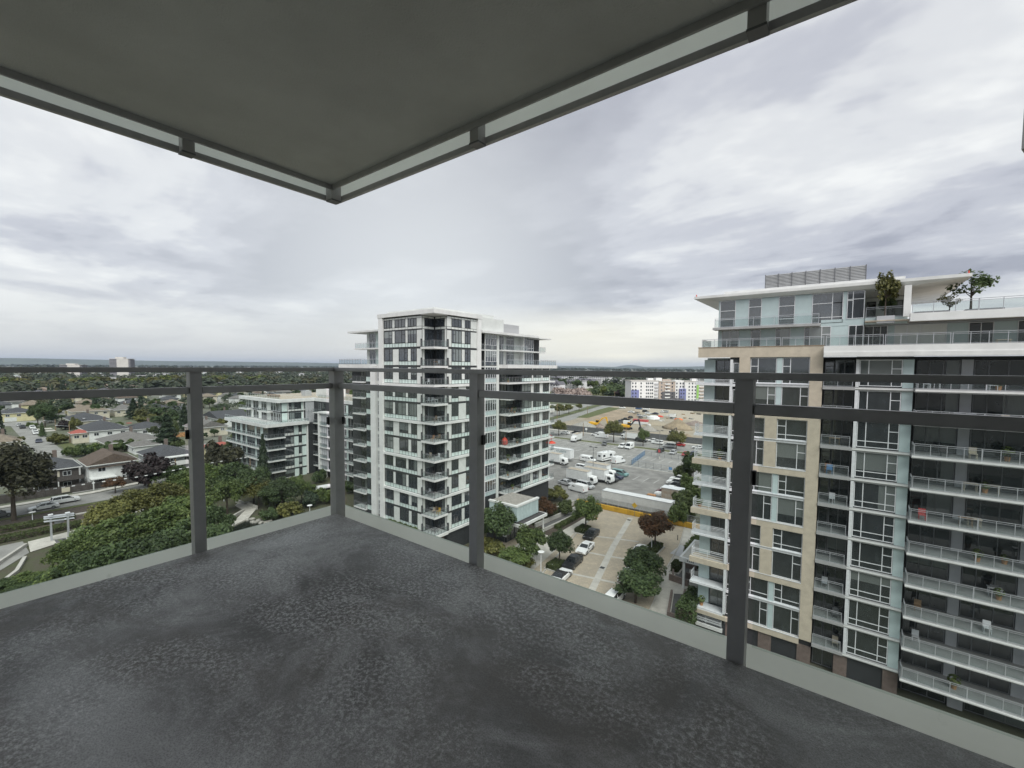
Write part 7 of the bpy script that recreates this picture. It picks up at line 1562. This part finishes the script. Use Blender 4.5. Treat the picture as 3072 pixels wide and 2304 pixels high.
house(-352, -334, 77, 89, 4.0, 2.6, 'hip', 'x', 'stucco_white', 'shingle_slate', 'white house with a dark roof and light dormer', skylights=2); house(-322, -308, 80, 93, 3.6, 2.8, 'gable', 'y', 'stucco_white', 'shingle_slate', 'white house with a steep dark gable behind the pine'); house(-268, -244, 84, 98, 4.2, 3.2, 'gable', 'y', 'stucco_white', 'shingle_slate', 'white house under a big plain slate gable behind the first railing post', skylights=1)
house(-170, -153.5, 52.5, 60, 4.0, 1.8, 'hip', 'y', 'stucco_yellow', 'shingle_red', 'bungalow with a bright red roof beside the low block'); house(-232, -218, 66, 78, 4.0, 2.6, 'gable', 'x', 'stucco_cream', 'shingle_grey', 'grey cottage in front of the big slate gable')
house(-236, -224, 8, 17, 4.5, 2.4, 'hip', 'x', 'stucco_cream', 'shingle_tan', 'cream house behind the crown of the bronze tree'); house(-290, -276, 4, 15, 4.5, 2.4, 'hip', 'x', 'stucco_white', 'shingle_grey', 'white house on the near side of the residential street')
# timber fence along the road, cedar fence, gazebo
tfn = thing('timber_fence', 'dark timber garden fence along the pavement', 'fence', (-147, 22, 0))
for i in range(20): bx('board_panel', 'siding_dark', tfn, -147.2, -147.1, 4 + 1.5 * i, 5.46 + 1.5 * i, .1, 1.9)
for i in range(21): bx('fence_post', 'siding_dark', tfn, -147.3, -147.0, 3.9 + 1.5 * i, 4.0 + 1.5 * i, 0, 2.0)
bx('pale_board', 'stucco_cream', tfn, -147.05, -146.98, 17.2, 18.6, .4, 1.5)
cf = thing('cedar_fence', 'orange cedar board fence beside the thin topped pine', 'fence', (-232, 62, 0))
for i in range(16): bx('fence_panel', 'cedar', cf, -226, -225.9, 56 + 1.4 * i, 57.35 + 1.4 * i, 0, 1.9)
gz = thing('gazebo', 'white garden gazebo behind the long white house', 'gazebo', (-232, 60.5, 0)); gq = gp(*z1(1690, 880)); gz.location = (gq.x, gq.y, 0); ORG[gz.name] = Vector((gq.x, gq.y, 0)); obj('tent_roof', MB().add([(-2, -2, 2.2), (2, -2, 2.2), (2, 2, 2.2), (-2, 2, 2.2), (0, 0, 3.4)], [(0, 1, 4), (1, 2, 4), (2, 3, 4), (3, 0, 4), (3, 2, 1, 0)]).mesh('tent_roof', 'white_paint'), gz, (0, 0, 0), world=False)
for dx in (-1.9, 1.9):
    for dy in (-1.9, 1.9): obj('post', MB().box(-.06, .06, -.06, .06, 0, 2.2).mesh('post', 'metal_white'), gz, (dx, dy, 0), world=False)
# further houses: roofs and walls, one object with parts each
HR = random.Random(5); WALLS = ['stucco_white', 'stucco_cream', 'siding_grey', 'stucco_yellow']; ROOFS = ['shingle_slate', 'shingle_grey', 'shingle_tan', 'shingle_brown', 'shingle_slate']; WN = {'stucco_white': 'white', 'stucco_cream': 'cream', 'siding_grey': 'grey', 'stucco_yellow': 'yellow'}; RN = {'shingle_slate': 'slate', 'shingle_grey': 'grey', 'shingle_tan': 'tan', 'shingle_brown': 'brown'}
SPOT = []
for ix in range(16):
    for iy in range(17):
        x = -385 - 27 * ix + HR.uniform(-5, 5); y = 12 + 23 * iy + ix * 6 + HR.uniform(-4, 4)
        ang = math.atan2(y, -x)
        if ang > math.radians(33) or ang < -.02: continue
        if x > -400 and y < 36: continue
        if HR.random() < .22: continue
        SPOT.append((x, y))
for x, y in SPOT:
    w, d = HR.uniform(10, 14), HR.uniform(9, 13); wl, rf_ = HR.choice(WALLS), HR.choice(ROOFS); ze = HR.choice((3.2, 4.6, 5.2)); w, d = round(w / 2) * 2, round(d / 2) * 2
    t = thing('house', 'small %s house with a %s hipped roof far among the trees' % (WN[wl], RN[rf_]), 'house', (x, y, 0), 0, 'far houses among the trees'); bx('wall', wl, t, x - w / 2, x + w / 2, y - d / 2, y + d / 2, 0, ze); ax = 'x' if w >= d else 'y'; k = (w, d, 2.6, 'hip', ax, rf_)
    if k not in HM: HM[k] = roof_mesh(w, d, 2.6, 'hip', .5, ax).mesh('roof', rf_)
    obj('roof', HM[k], t, (x, y, ze)); bx('window', 'win_house', t, x + w / 2 + .01, x + w / 2 + .05, y - 2.2, y + 2.2, ze - 1.9, ze - .7)
# ---------------------------------------------------------------- distance: trees, towers, town houses, hills
FR = random.Random(21); FL_ = ['leaf_green', 'leaf_deep', 'leaf_olive', 'leaf_deep', 'leaf_conifer']; FN = {'leaf_green': 'green', 'leaf_deep': 'dark green', 'leaf_olive': 'olive', 'leaf_conifer': 'dark evergreen'}
cnt = 0
while cnt < 120:
    x = -FR.uniform(170, 700); y = -x * math.tan(FR.uniform(.02, math.radians(33)))
    if any(abs(x - a) < 9 and abs(y - b) < 8 for a, b in SPOT): continue
    if x > -360 and (19 < y < 32 or FR.random() < .45): continue
    if x > -270 and y < 66: continue
    if x > -262 and 50 < y < 110 and x > -240: continue
    cnt += 1; k = FR.choice(('far1', 'far2', 'far3', 'farcon')); lf = 'leaf_conifer' if k == 'farcon' else FR.choice(FL_[:4]); r = FR.uniform(2.6, 5.0) * (.7 if k == 'farcon' else 1)
    tree(k, x, y, r, lf, '%s tree standing among the far house roofs' % FN[lf].capitalize().lower(), 'trees among the far houses', zc=FR.uniform(3.6, 6.0) if k != 'farcon' else FR.uniform(3.5, 5))
BZ = [(-163, -152, 12, 21), (-160, -148, 22, 32), (-166, -150, 35, 46), (-219, -193, 35, 50), (-258, -236, 31, 62), (-312, -286, 38, 52), (-356, -336, 45, 74), (-368, -352, 20, 33), (-352, -334, 77, 89), (-322, -308, 80, 93), (-268, -244, 84, 98), (-170, -153, 52, 60), (-232, -218, 66, 78)]
cnt = 0
while cnt < 60:
    x = -FR.uniform(158, 370); y = FR.uniform(4, 112)
    if y > -x * .56 or 17 < y < 31.5: continue
    if any(a - 2.5 < x < b + 2.5 and c - 2.5 < y < d + 2.5 for a, b, c, d in BZ): continue
    if x > -175 and y > 46: continue
    cnt += 1; lf = FR.choice(('leaf_deep', 'leaf_green', 'leaf_hedge', 'leaf_olive')); r = FR.uniform(1.6, 3.2)
    tree(FR.choice(('shrub', 'far2', 'far1')), x, y, r, lf, '%s garden tree between the nearer house roofs' % {'leaf_deep': 'dark green', 'leaf_green': 'mid green', 'leaf_hedge': 'yellow-green', 'leaf_olive': 'olive'}[lf], 'garden trees between the nearer houses', zc=FR.uniform(1.6, 3.6))
for i in range(24):
    k = i / 23; x = -772 - 30 * math.sin(i) - 20 * (i % 2); y = 25 + 300 * k
    tree('far%d' % (1 + i % 3), x, y, FR.uniform(9, 12), 'leaf_bright' if i % 3 else 'leaf_olive', 'big yellow-green avenue tree in the long row across the suburb' if i % 3 else 'big olive avenue tree in the long row across the suburb', 'avenue of large trees across the suburb', zc=FR.uniform(7.5, 9.5))
def forest(name, n, place, rmin, rmax, m, label, q=46, leaf=.34, hscale=1.0):
    """a far wood: leaf clumps of many crowns in one mesh"""
    b = MB(); rr = random.Random(n + q)
    for i in range(n):
        x, y = place(rr); r = rr.uniform(rmin, rmax); c = Vector((x, y, r * .75 * hscale))
        for j in range(q):
            d = rdir(rr); d.z = abs(d.z) if rr.random() < .75 else d.z * .6
            leaf_quad(b, c + Vector((d.x * r, d.y * r, d.z * r * .9)) * rr.uniform(.7, 1.05), (d + Vector((0, 0, .6)) + rdir(rr) * .5).normalized(), r * leaf * rr.uniform(.7, 1.3), rr)
    o = struct(name, b.mesh(name, m), None, 'stuff'); o['label'] = label; o['category'] = 'woodland'; return o
def suburb(rr):
    while True:
        x = -rr.uniform(270, 760); y = -x * math.tan(rr.uniform(.02, math.radians(33)))
        if any(abs(x - a) < 8.5 and abs(y - b) < 8 for a, b in SPOT): continue
        if x > -360 and 10 < y < 66: continue
        if any(a - 5 < x < b + 5 and c - 5 < y < d + 5 for a, b, c, d in BZ): continue
        return x, y
def left_far(rr):
    d = 560 * math.exp(rr.random() * 1.9); a = math.radians(rr.uniform(-1, 40)); return -d * math.cos(a), d * math.sin(a)
def left_very(rr):
    d = rr.uniform(2500, 8500); a = math.radians(rr.uniform(-3, 62)); return -d * math.cos(a), d * math.sin(a)
def right_far(rr):
    d = 640 * math.exp(rr.random() * 2.0); a = math.radians(rr.uniform(44, 100)); return -d * math.cos(a), d * math.sin(a)
def right_very(rr):
    d = rr.uniform(2600, 8500); a = math.radians(rr.uniform(40, 104)); return -d * math.cos(a), d * math.sin(a)
def woods(rr): return rr.uniform(-330, -180), rr.uniform(470, 640)
def woods2(rr): x = rr.uniform(-225, -150); return x, 398 + (x + 150) * -.55 + rr.uniform(0, 60)
forest('woodland', 900, left_far, 5, 9, 'leaf_far', 'mass of dark trees spreading through the far suburb'); forest('woodland', 420, left_far, 5, 9, 'leaf_far_olive', 'mass of olive trees spreading through the far suburb')
forest('woodland', 1500, left_very, 9, 16, 'leaf_far', 'hazy belt of trees towards the horizon', 22, .5); forest('woodland', 700, right_far, 6, 10, 'leaf_far', 'mass of dark trees beyond the construction site'); forest('woodland', 1300, right_very, 9, 15, 'leaf_far', 'hazy belt of trees under the bright sky', 22, .5)
forest('woodland', 190, suburb, 2.6, 5.0, 'leaf_far', 'dark trees crowding between the far house roofs', 110, .2, 1.1); forest('woodland', 110, suburb, 2.4, 4.6, 'leaf_far_olive', 'olive trees crowding between the far house roofs', 110, .2, 1.1)
forest('woodland', 60, woods2, 5, 8, 'leaf_deep', 'dark wood at the left of the coloured apartment block', 90, .22)
WT_ = 'trees behind the construction site'
for u, v, hp, rp, lf, lb in ((420, 345, 140, 65, 'leaf_deep', 'big dark tree in front of the far town houses'), (600, 350, 130, 75, 'leaf_deep', 'wide dark tree beside the rubble field'), (790, 370, 150, 80, 'leaf_green', 'green tree at the end of the rubble field'), (905, 440, 150, 55, 'leaf_bright', 'bright yellow-green tree in front of the dark wood'), (1130, 420, 120, 50, 'leaf_bright', 'second yellow-green tree beside the apartment block'), (1010, 400, 150, 75, 'leaf_green', 'green tree between the two yellow-green ones'), (820, 440, 100, 60, 'leaf_deep', 'dark tree at the foot of the rubble field'), (1100, 455, 110, 70, 'leaf_plum', 'very dark tree before the coloured apartment block'), (970, 450, 90, 70, 'leaf_conifer', 'dark evergreen clump beside the pale pole')):
    x, y = Z4(u, v); d = -x * math.sin(PHI) + y * math.cos(PHI); k = d * .2532 / F_PX; tree('far%d' % (1 + u % 3), x, y, rp * k, lf, lb, WT_, zc=hp * k * .55)
# broken-up rubble field
rb2 = MB(); rr = random.Random(3); pa = [Z4(300, 420), Z4(780, 440), Z4(660, 365), Z4(330, 345)]
for i in range(700):
    s, t = rr.random(), rr.random(); x = (pa[0][0] * (1 - s) + pa[1][0] * s) * (1 - t) + (pa[3][0] * (1 - s) + pa[2][0] * s) * t; y = (pa[0][1] * (1 - s) + pa[1][1] * s) * (1 - t) + (pa[3][1] * (1 - s) + pa[2][1] * s) * t
    z = 4.5 * math.sin(PI * t) * (.6 + .4 * math.sin(s * 9)); a = rr.uniform(.6, 2.2); c = Vector((x, y, max(0, z) + .3)); leaf_quad(rb2, c, (rdir(rr) + Vector((0, 0, 1))).normalized(), a * 1.6, rr)
for i in range(8):
    for j in range(4): pass
ro = struct('rubble_field', rb2.mesh('rubble_field', 'rubble'), None, 'stuff'); ro['label'] = 'wide field of brown demolition rubble'; ro['category'] = 'rubble'
gm = MB(); n = 12; grid = [[((pa[0][0] * (1 - i / n) + pa[1][0] * i / n) * (1 - j / n) + (pa[3][0] * (1 - i / n) + pa[2][0] * i / n) * j / n, (pa[0][1] * (1 - i / n) + pa[1][1] * i / n) * (1 - j / n) + (pa[3][1] * (1 - i / n) + pa[2][1] * i / n) * j / n, 4.4 * math.sin(PI * j / n) * (.6 + .4 * math.sin(i / n * 9)) + .05) for i in range(n + 1)] for j in range(n + 1)]
gm.add([p for r_ in grid for p in r_], [(j * (n + 1) + i, j * (n + 1) + i + 1, (j + 1) * (n + 1) + i + 1, (j + 1) * (n + 1) + i) for j in range(n) for i in range(n)]); struct('rubble_bank', gm.mesh('rubble_bank', 'rubble'))
# coloured mid-rise apartment block behind the site
mat('panel_violet', (.17, .19, .37), .6, .05, 1); mat('panel_green', (.26, .50, .12), .6, .05, 1); mat('panel_char', (.10, .10, .105), .6, .05, 1); mat('panel_tan', (.40, .34, .29), .7, .05, 1)
mr = thing('coloured_apartment_block', 'six-storey white apartment block with violet, charcoal and lime green panels', 'building', (-130, 420, 0))
M0 = Vector(Z4(1235, 500) + (0,)); M1 = Vector(Z4(2100, 500) + (0,)); dv = (M1 - M0); LN = dv.length; dv.normalize(); an = math.atan2(dv.y, dv.x); MH = 19.5
def mpart(name, m, a0, a1, o0, o1, z0, z1):
    me_ = MB().box(a0 * LN, a1 * LN, -o1, -o0, z0, z1).mesh(name, m); o = obj(name, me_, mr, tuple(M0)); o.rotation_euler = (0, 0, an); return o
secs = [(0.0, .37, 'stucco_white', 19.0), (.372, .595, 'panel_tan', 18.6), (.61, .72, 'stucco_white', 20), (.722, 1.0, 'stucco_white', 18.6)]
mpart('wall', 'stucco_white', .0, .37, -16, 0, 0, 19.0); mpart('wall', 'panel_tan', .372, .595, -16, .6, 0, 18.4); mpart('wall', 'stucco_white', .597, .72, -16, -.5, 0, 19.6); mpart('wall', 'stucco_white', .722, 1.0, -16, 1.0, 0, 18.6)
mpart('colour_panel', 'panel_violet', .0, .105, 0, .5, 0, 11.0); mpart('colour_panel', 'panel_char', .415, .595, .6, 1.2, 0, 9.6); mpart('colour_panel', 'panel_violet', .655, .74, -.4, 1.4, 2, 12.2); mpart('colour_panel', 'panel_green', .885, .91, 1.0, 1.8, 0, 17.5); mpart('colour_panel', 'panel_char', .60, .71, -.4, 2.4, 0, 3.6)
mpart('roof', 'concrete_kerb', -.01, .375, -16.2, .4, 19.02, 19.5); mpart('roof', 'concrete_kerb', .376, .60, -16.2, 1.0, 18.42, 18.9); mpart('roof', 'concrete_kerb', .72, 1.005, -16.2, 1.4, 18.62, 19.1); mpart('stair_tower', 'stucco_white', .36, .44, -9, -4, 19.0, 22.0); mpart('stair_tower', 'stucco_white', .25, .33, -9, -5, 19.5, 21.4); mpart('stair_tower', 'stucco_white', .84, .92, -6, -2, 19.1, 21.2); mpart('stair_tower', 'panel_tan', .46, .58, -12, -6, 18.9, 20.4)
for f in range(6):
    z = 1.2 + 3.0 * f
    for a in (.012, .052, .125, .20, .225, .255, .28, .40, .47, .545, .615, .665, .70, .775, .82, .86): 
        mpart('window', 'win_far', a, a + .017, .0 if a < .37 else (.6 if a < .6 else (-.5 if a < .72 else 1.0)), (.62 if a < .105 and f < 4 else .1 if a < .37 else (1.3 if a > .41 and a < .6 and f < 3 else .7) if a < .6 else (1.5 if f < 4 and a > .65 else -.3) if a < .74 else 1.1), z, z + 1.5)
    mpart('balcony', 'panel_grey', .315, .362, 0, .9, z - .4, z + .7); mpart('balcony', 'panel_tan', .92, .985, 1.0, 2.0, z - .4, z + .6); mpart('balcony', 'stucco_white', .45, .52, .6, 1.6, z - .4, z + .6)
# town houses and other far buildings
mat('far_white', (.66, .67, .68), .7, .05, .2); mat('far_grey', (.36, .36, .37), .7, .05, .2); mat('far_dark', (.10, .10, .115), .7, .05, .2); mat('far_concrete', (.50, .49, .46), .7, .05, .2)
FB = 'far buildings on the plain'
for i, (u, v, w, h, kind) in enumerate(((300, 330, 22, 9, 1), (250, 300, 20, 9, 1), (560, 290, 34, 11, 0), (650, 270, 40, 12, 0), (530, 245, 60, 14, 0), (840, 260, 40, 14, 0), (780, 245, 40, 12, 0), (680, 285, 30, 10, 1), (1040, 240, 40, 10, 0), (280, 240, 40, 10, 1), (500, 300, 22, 9, 1))):
    x, y = Z4(u, v + 45); lb = ('white flat-roofed apartment row far behind the site' if kind == 0 else 'white gabled town house with a dark roof far behind the site'); t = thing('town_house' if kind else 'apartment_row', lb, 'building', (x, y, 0), 0, 'town houses behind the site'); bx('wall', 'far_white', t, x - w / 2, x + w / 2, y, y + 14, 0, h)
    if kind: 
        for j in range(3): obj('gable_roof', roof_mesh(w / 3 - .5, 15, 4, 'gable', .5, 'y').mesh('gable_roof', 'far_dark'), t, (x - w / 3 + j * w / 3, y + 7, h))
    else: bx('roof', 'far_grey', t, x - w / 2 - .5, x + w / 2 + .5, y - .5, y + 14.5, h, h + .5)
    for j in range(int(w / 4)):
        for z in range(1, int(h), 3): bx('window', 'win_far', t, x - w / 2 + 1 + 4 * j, x - w / 2 + 2.8 + 4 * j, y - .06, y - .01, z + .4, z + 1.9)
    bx('dark_bay', 'panel_violet' if i in (2, 3, 8) else 'far_grey', t, x - w * .1, x + w * .14, y - .5, y - .07, 0, h * .8)
def tower(px0, px1, ytop, ybase, label, crown=True):
    a = gp(px0, ybase); b = gp(px1, ybase); d = -a.x * math.sin(PHI) + a.y * math.cos(PHI); H = (ybase - ytop) * d / F_PX; cx, cy = (a.x + b.x) / 2, (a.y + b.y) / 2; W = (b - a).length
    t = thing('apartment_slab', label, 'building', (cx, cy, 0), 0, FB); n = math.atan2(b.y - a.y, b.x - a.x)
    def q(name, m, u0, u1, o0, o1, z0, z1): o = obj(name, MB().box(u0 * W - W / 2, u1 * W - W / 2, -o1, -o0, z0, z1).mesh(name, m), t, (cx, cy, 0)); o.rotation_euler = (0, 0, n); return o
    q('blank_wall', 'far_concrete', .35, .92, -20, .5, 0, H * .94); q('balcony_side', 'far_dark', 0, .349, -18, 0, 0, H * .93); q('balcony_side', 'far_dark', .921, 1, -18, 0, 0, H * .92); q('roof', 'far_concrete', -.01, 1.01, -20.5, .8, H * .942, H * .96)
    for f in range(14): q('balcony_line', 'far_grey', -.005, .348, 0, .6, H * (.03 + .064 * f), H * (.045 + .064 * f)); q('balcony_line', 'far_grey', .922, 1.02, 0, .6, H * (.03 + .064 * f), H * (.045 + .064 * f))
    q('plant_room', 'far_concrete', .25, .65, -14, -3, H * .961, H * 1.04)
    return t, W, H, cx, cy, n
tower(330, 392, 1073, 1134, 'tall concrete apartment slab with dark balconies on the plain'); tower(180, 246, 1092, 1134, 'shorter concrete apartment slab behind the rail')
for i, (px, py, w, h) in enumerate(((165, 1126, 60, 12), (520, 1128, 70, 6), (300, 1142, 40, 6), (325, 1126, 40, 6), (640, 1122, 50, 7), (690, 1118, 60, 6), (760, 1118, 130, 14), (850, 1120, 70, 7), (920, 1126, 60, 6), (70, 1135, 40, 6), (450, 1135, 40, 6), (730, 1148, 30, 6), (600, 1128, 60, 6), (990, 1130, 50, 6))):
    p = gp(px, py); t = thing('far_hall', ('white' if i % 3 else 'pale green roofed') + ' flat hall half hidden by suburb trees', 'building', (p.x, p.y, 0), 0, FB); bx('wall', 'far_white', t, p.x - 15, p.x + 15, p.y - w / 2, p.y + w / 2, 0, h); bx('roof', 'far_grey' if i % 3 else 'panel_mint', t, p.x - 15.5, p.x + 15.5, p.y - w / 2 - .5, p.y + w / 2 + .5, h, h + .8)
    for j in range(5): bx('window', 'win_far', t, p.x + 15.01, p.x + 15.06, p.y - w * .45 + j * w * .19, p.y - w * .45 + j * w * .19 + w * .12, h * .3, h * .7)
# hills
mat('hill_forest', (.055, .075, .05), .95, .2, .002)
def ridge(name, px0, px1, dist, hfun, label):
    b = MB(); n = 60; pts = []
    for i in range(n + 1):
        px = px0 + (px1 - px0) * i / n; d = ray(px, 1100); d.z = 0; d.normalize(); base = Vector((d.x, d.y, 0)) * dist; h = hfun(i / n)
        pts.append((base, d, h))
    V = []
    for base, d, h in pts: V += [tuple(base + Vector((0, 0, -1))), tuple(base + d * 900 + Vector((0, 0, h * .8))), tuple(base + d * 1500 + Vector((0, 0, h))), tuple(base + d * 3000 + Vector((0, 0, -1)))]
    Fs = []
    for i in range(n):
        for j in range(3): Fs.append((i * 4 + j, i * 4 + j + 1, (i + 1) * 4 + j + 1, (i + 1) * 4 + j))
    b.add(V, Fs); return struct(name, b.mesh(name, 'hill_forest', smooth=True))
ns = lambda t, s: math.sin(t * 7 * s + s) * .5 + math.sin(t * 17 * s + 2 * s) * .3 + math.sin(t * 41 * s) * .12
ridge('hills', -500, 1250, 9000, lambda t: 112 + 12 * ns(t, 1.0) - 70 * max(0, t - .45), 'left'); ridge('hills', 1350, 3400, 9500, lambda t: 62 + 22 * ns(t, 1.7), 'right'); ridge('hills', 1780, 2000, 14000, lambda t: 20 + 95 * math.exp(-((t - .5) / .2) ** 2), 'peak')
# ---------------------------------------------------------------- air
hz_m = bpy.data.materials.new('haze'); hz_m.use_nodes = True; t = hz_m.node_tree; t.nodes.clear(); pvn = t.nodes.new('ShaderNodeVolumePrincipled'); pvn.inputs['Color'].default_value = (.68, .81, 1.0, 1); pvn.inputs['Density'].default_value = 5.2e-5; pvn.inputs['Anisotropy'].default_value = .2
o = t.nodes.new('ShaderNodeOutputMaterial'); t.links.new(pvn.outputs[0], o.inputs['Volume'])
MATS['haze'] = hz_m
hb = struct('haze', MB().box(-25000, 13000, -11000, 27000, -4, 260).mesh('haze', 'haze'), None, 'stuff'); hb['label'] = 'thin blue-grey haze over the plain'; hb['category'] = 'haze'
